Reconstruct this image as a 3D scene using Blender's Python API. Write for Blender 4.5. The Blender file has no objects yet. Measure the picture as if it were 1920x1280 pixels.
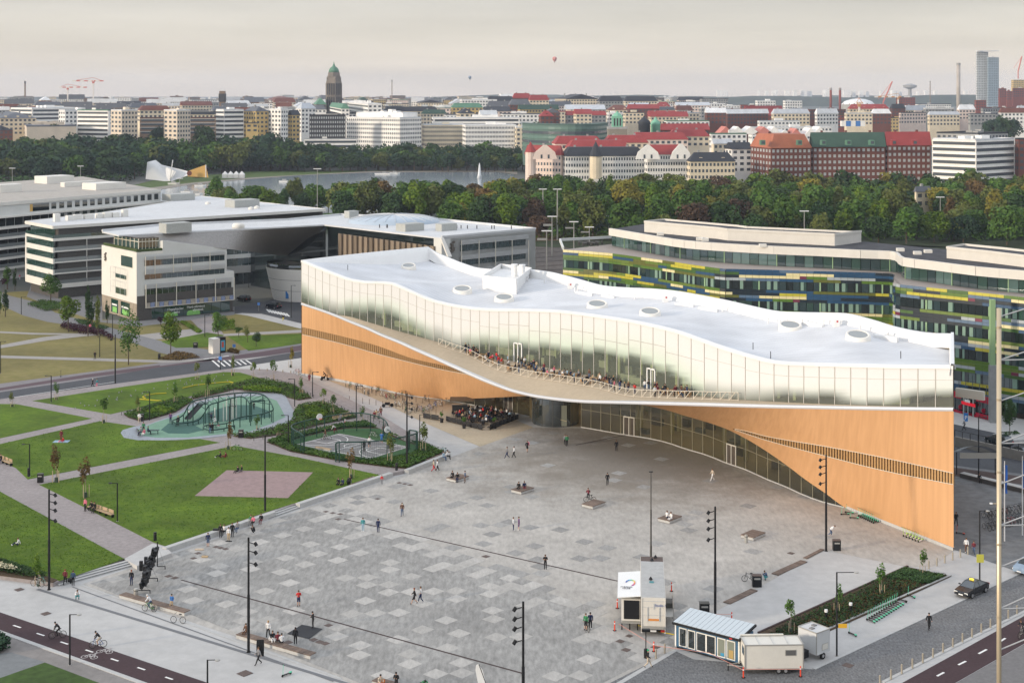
import bpy,bmesh,math,random
from math import sin,cos,pi,radians,sqrt,atan2,exp
from mathutils import Vector,Matrix
V3=Vector
rdn=radians
random.seed(11)
S=bpy.context.scene
COL=S.collection
H,F,YH=55.0,2650.0,178.0
cd=bpy.data.cameras.new('camera')
cam=bpy.data.objects.new('camera',cd)
COL.objects.link(cam)
cam.location=(0,0,H)
cam.rotation_euler=(pi/2,0,0)
cd.sensor_width=36
cd.lens=F/1920*36
cd.shift_y=-(640-YH)/1920
cd.clip_start=1
cd.clip_end=40000
S.camera=cam
S.view_settings.view_transform='Standard'
S.view_settings.look='None'
S.view_settings.exposure=0.46
S.view_settings.gamma=1.0
S.cycles.max_bounces=5
S.cycles.diffuse_bounces=2
S.cycles.glossy_bounces=2
S.cycles.transmission_bounces=3
S.cycles.transparent_max_bounces=8
S.cycles.volume_bounces=0
HAZE=7.5e-5
S.cycles.caustics_reflective=False
S.cycles.caustics_refractive=False
SUN_AZ=atan2(-0.88,-0.42)
SUN_EL=rdn(11)
sx,sy=-0.902,-0.431
w=bpy.data.worlds.new('World')
S.world=w
w.use_nodes=True
nt=w.node_tree
nt.nodes.clear()
out=nt.nodes.new('ShaderNodeOutputWorld')
sky=nt.nodes.new('ShaderNodeTexSky')
sky.sky_type='NISHITA'
sky.sun_disc=False
sky.sun_elevation=SUN_EL
sky.sun_rotation=atan2(sx,sy)
sky.altitude=50
sky.dust_density=2.0
bg1=nt.nodes.new('ShaderNodeBackground')
bg1.inputs['Strength'].default_value=0.10
nt.links.new(sky.outputs[0],bg1.inputs[0])
tc=nt.nodes.new('ShaderNodeTexCoord')
sep=nt.nodes.new('ShaderNodeSeparateXYZ')
nt.links.new(tc.outputs['Generated'],sep.inputs[0])
ramp=nt.nodes.new('ShaderNodeValToRGB')
cr=ramp.color_ramp
cr.elements[0].position=0.0
cr.elements[0].color=(0.74,0.64,0.54,1)
cr.elements[1].position=0.5
cr.elements[1].color=(0.86,0.90,0.97,1)
for p_,c_ in((0.018,(0.71,0.625,0.52,1)),(0.04,(0.62,0.57,0.49,1)),(0.075,(0.54,0.52,0.485,1)),(0.15,(0.60,0.62,0.66,1))):
 e=cr.elements.new(p_)
 e.color=c_
nt.links.new(sep.outputs[2],ramp.inputs[0])
mp=nt.nodes.new('ShaderNodeMapping')
mp.inputs['Scale'].default_value=(2.2,2.2,26)
nt.links.new(tc.outputs['Generated'],mp.inputs[0])
cn=nt.nodes.new('ShaderNodeTexNoise')
cn.inputs['Scale'].default_value=1.6
cn.inputs['Detail'].default_value=5
nt.links.new(mp.outputs[0],cn.inputs['Vector'])
mr=nt.nodes.new('ShaderNodeMapRange')
mr.inputs[1].default_value=0.3
mr.inputs[2].default_value=0.7
mr.inputs[3].default_value=0.88
mr.inputs[4].default_value=1.12
nt.links.new(cn.outputs[0],mr.inputs[0])
bg2=nt.nodes.new('ShaderNodeBackground')
nt.links.new(ramp.outputs[0],bg2.inputs[0])
nt.links.new(mr.outputs[0],bg2.inputs[1])
mx=nt.nodes.new('ShaderNodeMixShader')
mx.inputs[0].default_value=0.86
nt.links.new(bg1.outputs[0],mx.inputs[1])
nt.links.new(bg2.outputs[0],mx.inputs[2])
nt.links.new(mx.outputs[0],out.inputs[0])
sl=bpy.data.lights.new('sun','SUN')
sl.energy=2.3
sl.angle=rdn(5)
sl.color=(1.0,0.85,0.67)
so=bpy.data.objects.new('sun',sl)
COL.objects.link(so)
so.location=(-300,-150,120)
so.rotation_euler=V3((sx*cos(SUN_EL),sy*cos(SUN_EL),sin(SUN_EL))).to_track_quat('Z','Y').to_euler()
def G(x,y,z=0.0):
 """ground point of the place seen at photo pixel x,y, on the level z"""
 D=(H-z)*F/(y-YH)
 return V3(((x-960)*D/F,D,z))
def PD(x,y,D):
 return V3(((x-960)*D/F,D,H-(y-YH)*D/F))
def ZD(y,D):
 return H-(y-YH)*D/F
def cur(pts):
 """smooth curve through (x,y) points"""
 xs=[p[0]for p in pts];ys=[p[1]for p in pts]
 n=len(xs)
 d=[(ys[i+1]-ys[i])/(xs[i+1]-xs[i])for i in range(n-1)]
 m=[d[0]]+[0 if d[i-1]*d[i]<=0 else 2*d[i-1]*d[i]/(d[i-1]+d[i])for i in range(1,n-1)]+[d[-1]]
 def f(x):
  if x<=xs[0]:return ys[0]
  if x>=xs[-1]:return ys[-1]
  i=0
  while xs[i+1]<x:i+=1
  h=xs[i+1]-xs[i];t=(x-xs[i])/h
  return((2*t**3-3*t**2+1)*ys[i]+(t**3-2*t**2+t)*h*m[i]+(-2*t**3+3*t**2)*ys[i+1]+(t**3-t**2)*h*m[i+1])
 return f
def lerp(a,b,t):return a+(b-a)*t
MATS={}
def mat(name,col,rough=0.8,n=0.0,scale=1.0,stretch=(1,1,1),bump=0.0,bscale=None,metal=0.0,spec=0.3,col2=None,big=0.0,vary=0.0,coord='pos',detail=4,alpha=1.0):
 if name in MATS:return MATS[name]
 m=bpy.data.materials.new(name);m.use_nodes=True
 t=m.node_tree;b=t.nodes['Principled BSDF']
 b.inputs['Roughness'].default_value=rough
 b.inputs['Metallic'].default_value=metal
 b.inputs['Specular IOR Level'].default_value=spec
 b.inputs['Base Color'].default_value=(*col,1)
 src=None
 if n or bump or col2 or big:
  if coord=='pos':
   g=t.nodes.new('ShaderNodeNewGeometry').outputs['Position']
  else:
   g=t.nodes.new('ShaderNodeTexCoord').outputs['Object']
  mpn=t.nodes.new('ShaderNodeMapping');mpn.inputs['Scale'].default_value=stretch
  t.links.new(g,mpn.inputs[0])
  nz=t.nodes.new('ShaderNodeTexNoise');nz.inputs['Scale'].default_value=scale;nz.inputs['Detail'].default_value=detail
  nz.inputs['Roughness'].default_value=0.62
  t.links.new(mpn.outputs[0],nz.inputs['Vector'])
 if n or col2:
  mixc=t.nodes.new('ShaderNodeMix');mixc.data_type='RGBA'
  c2=col2 or tuple(c*(1-n)for c in col)
  c1=col if col2 else tuple(min(1,c*(1+n))for c in col)
  mixc.inputs[6].default_value=(*c1,1);mixc.inputs[7].default_value=(*c2,1)
  mrn=t.nodes.new('ShaderNodeMapRange');mrn.inputs[1].default_value=0.32;mrn.inputs[2].default_value=0.68
  t.links.new(nz.outputs[0],mrn.inputs[0]);t.links.new(mrn.outputs[0],mixc.inputs[0])
  src=mixc.outputs[2]
 if big:
  nb=t.nodes.new('ShaderNodeTexNoise');nb.inputs['Scale'].default_value=scale*0.11;nb.inputs['Detail'].default_value=3
  t.links.new(g,nb.inputs['Vector'])
  hb=t.nodes.new('ShaderNodeHueSaturation')
  mb=t.nodes.new('ShaderNodeMapRange');mb.inputs[1].default_value=0.3;mb.inputs[2].default_value=0.7
  mb.inputs[3].default_value=1-big;mb.inputs[4].default_value=1+big
  t.links.new(nb.outputs[0],mb.inputs[0]);t.links.new(mb.outputs[0],hb.inputs['Value'])
  if src:t.links.new(src,hb.inputs['Color'])
  else:hb.inputs['Color'].default_value=(*col,1)
  src=hb.outputs[0]
 if vary:
  oi=t.nodes.new('ShaderNodeObjectInfo')
  hv=t.nodes.new('ShaderNodeHueSaturation')
  mv=t.nodes.new('ShaderNodeMapRange');mv.inputs[3].default_value=1-vary;mv.inputs[4].default_value=1+vary
  t.links.new(oi.outputs['Random'],mv.inputs[0]);t.links.new(mv.outputs[0],hv.inputs['Value'])
  if src:t.links.new(src,hv.inputs['Color'])
  else:hv.inputs['Color'].default_value=(*col,1)
  src=hv.outputs[0]
 if src:t.links.new(src,b.inputs['Base Color'])
 if bump:
  bn=t.nodes.new('ShaderNodeBump');bn.inputs['Strength'].default_value=bump;bn.inputs['Distance'].default_value=0.05
  if bscale:
   nz2=t.nodes.new('ShaderNodeTexNoise');nz2.inputs['Scale'].default_value=bscale;nz2.inputs['Detail'].default_value=2
   t.links.new(g,nz2.inputs['Vector']);t.links.new(nz2.outputs[0],bn.inputs['Height'])
  else:
   t.links.new(nz.outputs[0],bn.inputs['Height'])
  t.links.new(bn.outputs[0],b.inputs['Normal'])
 MATS[name]=m
 return m
def cloth(name,col):return mat('cloth_'+name,col,0.9,n=0.12,scale=9,coord='obj')
def glassm(name,tint,refl=0.25,trans=0.5,rough=0.03):
 """thin window glass: part mirror, part see-through, the rest a dim body colour"""
 if name in MATS:return MATS[name]
 m=bpy.data.materials.new(name);m.use_nodes=True
 t=m.node_tree;t.nodes.clear()
 o=t.nodes.new('ShaderNodeOutputMaterial')
 tr=t.nodes.new('ShaderNodeBsdfTransparent');tr.inputs[0].default_value=(*[lerp(0.6,c,0.3)for c in tint],1)
 df=t.nodes.new('ShaderNodeBsdfDiffuse');df.inputs[0].default_value=(*tint,1)
 gl=t.nodes.new('ShaderNodeBsdfGlossy');gl.inputs['Roughness'].default_value=rough;gl.inputs[0].default_value=(.9,.95,1,1)
 m1=t.nodes.new('ShaderNodeMixShader');m1.inputs[0].default_value=trans
 t.links.new(df.outputs[0],m1.inputs[1]);t.links.new(tr.outputs[0],m1.inputs[2])
 fr=t.nodes.new('ShaderNodeFresnel');fr.inputs[0].default_value=1.5
 ad=t.nodes.new('ShaderNodeMath');ad.operation='ADD';ad.use_clamp=True;ad.inputs[1].default_value=refl
 t.links.new(fr.outputs[0],ad.inputs[0])
 m2=t.nodes.new('ShaderNodeMixShader');t.links.new(ad.outputs[0],m2.inputs[0])
 t.links.new(m1.outputs[0],m2.inputs[1]);t.links.new(gl.outputs[0],m2.inputs[2])
 t.links.new(m2.outputs[0],o.inputs[0])
 MATS[name]=m
 return m
def emit(name,col,s):
 if name in MATS:return MATS[name]
 m=bpy.data.materials.new(name);m.use_nodes=True
 b=m.node_tree.nodes['Principled BSDF']
 b.inputs['Base Color'].default_value=(*col,1)
 b.inputs['Emission Color'].default_value=(*col,1);b.inputs['Emission Strength'].default_value=s
 MATS[name]=m
 return m
ORG={}
class MB:
 def __init__(s):s.v=[];s.f=[];s.mi=[];s.m=0
 def add(s,vs,fs):
  o=len(s.v);s.v+=[tuple(v)for v in vs]
  for f in fs:s.f.append(tuple(i+o for i in f));s.mi.append(s.m)
  return s
 def quad(s,a,b,c,d):return s.add([a,b,c,d],[(0,1,2,3)])
 def box(s,x0,x1,y0,y1,z0,z1):
  return s.add([(x0,y0,z0),(x1,y0,z0),(x1,y1,z0),(x0,y1,z0),(x0,y0,z1),(x1,y0,z1),(x1,y1,z1),(x0,y1,z1)],[(0,3,2,1),(4,5,6,7),(0,1,5,4),(1,2,6,5),(2,3,7,6),(3,0,4,7)])
 def hexa(s,lo,hi):
  n=len(lo)
  return s.add(list(lo)+list(hi),[tuple(range(n-1,-1,-1)),tuple(range(n,2*n))]+[(i,(i+1)%n,n+(i+1)%n,n+i)for i in range(n)])
 def prism(s,poly,z0,z1):
  a=sum(poly[i][0]*poly[(i+1)%len(poly)][1]-poly[(i+1)%len(poly)][0]*poly[i][1]for i in range(len(poly)))
  if a<0:poly=poly[::-1]
  return s.hexa([(p[0],p[1],z0)for p in poly],[(p[0],p[1],z1)for p in poly])
 def obox(s,a,b,z0,z1,t0,t1):
  """upright slab along a->b in plan, from t0 to t1 across (left of the direction is positive)"""
  a=V3((a[0],a[1]));b=V3((b[0],b[1]));d=(b-a).normalized();n=V3((-d.y,d.x))
  return s.prism([a+n*t0,b+n*t0,b+n*t1,a+n*t1],z0,z1)
 def tube(s,pts,r,n=6,cap=True,r2=None):
  pts=[V3(p)for p in pts];k=len(pts);vs=[]
  for i,p in enumerate(pts):
   d=(pts[min(i+1,k-1)]-pts[max(i-1,0)]).normalized()
   u=d.cross(V3((0,0,1))if abs(d.z)<0.9 else V3((1,0,0))).normalized();v=d.cross(u)
   rr=r if r2 is None else lerp(r,r2,i/(k-1))
   for j in range(n):
    a=2*pi*j/n;vs.append(p+u*cos(a)*rr+v*sin(a)*rr)
  fs=[(i*n+j,i*n+(j+1)%n,(i+1)*n+(j+1)%n,(i+1)*n+j)for i in range(k-1)for j in range(n)]
  if cap:fs+=[tuple(range(n-1,-1,-1)),tuple((k-1)*n+j for j in range(n))]
  return s.add(vs,fs)
 def lathe(s,prof,n=12,c=(0,0,0),cap=True):
  vs=[(c[0]+r*cos(2*pi*j/n),c[1]+r*sin(2*pi*j/n),c[2]+z)for r,z in prof for j in range(n)]
  k=len(prof)
  fs=[(i*n+j,i*n+(j+1)%n,(i+1)*n+(j+1)%n,(i+1)*n+j)for i in range(k-1)for j in range(n)]
  if cap:fs+=[tuple(range(n-1,-1,-1)),tuple((k-1)*n+j for j in range(n))]
  return s.add(vs,fs)
 def grid(s,rows,closed=False):
  n=len(rows[0]);vs=[p for r in rows for p in r]
  fs=[(i*n+j,i*n+j+1,(i+1)*n+j+1,(i+1)*n+j)for i in range(len(rows)-1)for j in range(n-1)]
  return s.add(vs,fs)
 def wheel(s,c,r,wd,axis='x',n=12):
  vs=[]
  for sgn in(-1,1):
   for j in range(n):
    a=2*pi*j/n
    if axis=='x':vs.append((c[0]+sgn*wd/2,c[1]+r*cos(a),c[2]+r*sin(a)))
    else:vs.append((c[0]+r*cos(a),c[1]+sgn*wd/2,c[2]+r*sin(a)))
  return s.add(vs,[tuple(range(n)),tuple(range(2*n-1,n-1,-1))]+[(j,n+j,n+(j+1)%n,(j+1)%n)for j in range(n)])
 def ring(s,c,r,t,axis='x',n=14):
  """thin torus of square section (bicycle tyre)"""
  vs=[]
  for j in range(n):
   a=2*pi*j/n
   for dr,dw in((t,0),(0,t),(-t,0),(0,-t)):
    rr=r+dr
    if axis=='x':vs.append((c[0]+dw,c[1]+rr*cos(a),c[2]+rr*sin(a)))
    else:vs.append((c[0]+rr*cos(a),c[1]+dw,c[2]+rr*sin(a)))
  return s.add(vs,[(j*4+k,j*4+(k+1)%4,((j+1)%n)*4+(k+1)%4,((j+1)%n)*4+k)for j in range(n)for k in range(4)])
 def mesh(s,name,mats=(),smooth=False,org=None):
  me=bpy.data.meshes.new(name)
  v=s.v if org is None else[(a[0]-org[0],a[1]-org[1],a[2]-org[2])for a in s.v]
  me.from_pydata(v,[],s.f)
  if isinstance(mats,bpy.types.Material):mats=[mats]
  for m in mats:me.materials.append(m)
  if len(mats)>1:me.polygons.foreach_set('material_index',s.mi)
  if smooth:me.polygons.foreach_set('use_smooth',[True]*len(s.f))
  me.update()
  return me
 def fix(s,name,mats=(),smooth=False,org=None):
  me=s.mesh(name,mats,smooth,org)
  b=bmesh.new();b.from_mesh(me);bmesh.ops.recalc_face_normals(b,faces=b.faces);b.to_mesh(me);b.free()
  return me
 def build(s,name,mats,parent=None,smooth=False,fix=False):
  """world coordinates in, one object out"""
  org=ORG.get(parent.name)if parent else None
  me=(s.fix if fix else s.mesh)(name,mats,smooth,org)
  o=bpy.data.objects.new(name,me);COL.objects.link(o)
  if parent:o.parent=parent;ORG[o.name]=org
  return o
def tag(o,label=None,cat=None,group=None,kind=None):
 if label:o['label']=label
 if cat:o['category']=cat
 if group:o['group']=group
 if kind:o['kind']=kind
 return o
def thg(name,loc,label,cat,group=None,rz=0.0,scale=1.0):
 o=bpy.data.objects.new(name,None);COL.objects.link(o)
 o.empty_display_size=0.3
 o.location=loc;o.rotation_euler.z=rz;o.scale=(scale,)*3
 ORG[o.name]=tuple(loc)
 return tag(o,label,cat,group)
def setm(o,m):
 if len(o.data.materials)==0:o.data.materials.append(m)
 o.material_slots[0].link='OBJECT';o.material_slots[0].material=m
def place(name,parts,loc,rz,label,cat,group=None,mats={},scale=1.0,tilt=None):
 """parts: list of (name, mesh, default material, [sub-parts]); every copy gets objects of its own on shared meshes"""
 r=thg(name,loc,label,cat,group,rz,scale)
 if tilt:r.rotation_euler.x,r.rotation_euler.y=tilt
 def rec(ps,par):
  for p in ps:
   o=bpy.data.objects.new(p[0],p[1]);COL.objects.link(o);o.parent=par
   m=mats.get(p[0],p[2])
   if m:setm(o,m)
   if len(p)>3:rec(p[3],o)
 rec(parts,r)
 return r
UNIT=MB().box(0,1,0,1,0,1).mesh('unit_slab',[mat('unit_default',(.5,.5,.5))])
def slab(name,par,a,b,z0,z1,t0,t1,m,org=None):
 """cheap piece: unit box stretched along a->b (plan), z0..z1, t0..t1 across; shares one mesh"""
 o=bpy.data.objects.new(name,UNIT);COL.objects.link(o)
 a=V3((a[0],a[1]));b=V3((b[0],b[1]));d=b-a;L=d.length;d.normalize();n=V3((-d.y,d.x))
 g=org or ORG.get(par.name,(0,0,0))if par else(0,0,0)
 p=a+n*t0
 o.location=(p.x-g[0],p.y-g[1],z0-g[2])
 o.rotation_euler.z=atan2(d.y,d.x)
 o.scale=(L,t1-t0,z1-z0)
 if par:o.parent=par
 setm(o,m)
 return o
def sheet(name,px,z,m,thick=0.0,world=False,kind='structure',label=None,cat=None):
 pts=[V3(p)for p in px]if world else[G(x,y,z)for x,y in px]
 mb=MB()
 if thick:mb.prism([(p.x,p.y)for p in pts],z-thick,z)
 else:
  a=sum(pts[i].x*pts[(i+1)%len(pts)].y-pts[(i+1)%len(pts)].x*pts[i].y for i in range(len(pts)))
  if a<0:pts=pts[::-1]
  mb.add([(p.x,p.y,z)for p in pts],[tuple(range(len(pts)))])
 o=mb.build(name,m)
 return tag(o,label,cat,None,kind)
class Face:
 """upright facade plane between plan points A and B; pixel positions can be read onto it"""
 def __init__(s,A,B):s.A=V3((A[0],A[1]));s.B=V3((B[0],B[1]));s.d=s.B-s.A;s.L=s.d.length
 def t(s,x):
  k=(x-960)/F
  return(k*s.A.y-s.A.x)/(s.d.x-k*s.d.y)
 def p(s,t):return s.A+s.d*t
 def D(s,x):return s.p(s.t(x)).y
 def z(s,x,y):return ZD(y,s.D(x))
 def slab(s,name,par,t0,t1,z0,z1,o0,o1,m):
  """o: distance out in front of the facade (towards the viewer's side)"""
  return slab(name,par,s.p(t0),s.p(t1),z0,z1,-o1,-o0,m)
 def box(s,mb,t0,t1,z0,z1,o0,o1):
  return mb.obox(s.p(t0),s.p(t1),z0,z1,-o1,-o0)
def text(name,body,size,loc,rx,rz,m,parent=None,ext=0.01,align='CENTER'):
 c=bpy.data.curves.new(name,'FONT');c.body=body;c.size=size;c.extrude=ext;c.align_x=align
 o=bpy.data.objects.new(name,c);COL.objects.link(o)
 dg=bpy.context.evaluated_depsgraph_get();me=bpy.data.meshes.new_from_object(o.evaluated_get(dg))
 bpy.data.objects.remove(o);me.materials.clear();me.materials.append(m)
 o=bpy.data.objects.new(name,me);COL.objects.link(o)
 g=ORG.get(parent.name,(0,0,0))if parent else(0,0,0)
 o.location=V3(loc)-V3(g);o.rotation_euler=(rx,0,rz)
 if parent:o.parent=parent
 return o
m_ground=mat('city_ground',(.085,.095,.085),.95,col2=(.13,.13,.12),scale=.02,n=.1)
m_prom=mat('pale_paving',(.45,.445,.435),.85,n=.07,scale=.7,big=.07,bump=.15)
m_gran=mat('granite_light',(.405,.385,.355),.8,n=.16,scale=1.1,stretch=(1.6,.55,1),big=.13,bump=.2,detail=8)
m_dark=mat('granite_grey',(.292,.286,.272),.8,n=.26,scale=1.2,stretch=(1.7,.5,1),big=.14,bump=.2,detail=8)
m_slabL=mat('slab_light',(.42,.405,.38),.8,n=.14,scale=1.6,stretch=(1.6,.5,1),vary=.10,detail=8)
m_slabD=mat('slab_dark',(.305,.30,.288),.8,n=.16,scale=1.6,stretch=(1.6,.5,1),vary=.14,detail=8)
m_tan=mat('tan_paving',(.43,.36,.26),.9,n=.10,scale=2.0,big=.07)
m_cob=mat('cobble_street',(.15,.152,.155),.75,n=.42,scale=3.2,stretch=(1.5,.7,1),big=.12,bump=.5,detail=8)
m_asph=mat('asphalt',(.07,.074,.083),.85,n=.12,scale=2,big=.10)
m_maroon=mat('maroon_asphalt',(.055,.032,.036),.85,n=.15,scale=3,big=.08)
m_pink=mat('pink_paving',(.29,.26,.255),.88,n=.14,scale=1.8,big=.08,bump=.15)
mKb=mat('granite_kerb',(.45,.45,.44),.8,n=.08,scale=2)
mWh=mat('road_paint',(.75,.75,.73),.7,n=.1,scale=4)
m_lawn=mat('lawn_green',(.056,.112,.004),.95,col2=(.100,.158,.008),scale=1.1,n=.1,big=.3,bump=.6,bscale=7,detail=9)
m_dry=mat('lawn_dry',(.16,.145,.045),.95,col2=(.215,.18,.07),scale=.5,n=.1,big=.2,bump=.5,bscale=6,detail=9)
mMc=mat('mulch',(.075,.05,.03),.95,n=.4,scale=3)
m_water=mat('lake_water',(.24,.28,.31),.15,spec=.5,bump=.25,bscale=.6)
m_rail=mat('railway_gravel',(.10,.085,.075),.95,n=.3,scale=.5)
m_dbrown=mat('corten_edge',(.05,.03,.028),.8)
def hgt(x,y):
 """terrain: flat round the square and the lake, rising to the old town beyond it"""
 a=max(0,min(1,(y-1020)/180));a=a*a*(3-2*a)
 b=max(0,min(1,(y-1600)/900))
 return-0.08+8*a+4*b
rows=[]
xs=[-9000,-5000,-2500,-1200,-700,-400,-200,0,200,400,700,1200,2500,5000,9000]
for y in[-400,0,400,800,1000,1020,1050,1080,1110,1140,1170,1200,1600,1900,2200,2500,4000,8000,16000,30000]:
 rows.append([(x*(1 if y<4000 else 3),y,hgt(x,y))for x in xs])
tag(MB().grid(rows).build('ground',m_ground),kind='structure')
m_wood=mat('far_woodland',(.035,.05,.03),1.0,n=.35,scale=.02)
def ridge(y,x0,x1,h,seed,th=300):
 rnd=random.Random(seed);n=60;top=[];vs=[]
 ph=[rnd.uniform(0,6.28)for _ in range(5)]
 r1,r2,r3=[],[],[]
 for i in range(n+1):
  u=i/n;x=lerp(x0,x1,u)
  hh=h*(0.72+.16*sin(5*u+ph[0])+.08*sin(13*u+ph[1])+.05*sin(37*u+ph[2]))+rnd.uniform(-.03,.03)*h;hh*=min(1,.35+u*3,.35+(1-u)*3)
  r1.append((x,y,5));r2.append((x,y+th*.4,hh));r3.append((x,y+th*2,hh*.9))
 tag(MB().grid([r1,r2,r3]).build('hills',m_wood,smooth=True),kind='structure')
ridge(4600,-2400,500,38,1)
ridge(5200,-300,3300,60,2)
ridge(7600,-4300,1500,52,3)
ridge(7000,-900,4300,74,4)
sheet('lake',[(230,372),(300,356),(360,346),(470,336),(560,329),(700,323.5),(930,322.5),(965,328),(960,350),(870,390),(760,405),(560,405),(400,405),(300,398)],0.05,m_water)
m_shore=mat('shore_gravel',(.26,.235,.20),.95,n=.15,scale=.3)
sheet('path',[(250,356),(360,342.5),(470,333),(700,320.8),(930,319.5),(970,322),(970,327),(930,322.3),(700,323.3),(560,328.8),(470,335.8),(360,345.8),(240,366)],0.12,m_shore)
m_grassfar=mat('shore_grass',(.07,.11,.025),.95,n=.2,scale=.2)
sheet('grass',[(250,356),(360,342.5),(470,333),(700,320.8),(930,319.5),(970,322),(970,312),(700,312),(470,322),(300,335),(240,350)],0.03,m_grassfar)
sheet('pavement',[(-250,1345),(-250,900),(0,760),(300,705),(560,640),(640,632),(1790,700),(2100,720),(2100,1345)],0.0,m_prom)
PLZ_PX=[(150,1096),(322,1038),(735,896),(765,888),(842,858),(905,834),(1000,801),(1100,803),(1250,829),(1325,852),(1400,880),(1475,912),(1583,951),(1788,1032),(1748,1062),(1700,1062),(1547,1031),(1369,1131),(1330,1160),(1265,1218),(1146,1280),(1060,1340),(800,1340),(640,1272),(440,1192)]
def stains_and_shade():  # noise-broken stains, plus canopy shade painted as a brown gradient round the entrance
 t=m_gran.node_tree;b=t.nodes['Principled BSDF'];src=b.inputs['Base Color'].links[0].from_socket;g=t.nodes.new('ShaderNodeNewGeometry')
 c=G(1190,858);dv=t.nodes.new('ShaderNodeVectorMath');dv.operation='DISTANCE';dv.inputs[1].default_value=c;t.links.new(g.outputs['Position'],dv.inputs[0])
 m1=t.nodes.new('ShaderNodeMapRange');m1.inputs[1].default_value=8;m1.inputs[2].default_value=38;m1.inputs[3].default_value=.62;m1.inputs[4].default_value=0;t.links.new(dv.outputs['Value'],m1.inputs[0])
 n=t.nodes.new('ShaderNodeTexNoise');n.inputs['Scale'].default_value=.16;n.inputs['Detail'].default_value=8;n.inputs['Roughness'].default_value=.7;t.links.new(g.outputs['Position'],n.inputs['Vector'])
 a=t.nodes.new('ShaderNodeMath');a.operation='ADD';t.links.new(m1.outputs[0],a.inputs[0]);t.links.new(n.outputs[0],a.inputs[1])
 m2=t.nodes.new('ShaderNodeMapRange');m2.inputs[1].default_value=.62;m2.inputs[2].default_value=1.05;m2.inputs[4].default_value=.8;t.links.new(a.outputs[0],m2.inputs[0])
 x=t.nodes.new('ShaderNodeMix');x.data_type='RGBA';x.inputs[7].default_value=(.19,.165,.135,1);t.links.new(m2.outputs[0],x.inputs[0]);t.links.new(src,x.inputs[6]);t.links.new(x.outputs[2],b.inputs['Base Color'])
stains_and_shade()
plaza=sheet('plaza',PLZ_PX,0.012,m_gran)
ORG[plaza.name]=(0,0,0)
sheet('tan_apron',[(608,710),(700,729),(830,750),(930,772),(1000,801),(900,837),(791,790),(700,746)],0.02,m_tan)
def inside(p,poly):
 c=False;n=len(poly);j=n-1
 for i in range(n):
  if(poly[i][1]>p[1])!=(poly[j][1]>p[1])and p[0]<(poly[j][0]-poly[i][0])*(p[1]-poly[i][1])/(poly[j][1]-poly[i][1])+poly[i][0]:c=not c
  j=i
 return c
plw=[(G(x,y).x,G(x,y).y)for x,y in PLZ_PX]
tanw=[(G(x,y).x,G(x,y).y)for x,y in[(600,705),(830,745),(1010,795),(900,839),(780,792)]]
CS=1.76;au,av=rdn(-41.3),rdn(48.7)
U=V3((cos(au),sin(au)))*CS;V=V3((cos(av),sin(av)))*CS
o0=G(836,1146);o0=V3((o0.x,o0.y))
rnd=random.Random(5)
e1,e2=G(545,930),G(1290,1245)
ed=V3((e2.x-e1.x,e2.y-e1.y)).normalized();en=V3((-ed.y,ed.x))
darkf=MB();slabs=[]
cells={}
for i in range(-40,60):
 for j in range(-45,45):
  c=o0+U*i+V*j
  cs=[c+U*a+V*b for a,b in((-.5,-.5),(.5,-.5),(.5,.5),(-.5,.5))]
  if not all(inside(q,plw)for q in cs)or inside(c,tanw):continue
  s=(c-V3((e1.x,e1.y))).dot(en)
  pd=1/(1+exp(s/3.2))
  iso=(i%2==0)or(j%2==0)
  if s<-6:dark=not(rnd.random()<.26 and not cells.get((i-1,j),1)==0 and not cells.get((i,j-1),1)==0)
  elif s>6:dark=rnd.random()<(.12 if s<20 else.035)and not cells.get((i-1,j),0)
  else:dark=rnd.random()<pd
  cells[(i,j)]=1 if dark else 0
  if s<3:
   if dark:darkf.add([(q.x,q.y,.020)for q in cs],[(0,1,2,3)])
   else:slabs.append((c,'L'))
  elif dark:slabs.append((c,'D'))
o=darkf.build('paving_slab_field',m_dark,plaza);tag(o,kind='stuff')
sq=MB().add([(x*CS*.497,y*CS*.497,z)for z in(0,.012)for x,y in((-1,-1),(1,-1),(1,1),(-1,1))],[(4,5,6,7),(0,1,5,4),(1,2,6,5),(2,3,7,6),(3,0,4,7)]).mesh('paving_slab',[m_slabL])
slabs.sort(key=lambda a:a[0].y)
rest=MB()
for k,(c,t)in enumerate(slabs):
 if k<296:
  o=bpy.data.objects.new('paving_slab',sq);COL.objects.link(o);o.parent=plaza
  o.location=(c.x,c.y,.014);o.rotation_euler.z=au
  setm(o,m_slabL if t=='L' else m_slabD)
 else:
  rest.m=0 if t=='L' else 1
  rest.add([(q.x,q.y,.026)for q in[c+U*a+V*b for a,b in((-.497,-.497),(.497,-.497),(.497,.497),(-.497,.497))]],[(0,1,2,3)])
tag(rest.build('paving_slab_rest',[m_slabL,m_slabD],plaza),kind='stuff')
def stp(name,a,b,wd,z,m,h=0.012):
 p,q=G(*a),G(*b)
 o=MB().obox(p,q,z,z+h,-wd/2,wd/2).build(name,m)
 return o
tag(stp('drain_channel',(645,973),(1158,1089),.22,.022,m_dbrown),'long rusty drain channel crossing the middle of the square','drain')
tag(stp('drain_channel',(340,1087),(980,1262),.22,.022,m_dbrown),'long rusty drain channel crossing the near side of the square','drain')
tag(stp('drain_channel',(1080,834),(1180,814),.2,.022,m_dbrown),'short dark drain channel in front of the library entrance','drain')
m_groove=mat('step_line',(.16,.165,.175),.8)
tag(stp('groove',(70,1104),(700,1296),.45,.006,m_groove),kind='structure')
tag(stp('groove',(152,1096),(640,1272),.3,.016,mKb),kind='structure')
tag(stp('groove',(136,1100),(625,1277),.15,.018,m_groove),kind='structure')
m_cover=mat('cover_iron',(.12,.09,.08),.8,n=.2,scale=6)
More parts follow.
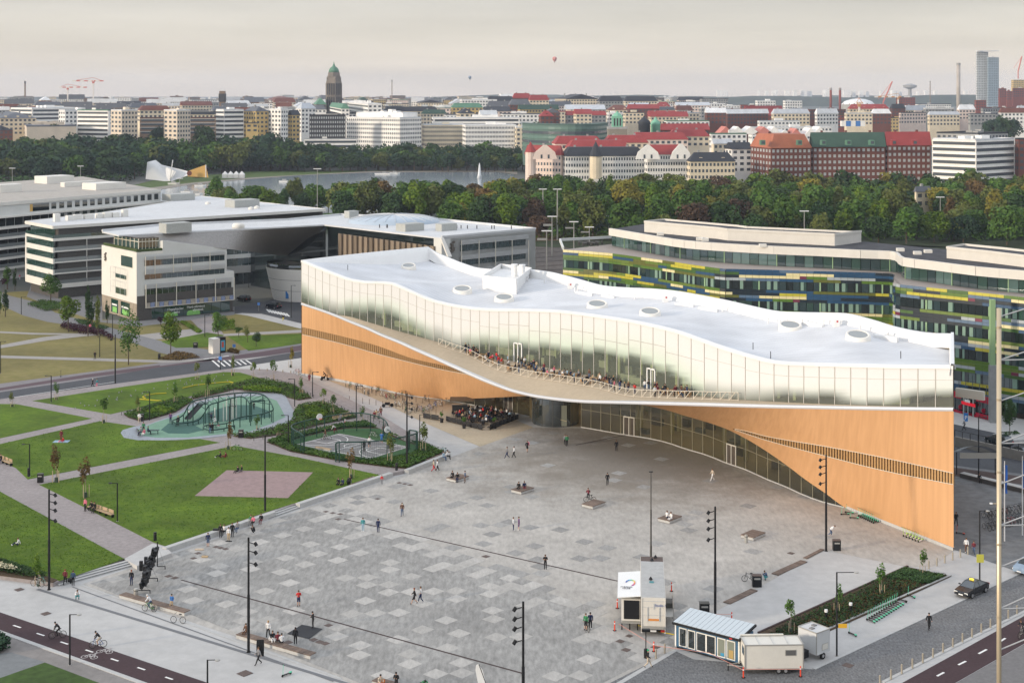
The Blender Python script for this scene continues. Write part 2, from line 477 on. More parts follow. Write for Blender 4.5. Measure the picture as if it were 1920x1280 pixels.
for n_,(x,y,s_)in enumerate([(611,959,.9),(624,961.5,.9),(638,963.5,.9),(634,973,.9),(749,905,.9),(759,907,.9),(769,909,.9),(911,1043,1.1),(616,1172,1.0),(588,1199,1.0),(599,1203,1.0),(610,1206,1.0),(540,1204,1.1),(1483,1037,1.0),(384,1043,1.),(371,1037,.9),(405,1025,.9),(414,1027,.9),(423,1029,.9),(36,1105,1.2),(86,1150,1.2),(316,1080,1),(328,1083,1),(1174,1218,1.1),(1163,1202,1.),(1229,1213,1.1),(1590,1247,1.3),(1180,1192,.9),(363,1046.5,.9),(459,1262,1.6),(708,935,.8)]):
 p=G(x,y);mb=MB().prism([(p.x+(U*a+V*b).x*s_/5,p.y+(U*a+V*b).y*s_/5)for a,b in((-1,-1),(1,-1),(1,1),(-1,1))],.026,.04)
 near=('beside the long bench' if x<640 and y>1150 else 'near the steps to the park' if x<500 else 'by the drain in the middle of the square' if x<1000 else 'near the white trailers')
 tag(mb.build('manhole_cover',m_cover),'square rusty cover set in the paving '+near,'manhole cover','covers set in the square '+near)
sheet('street',[(1060,1345),(1146,1278),(1265,1219),(1300,1235),(1526,1254),(1913,1074),(2100,985),(2100,1062),(1920,1145),(1656,1277),(1520,1345)],0.016,m_cob)
tag(stp('kerb',(1060,1340),(1267,1218),.5,.0,mKb,.035),kind='structure')
tag(stp('kerb',(1526,1254),(1915,1073),.35,.0,mKb,.06),kind='structure')
tag(stp('kerb',(1656,1278),(1925,1144),.35,.0,mKb,.06),kind='structure')
sheet('cycle_track',[(1580,1345),(1690,1280),(1920,1154),(2100,1062),(2100,1110),(1920,1206),(1790,1280),(1690,1345)],0.018,m_maroon)
sheet('pavement_right',[(1690,1345),(1790,1281),(1920,1207),(2100,1111),(2100,1345)],0.012,mat('grey_asphalt',(.17,.165,.165),.9,n=.12,scale=2))
for a,b in(((1757,1267),(1770,1260)),((1797,1246),(1811,1239)),((1835,1225),(1850,1217)),((1874,1203),(1885,1196)),((1718,1288),(1730,1281))):
 tag(stp('lane_dash',a,b,.22,.022,mWh,.006),kind='structure')
sheet('cycle_track',[(-150,1100),(0,1147),(395,1281),(560,1340),(430,1340),(277,1281),(0,1182),(-150,1130)],0.018,m_maroon)
tag(stp('kerb',(-100,1148),(300,1292),.5,.0,mKb,.06),kind='structure')
for x,y in((32,1174),(76,1189),(120.5,1205),(167.5,1220),(215,1236.5),(265,1253),(317,1271)):
 tag(stp('lane_dash',(x-7,y-2.3),(x+7,y+2.3),.2,.022,mWh,.006),kind='structure')
for(x,y)in((167.5,1231),(196,1221)):
 p=G(x,y,.025);mb=MB()
 for sg in(-1,1):
  c=p+V3((sg*.5,sg*-.1,0))
  n=14;ro,ri=.36,.28
  vs=[(c.x+r*cos(2*pi*k/n),c.y+r*1.15*sin(2*pi*k/n),.026)for r in(ri,ro)for k in range(n)]
  mb.add(vs,[(k,n+k,n+(k+1)%n,(k+1)%n)for k in range(n)])
 for a,b in(((-.5,.1),(-.15,.75)),((-.15,.75),(.4,.7)),((.5,-.1),(.35,.95)),((-.15,.75),(.05,0)),((.05,0),(.4,.7)),((.2,.98),(.5,.95))):
  mb.obox((p.x+a[0],p.y+a[1]),(p.x+b[0],p.y+b[1]),.02,.026,-.06,.06)
 tag(mb.build('cycle_symbol',mat('worn_paint',(.45,.43,.42),.8)),kind='structure')
m_walk=mat('brown_grey_paving',(.23,.215,.205),.9,n=.12,scale=1.2,big=.1)
sheet('pavement_left',[(-150,1133),(0,1185),(265,1283),(420,1345),(-150,1345)],0.012,m_walk)
sheet('lawn_small',[(-40,1284),(84,1241),(185,1279),(340,1345),(-40,1345)],0.03,mat('lawn_dark',(.05,.09,.02),.95,n=.25,scale=1,big=.2))  # small lawn of a darker green
sheet('pavement_left',[(-60,1232),(20,1222),(84,1240),(-60,1292)],0.02,mat('grey_paving',(.19,.20,.205),.9,n=.1,scale=1.5))
sheet('terrace_slab',[(1547,1031),(1620,1046),(1700,1063),(1422,1186),(1395,1196),(1300,1172),(1340,1147),(1369,1131)],0.03,m_prom)
bed=[(1422,1187),(1500,1150),(1702,1062),(1783,1079),(1720,1108),(1555,1181),(1500,1203),(1440,1203)]
sheet('planting_bed',bed,0.10,mMc,thick=.1)
for a,b in((bed[0],bed[2]),(bed[3],bed[6])):
 tag(stp('kerb',a,b,.25,.0,mKb if b[1]>1150 and a[0]>1700 else m_dbrown,.16),kind='structure')
sheet('pavement_dark',[(1789,812),(1880,826),(2050,856),(2050,1010),(1960,1050),(1910,1072),(1820,1040),(1792,1031),(1760,1015),(1760,806)],0.008,mat('dark_grey_paving',(.16,.165,.17),.9,n=.2,scale=.8,big=.12))  # paving of a darker grey behind the library
sheet('road',[(1700,780),(1790,795),(2050,850),(2050,905),(1790,872),(1700,862)],0.014,m_asph)
sheet('cycle_track',[(1750,868),(1790,876),(2050,910),(2050,924),(1790,892),(1750,884)],0.016,mat('red_brown_track',(.085,.06,.055),.9))
Z1=0.45
park=[(-250,1085),(-60,1055),(0,1078),(100,1092),(233,1046),(257,1052),(309,1024),(500,960),(562,942),(737,886),(766,880),(836,851),(700,770),(642,742),(552,700),(500,692),(430,691),(216,719),(0,748),(-250,782)]
sheet('park_paving',park,Z1,m_pink,thick=.5)
def lawn(name,px,m=m_lawn,z=Z1+.03):
 o=sheet(name,px,z,m,thick=.03)
 mb=MB();pts=[G(x,y,z)for x,y in px]
 return o
lawn('lawn',[(-200,768),(0,757),(30,757),(172,784),(0,821),(-200,865)])
lawn('lawn',[(61,751),(216,727),(420,697),(450,698),(497,711),(300,755),(207,776)])
lawn('lawn',[(-45,843),(0,832),(187,789),(257,799),(235,808),(233,818),(260,824),(330,825),(373,822),(412,829),(52,898),(30,877),(0,862)])
lawn('lawn',[(74,908),(426,838),(440,835),(560,857),(722,892),(548,944),(500,959),(310,1023),(286,1015),(144,943)])
lawn('lawn',[(-220,862),(0,921),(233,1047),(112,1088),(60,1074),(0,1052),(-220,990)])
sheet('pink_square',[(425,881),(587,885),(540,933),(365,929)],Z1+.045,mat('pink_granite',(.30,.215,.21),.9,n=.12,scale=1.4),thick=.03)
sheet('planting_bed',[(-60,1040),(0,1052),(60,1070),(108,1086),(100,1091),(0,1078),(-60,1060)],Z1+.06,mMc,thick=.05)
sheet('landing',[(233,1047),(286,1018),(310,1024),(322,1036),(257,1060)],Z1+.012,m_prom,thick=.45)
for nm,a,b,cnt in(('park_steps',(108,1097),(262,1055),3),('park_steps',(500,972),(562,950),3)):
 A,B=G(*a),G(*b);r=thg(nm,(A.x,A.y,0),'%s flight of low granite steps down to the square'%('left' if a[0]<400 else 'short'),'steps')
 for k in range(cnt):
  MB().obox(A,B,0,Z1-.12*k-.03,-.45*k-.45+.9,-.45*k+.9).build('step',mKb,r)
  MB().obox(A,B,Z1-.12*k-.11,Z1-.12*k-.05,-.45*k-.455+.9,-.45*k-.44+.9).build('nosing',m_groove,r)
def wall(a,b,lab,h=.55,wd=.75):
 A,B=G(*a),G(*b);r=thg('stone_wall',(A.x,A.y,0),lab,'wall')
 L=(B-A).length;n=max(2,int(L/3));d=(B-A)/L
 for k in range(n):
  slab('stone_block',r,A+d*(L*k/n+.01),A+d*(L*(k+1)/n-.01),0,h,0,wd,mKb)
 return r
wall((312,1037),(518,968),'low pale granite wall along the big lawn, left of the short steps',.62)
wall((562,953),(737,894),'low pale granite wall along the big lawn, right of the short steps',.62)
wall((766,889),(845,857),'low pale granite wall beside the ball court planting',.62)
sheet('verge',[(-250,560),(-60,552),(60,545),(190,598),(260,606),(440,588),(560,598),(640,600),(640,640),(400,672),(306,679),(0,719),(-250,757)],0.01,m_dry)
sheet('pavement_far',[(-250,745),(0,719),(306,679),(400,663),(520,648),(640,628),(640,652),(465,672),(291,690),(160,712),(0,736),(-250,770)],0.02,mat('mauve_paving',(.22,.205,.21),.9,n=.08,scale=1,big=.07))
sheet('cycle_track',[(300,686),(418,669.5),(500,657.5),(640,635),(640,646),(500,666.5),(430,674),(300,690)],0.03,mat('plum_asphalt',(.11,.075,.085),.9))
sheet('cycle_track',[(-250,757),(0,727),(160,702),(300,684),(300,690),(160,708),(0,732),(-250,764)],0.03,mat('plum_asphalt',(.11,.075,.085),.9))
sheet('road',[(-250,770),(0,735),(160,711.5),(291,689.6),(390,677),(465,674),(640,647),(640,660),(465,685),(414,694),(216,720),(0,748),(-250,782)],0.04,m_asph)
tag(stp('kerb',(-100,765),(414,695),.3,.0,mKb,.1),kind='structure')
tag(stp('lane_line',(0,749),(216,716),.2,.05,mWh,.006),kind='structure')
sheet('pavement_white',[(414,694.5),(465,685),(640,660),(640,700),(566,702),(530,712),(500,702),(440,694)],0.03,mat('white_paving',(.5,.5,.49),.9,n=.05,scale=1))
for k in range(7):
 x=398+k*10.5
 tag(stp('crossing_bar',(x,676-k*.1),(x+14-k*.5,688-k*.9),.38,.055,mWh,.006),kind='structure')
for k in range(4):
 x=382+k*12
 tag(stp('crossing_bar',(x,673.5-k*1.6),(x+11,672-k*1.6),.5,.045,mWh,.006),kind='structure')
m_path=mat('pale_path',(.33,.31,.29),.9,n=.08,scale=1)
sheet('path',[(-200,664),(0,666),(306,675),(400,672),(400,676),(306,680),(0,671),(-200,669)],.03,m_path)
sheet('path',[(-200,672),(0,647),(80,632),(158,623),(190,628),(160,630),(90,638),(0,653),(-200,680)],.03,m_path)
sheet('path',[(-200,620),(0,621),(70,624),(150,625),(150,628),(60,627),(0,624),(-200,624)],.035,m_path)
m_gpath=mat('grey_path',(.20,.20,.205),.9,n=.08,scale=1)
sheet('path',[(-250,500),(0,547),(17,554),(82,570),(103,586),(155,600),(206,614),(258,628),(330,646),(420,660),(420,667),(330,668),(300,661),(260,646),(215,632),(155,618),(120,608),(88,603),(43,591),(17,579),(0,567),(-250,540)],.03,m_gpath)
sheet('lawn',[(426,630),(500,628),(640,622),(640,634),(564,644),(517,651),(466,657.5)],.03,m_lawn)
sheet('lawn',[(302,640),(395,622),(420,628),(395,650),(330,652)],.035,m_lawn)
sheet('path',[(258,628),(400,612),(415,626),(640,614),(640,620),(420,630),(290,636)],.032,m_path)
sheet('path',[(358,600),(400,592),(420,628),(380,622)],.036,m_pink)
sheet('pavement_far',[(440,588),(470,585),(640,600),(640,612),(564,616),(466,592)],.03,m_prom)
sheet('road',[(440,575),(520,560),(640,560),(640,606),(564,606),(490,588),(440,586)],.05,m_asph)
sheet('pavement_far',[(60,530),(130,540),(192,575),(192,600),(240,600),(440,575),(440,590),(260,612),(190,604),(100,576),(50,556)],.025,m_gpath)
for k in range(8):
 x=500+k*5.2
 tag(stp('crossing_bar',(x,580+k*1.1),(x+6,586+k*1.1),.45,.06,mWh,.006),kind='structure')
sheet('railway',[(985,402),(1190,410),(1190,520),(1060,560),(960,560),(960,440)],.03,m_rail)
m_rail2=mat('rail_steel',(.13,.11,.10),.5,metal=.6)
for k in range(12):
 y=432+k*8
 tag(stp('rail',(970,y+6),(1200,y-14+k*.8),.25,.06,m_rail2,.12),kind='structure')
sheet('scrub',[(940,412),(1190,422),(1190,448),(1000,452),(940,446)],.06,mat('brown_scrub',(.13,.085,.045),1,n=.3,scale=.3))
m_wp=mat('white_metal',(.78,.78,.77),.5,n=.03,scale=.5)
m_roof=bpy.data.materials.new('roof_membrane');m_roof.use_nodes=True
def _roofmat(m):
 t=m.node_tree;b=t.nodes['Principled BSDF'];b.inputs['Roughness'].default_value=.6
 g=t.nodes.new('ShaderNodeNewGeometry');mp_=t.nodes.new('ShaderNodeMapping');mp_.inputs['Rotation'].default_value=(0,0,rdn(-41))
 t.links.new(g.outputs['Position'],mp_.inputs[0])
 wv=t.nodes.new('ShaderNodeTexWave');wv.inputs['Scale'].default_value=.28;wv.inputs['Distortion'].default_value=.6;wv.inputs['Detail'].default_value=1
 t.links.new(mp_.outputs[0],wv.inputs[0])
 cr_=t.nodes.new('ShaderNodeValToRGB');cr_.color_ramp.elements[0].position=0;cr_.color_ramp.elements[0].color=(.52,.55,.60,1)
 cr_.color_ramp.elements[1].position=.12;cr_.color_ramp.elements[1].color=(.66,.67,.69,1)
 t.links.new(wv.outputs[1],cr_.inputs[0])
 nz=t.nodes.new('ShaderNodeTexNoise');nz.inputs['Scale'].default_value=.15;nz.inputs['Detail'].default_value=6;t.links.new(g.outputs['Position'],nz.inputs[0])
 hs=t.nodes.new('ShaderNodeHueSaturation');mr_=t.nodes.new('ShaderNodeMapRange');mr_.inputs[1].default_value=.3;mr_.inputs[2].default_value=.7;mr_.inputs[3].default_value=.86;mr_.inputs[4].default_value=1.1
 t.links.new(nz.outputs[0],mr_.inputs[0]);t.links.new(mr_.outputs[0],hs.inputs['Value']);t.links.new(cr_.outputs[0],hs.inputs['Color']);t.links.new(hs.outputs[0],b.inputs['Base Color'])
_roofmat(m_roof)
def timber(name,c1,c2):
 m=bpy.data.materials.new(name);m.use_nodes=True;t=m.node_tree;b=t.nodes['Principled BSDF'];b.inputs['Roughness'].default_value=.65
 b.inputs['Specular IOR Level'].default_value=.2
 g=t.nodes.new('ShaderNodeNewGeometry');mp_=t.nodes.new('ShaderNodeMapping');mp_.inputs['Rotation'].default_value=(0,0,rdn(48));mp_.inputs['Scale'].default_value=(3.2,.5,.05)
 t.links.new(g.outputs['Position'],mp_.inputs[0])
 n1=t.nodes.new('ShaderNodeTexNoise');n1.inputs['Scale'].default_value=1;n1.inputs['Detail'].default_value=5;t.links.new(mp_.outputs[0],n1.inputs[0])
 n2=t.nodes.new('ShaderNodeTexNoise');n2.inputs['Scale'].default_value=.07;n2.inputs['Detail'].default_value=3;t.links.new(g.outputs['Position'],n2.inputs[0])
 ma=t.nodes.new('ShaderNodeMath');ma.operation='ADD';ma.use_clamp=True
 m1=t.nodes.new('ShaderNodeMapRange');m1.inputs[1].default_value=.35;m1.inputs[2].default_value=.65;m1.inputs[4].default_value=.6
 m2=t.nodes.new('ShaderNodeMapRange');m2.inputs[1].default_value=.35;m2.inputs[2].default_value=.65;m2.inputs[4].default_value=.45
 t.links.new(n1.outputs[0],m1.inputs[0]);t.links.new(n2.outputs[0],m2.inputs[0]);t.links.new(m1.outputs[0],ma.inputs[0]);t.links.new(m2.outputs[0],ma.inputs[1])
 mxn=t.nodes.new('ShaderNodeMix');mxn.data_type='RGBA';mxn.inputs[6].default_value=(*c1,1);mxn.inputs[7].default_value=(*c2,1)
 t.links.new(ma.outputs[0],mxn.inputs[0]);t.links.new(mxn.outputs[2],b.inputs['Base Color'])
 MATS[name]=m
 return m
mTb=timber('spruce_cladding',(.63,.36,.18),(.53,.295,.14))
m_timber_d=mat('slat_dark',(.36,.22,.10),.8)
m_slat=mat('slat_light',(.50,.30,.13),.7)
m_deck=mat('terrace_boards',(.42,.35,.26),.8,n=.10,scale=1.2,stretch=(1,4,1),big=.06)
m_lip=mat('lip_metal',(.62,.64,.68),.35,metal=.3)
mDi=mat('interior_dark',(.075,.062,.05),.9,n=.3,scale=.5)
m_floor_in=mat('interior_floor',(.30,.25,.19),.5)
m_lm=mat('lobby_frame',(.26,.24,.17),.5)
mMu=mat('mullion_pale',(.55,.53,.48),.5)
mMd=mat('mullion_dark',(.07,.068,.06),.5)
m_gglass=glassm('lobby_glass',(.07,.075,.045),.05,.80)
mRi=mat('porthole_rim',(.78,.75,.69),.5)
m_sky=mat('porthole_glass',(.27,.29,.29),.2,spec=.5)
def fritmat():
 m=bpy.data.materials.new('fritted_glass');m.use_nodes=True;t=m.node_tree;t.nodes.clear()
 o=t.nodes.new('ShaderNodeOutputMaterial');at=t.nodes.new('ShaderNodeAttribute');at.attribute_name='frit'
 sp=t.nodes.new('ShaderNodeSeparateColor');t.links.new(at.outputs[0],sp.inputs[0])
 wh=t.nodes.new('ShaderNodeMix');wh.data_type='RGBA';wh.inputs[6].default_value=(.80,.80,.80,1);wh.inputs[7].default_value=(.60,.74,.60,1)
 t.links.new(sp.outputs[1],wh.inputs[0])
 df=t.nodes.new('ShaderNodeBsdfDiffuse');t.links.new(wh.outputs[2],df.inputs[0])
 tl=t.nodes.new('ShaderNodeBsdfTranslucent');tl.inputs[0].default_value=(.75,.75,.7,1)
 md=t.nodes.new('ShaderNodeMixShader');md.inputs[0].default_value=.12;t.links.new(df.outputs[0],md.inputs[1]);t.links.new(tl.outputs[0],md.inputs[2])
 tr=t.nodes.new('ShaderNodeBsdfTransparent');tr.inputs[0].default_value=(.62,.68,.55,1)
 ms=t.nodes.new('ShaderNodeMixShader');t.links.new(sp.outputs[0],ms.inputs[0]);t.links.new(tr.outputs[0],ms.inputs[1]);t.links.new(md.outputs[0],ms.inputs[2])
 gl=t.nodes.new('ShaderNodeBsdfGlossy');gl.inputs['Roughness'].default_value=.04
 fr=t.nodes.new('ShaderNodeFresnel');fr.inputs[0].default_value=1.45
 mu=t.nodes.new('ShaderNodeMath');mu.operation='MULTIPLY';mu.inputs[1].default_value=.55;t.links.new(fr.outputs[0],mu.inputs[0]);mg=t.nodes.new('ShaderNodeMixShader');t.links.new(mu.outputs[0],mg.inputs[0]);t.links.new(ms.outputs[0],mg.inputs[1]);t.links.new(gl.outputs[0],mg.inputs[2])
 t.links.new(mg.outputs[0],o.inputs[0])
 return m
m_frit=fritmat()
LIPy=cur([(565,569),(599,580),(629,591),(659,603.5),(688,615),(718,628.7),(748,640.6),(777,654),(807,667),(837,680.7),(867,694),(896,707),(926,719),(956,730),(985,737.5),(1007,742),(1040,746.5),(1073,750),(1107,752),(1173,753.5),(1212,754.5),(1325,757.5),(1437,760.5),(1550,762.5),(1662,764.5),(1788,766)])
RFy=cur([(565,488),(599,502.5),(629,514),(659,524),(688,528.2),(718,528.8),(736,531),(748,535.8),(777,548.5),(807,561),(837,569),(867,574.4),(896,578),(926,579.7),(985,580.3),(1045,582.5),(1086,587),(1132,593),(1177,600),(1223,609),(1269,620.6),(1315,636.7),(1361,652.7),(1407,666.5),(1452,677),(1498,680.5),(1590,683),(1682,685),(1788,686)])
GBy=cur([(565,566),(614,586),(659,594.5),(688,603),(718,612),(748,621),(777,629),(817,640),(873,658),(923,669),(967,678),(1040,692),(1107,704),(1175,720),(1230,730),(1288,740),(1392,749.5),(1437,752),(1550,757.5),(1662,761),(1788,764)])
REC=cur([(565,0.05),(620,.4),(700,2.6),(800,6),(900,9),(1000,10.5),(1100,10.5),(1200,9),(1300,6),(1400,3),(1500,1),(1600,.3),(1788,.1)])
DL,DR=H*F/(703-YH),H*F/(1031-YH)
XL,XR=(565-960)*DL/F,(1788-960)*DR/F
SL=(DR-DL)/(XR-XL)
def chD(x):
 k=(x-960)/F
 return(DL-SL*XL)/(1-SL*k)
def chX(frac):
 """photo column of the point at this fraction along the facade chord"""
 X=lerp(XL,XR,frac);D=DL+SL*(X-XL)
 return 960+F*X/D
def lip(x):return PD(x,LIPy(x),chD(x))
def gBo(x):return PD(x,GBy(x),chD(x)+REC(x))
def gl_top(x):return PD(x,RFy(x),chD(x)+REC(x))
LEN=sqrt((XR-XL)**2+(DR-DL)**2)
lib=thg('library',(0,205,0),'long library with a swooping white roof, glazed top floor and bent orange timber walls','library')
NP=58
cols=[chX(i/NP)for i in range(NP+1)]
cols[0]=565.2;cols[-1]=1787.8
bk=[(801,463),(822,475.8),(837,481.7),(866.6,493.6),(896,502.5),(925,505),(1000,506),(1030,510),(1060,517),(1086,524),(1131.7,535.8),(1177.5,539.5),(1223,541.5),(1269,546),(1315,554),(1361,563),(1406.7,573.4),(1452.5,583),(1498,585.5),(1544,586.5),(1590,588.5),(1636,600),(1681.7,613.7),(1727.5,623),(1787,626)]
B0=PD(801,463,(H-22)*F/(463-YH));B1=PD(1787,626,(H-21)*F/(626-YH))
bs=(B1.y-B0.y)/(B1.x-B0.x)
bx,bz=[],[]
for x,y in bk:
 k=(x-960)/F;D=(B0.y-bs*B0.x)/(1-bs*k);P=PD(x,y,D)
 bx.append((P.x-B0.x)/(B1.x-B0.x));bz.append(P.z)
BZ=cur([(0,bz[0])]+[(a,b)for a,b in zip(bx,bz)if 0.001<a<.999]+[(1,bz[-1])])
def bkP(f):return V3((lerp(B0.x,B1.x,f),lerp(B0.y,B1.y,f),BZ(f)))
def frP(f):return gl_top(chX(f))
def roofP(f,v):
 a,b=frP(f),bkP(f)
 z=lerp(a.z-.25,b.z-1.5,v*v*(3-2*v))-.5*sin(pi*v)
 e=max(0,1-f/.10);z-=1.0*(e*e)*v
 e=max(0,1-(1-f)/.04);z-=.7*e*v
 p=a.lerp(b,v);p.z=z
 return p
NR,NV=90,14
roof=MB().grid([[roofP(.004+.992*i/NR,.012+.965*j/NV)for j in range(NV+1)]for i in range(NR+1)]).build('roof',m_roof,lib,smooth=True)
def band(pts,prof,closed=False):
 """sweep a vertical profile [(outward, up)...] along pts; outward = right of travel"""
 mb=MB();rows=[]
 for i,p in enumerate(pts):
  d=(pts[min(i+1,len(pts)-1)]-pts[max(i-1,0)]);d.z=0;d.normalize();n=V3((d.y,-d.x,0))
  rows.append([p+n*a+V3((0,0,b))for a,b in prof])
 return mb.grid(rows)
NS=110
fr=[frP(i/NS)for i in range(NS+1)]
bkp=[bkP(i/NS)for i in range(NS+1)]
bd=band(fr,[(.12,-.35),(.12,.02),(-.45,.10),(-.55,-.45)])
bd.build('front_parapet',m_wp,lib,smooth=False)
band(bkp,[(.9,-1.9),(.35,-.25),(.3,.0),(-.25,.05),(-.3,-3)]).build('back_parapet',m_wp,lib,smooth=True)
def endwall(f,inn,name):
 a,b=frP(f),bkP(f);pts=[]
 for i in range(25):
  u=i/24;p=a.lerp(b,u);pts.append(p)
 return pts
n0=endwall(0,1,'')
for k,p in enumerate(n0):
 u=k/24;p.z=lerp(frP(0).z,bkP(0).z,u**1.6)
band(n0,[(-.1,-.6),(-.1,.05),(.4,.08),(1.2,-1.1),(2.4,-4)]).build('north_parapet',m_wp,lib,smooth=True)
n1=endwall(1,-1,'')
for k,p in enumerate(n1):p.z=lerp(frP(1).z,bkP(1).z,k/24)
band(n1,[(.1,-.6),(.1,.25),(-.3,.25),(-.5,-1.2)]).build('south_parapet',m_wp,lib)
for i in range(NP):
 xa,xb=cols[i],cols[i+1]
 ta,tb,ba,bb=gl_top(xa),gl_top(xb),gBo(xa),gBo(xb)
 xm=(xa+xb)/2;jt=((i*37)%11-5)*.008
 clr=CLR(xm)if 'CLR' in globals()else None
 if clr is None:
  CLR=cur([(565,.16),(600,.05),(640,.08),(660,.18),(700,.30),(740,.30),(775,.16),(810,.04),(850,.03),(880,.14),(920,.24),(960,.30),(1020,.34),(1100,.38),(1180,.42),(1240,.36),(1290,.2),(1330,.03),(1400,.0),(1440,.08),(1480,.18),(1560,.2),(1610,.04),(1655,.05),(1700,.2),(1740,.3),(1788,.34)])
  TRN=cur([(565,.5),(640,.45),(760,.3),(820,.6),(900,.35),(1000,.2),(1290,.12),(1330,.4),(1420,.5),(1500,.3),(1788,.25)])
  clr=CLR(xm)
 seam=.70 if(i//3)%2==0 or xm>1340 or xm<900 else.62
 if xm>1400:seam=.66
 for lo,hi,nseg in((.004,seam-.004,8),(seam+.004,.985,3)):
  me=bpy.data.meshes.new('glass_pane');vs,fs,fv=[],[],[]
  for s_ in range(nseg+1):
   q=lerp(lo,hi,s_/nseg)
   for(b_,t_,xx)in((ba,ta,xa+(xb-xa)*.03),(bb,tb,xb-(xb-xa)*.03)):
    p=b_.lerp(t_,q)
    if xx!=xa and xx<xm:p=ba.lerp(bb,.03).lerp(ta.lerp(tb,.03),q)
    elif xx>xm:p=ba.lerp(bb,.97).lerp(ta.lerp(tb,.97),q)
    vs.append((p.x,p.y-205,p.z))
    c_=CLR(xx);w_=TRN(xx)
    a_=max(.13,min(.985,(q-c_+jt+w_*.3)/max(.03,w_)))
    edge=max(0,min(1,1-(q-c_)/.42))if q>c_-.05 else.8
    gsc={True:1.0,False:.5}[640<xx<800 or 880<xx<1320 or xx<610]
    fv.append((a_,edge*gsc*.85))
  for s_ in range(nseg):fs.append((s_*2,s_*2+1,s_*2+3,s_*2+2))
  me.from_pydata(vs,[],fs);me.materials.append(m_frit)
  ca=me.color_attributes.new('frit','FLOAT_COLOR','POINT')
  for k,(a_,g_)in enumerate(fv):ca.data[k].color=(a_,g_,0,1)
  ob=bpy.data.objects.new('glass_pane',me);COL.objects.link(ob);ob.parent=lib
 A_,B_=ba.lerp(ta,seam),bb.lerp(tb,seam)
 MB().tube([A_,B_],.03,4).build('transom',mMu,lib)
 MB().tube([ba,ta],.055,4,cap=False).build('mullion',mMu,lib)
fl=MB().grid([[gBo(x)+V3((0,0,-.05)),V3((bkP(f).x,bkP(f).y,gBo(x).z+.3))]for x,f in[(cols[i],i/NP)for i in range(0,NP+1,2)]])
fl.build('upper_floor',m_floor_in,lib)
MB().grid([[V3((bkP(i/20).x,bkP(i/20).y,-.1)),bkP(i/20)+V3((0,0,-1))]for i in range(21)]).build('east_wall',mat('east_wall',(.32,.30,.26),.8),lib)
rnd=random.Random(9)
m_lit2=mat('interior_panel',(.62,.62,.42),.8);m_shelf=mat('shelf_white',(.5,.48,.42),.8);m_tree_in=mat('indoor_leaf',(.06,.10,.03),.9)
for k in range(110):
 f=rnd.uniform(.06,.98);x=chX(f);b_=gBo(x);dd=rnd.uniform(.7,8)
 d_=V3((cos(rdn(-41)),sin(rdn(-41))));q=V3((b_.x+dd*.66,b_.y+dd*.75))
 hh=rnd.choice((1.1,1.2,1.8));L_=rnd.uniform(1.5,4)
 if k%3:MB().obox(q,q+d_*L_,b_.z,b_.z+hh,0,.5).build('bookshelf',m_shelf if k%3==1 else mDi,lib)
 else:MB().obox(q,q+d_*.4,b_.z,b_.z+3.5,0,.4).build('column',m_lit2,lib)
rows=[]
for i in range(101):
 x=lerp(565.2,1787.8,i/100);a,b=gBo(x),lip(x)
 rows.append([a.lerp(b,j/6)for j in range(7)])
MB().grid(rows).build('terrace_deck',m_deck,lib,smooth=True)
lp=[lip(lerp(565.2,1787.8,i/130))for i in range(131)]
wl=cur([(565,.12),(700,.25),(850,.5),(1000,.75),(1150,.7),(1300,.4),(1450,.2),(1788,.12)])
mb=MB();rows=[]
for i,p in enumerate(lp):
 x=lerp(565.2,1787.8,i/130);q=(gBo(x)-p);q.z=0;L_=max(q.length,.01);q=q/L_;wd=min(wl(x),L_*.6)
 nn=V3((-.749,-.663,0))
 rows.append([p-nn*wd+V3((0,0,.03)),p-nn*wd+V3((0,0,.16)),p+nn*.05+V3((0,0,.10)),p+nn*.12+V3((0,0,-.10)),p+nn*.05+V3((0,0,-.30)),p-nn*.1+V3((0,0,-.32))])
mb.grid(rows).build('terrace_edge',m_lip,lib,smooth=False)
bot_l=cur([(566,703),(640,715),(707,730),(773,742.5),(830,749)])
edge_l=cur([(830,749),(870,747.5),(907,746),(950,744),(985,742.5),(1003,742)])
D830=H*F/(749-YH)
def BL(x):
 if x<=830:return G(x,bot_l(x))
 t=(x-830)/(1003-830)
 return PD(x,edge_l(x),lerp(D830,chD(1003)+.6,t**.8))
bot_r=cur([(1150,754.2),(1194,757.5),(1250,768.7),(1287,780),(1325,791),(1362,804),(1400,823),(1437,845.6),(1475,872),(1512,900),(1550,926),(1584,950.6),(1650,977),(1720,1005),(1788,1032)])
gb_r=cur([(830,749),(880,758),(940,770),(993,781),(1010,792),(1087,800.5),(1100,802.5),(1175,815.6),(1212,821),(1250,829.5),(1287,842),(1325,853),(1362,868),(1400,881),(1437,898),(1475,913),(1512,930),(1550,943),(1584,951.2)])
WR=cur([(1150,.02),(1194,.08),(1250,.28),(1325,.52),(1400,.72),(1500,.88),(1584,.985)])
def BR(x):
 if x>=1584:return G(x,bot_r(x))
 gD=H*F/(gb_r(x)-YH)
 return PD(x,bot_r(x),lerp(chD(x),gD,WR(x)))
def skin(fn,x0,x1,v0,v1,n,name,m,off=0.0,bulge=0.0):
 rows=[]
 for i in range(n+1):
  x=lerp(x0,x1,i/n);a=lip(x)+V3((0,0,-.30));b=fn(x)
  va,vb=v0(x)if callable(v0)else v0,v1(x)if callable(v1)else v1
  r=[]
  for j in range(9):
   v=lerp(va,vb,j/8);p=a.lerp(b,v)
   p+=V3((.749,.663,0))*off
   r.append(p)
  rows.append(r)
 return MB().grid(rows).build(name,m,lib,smooth=True)
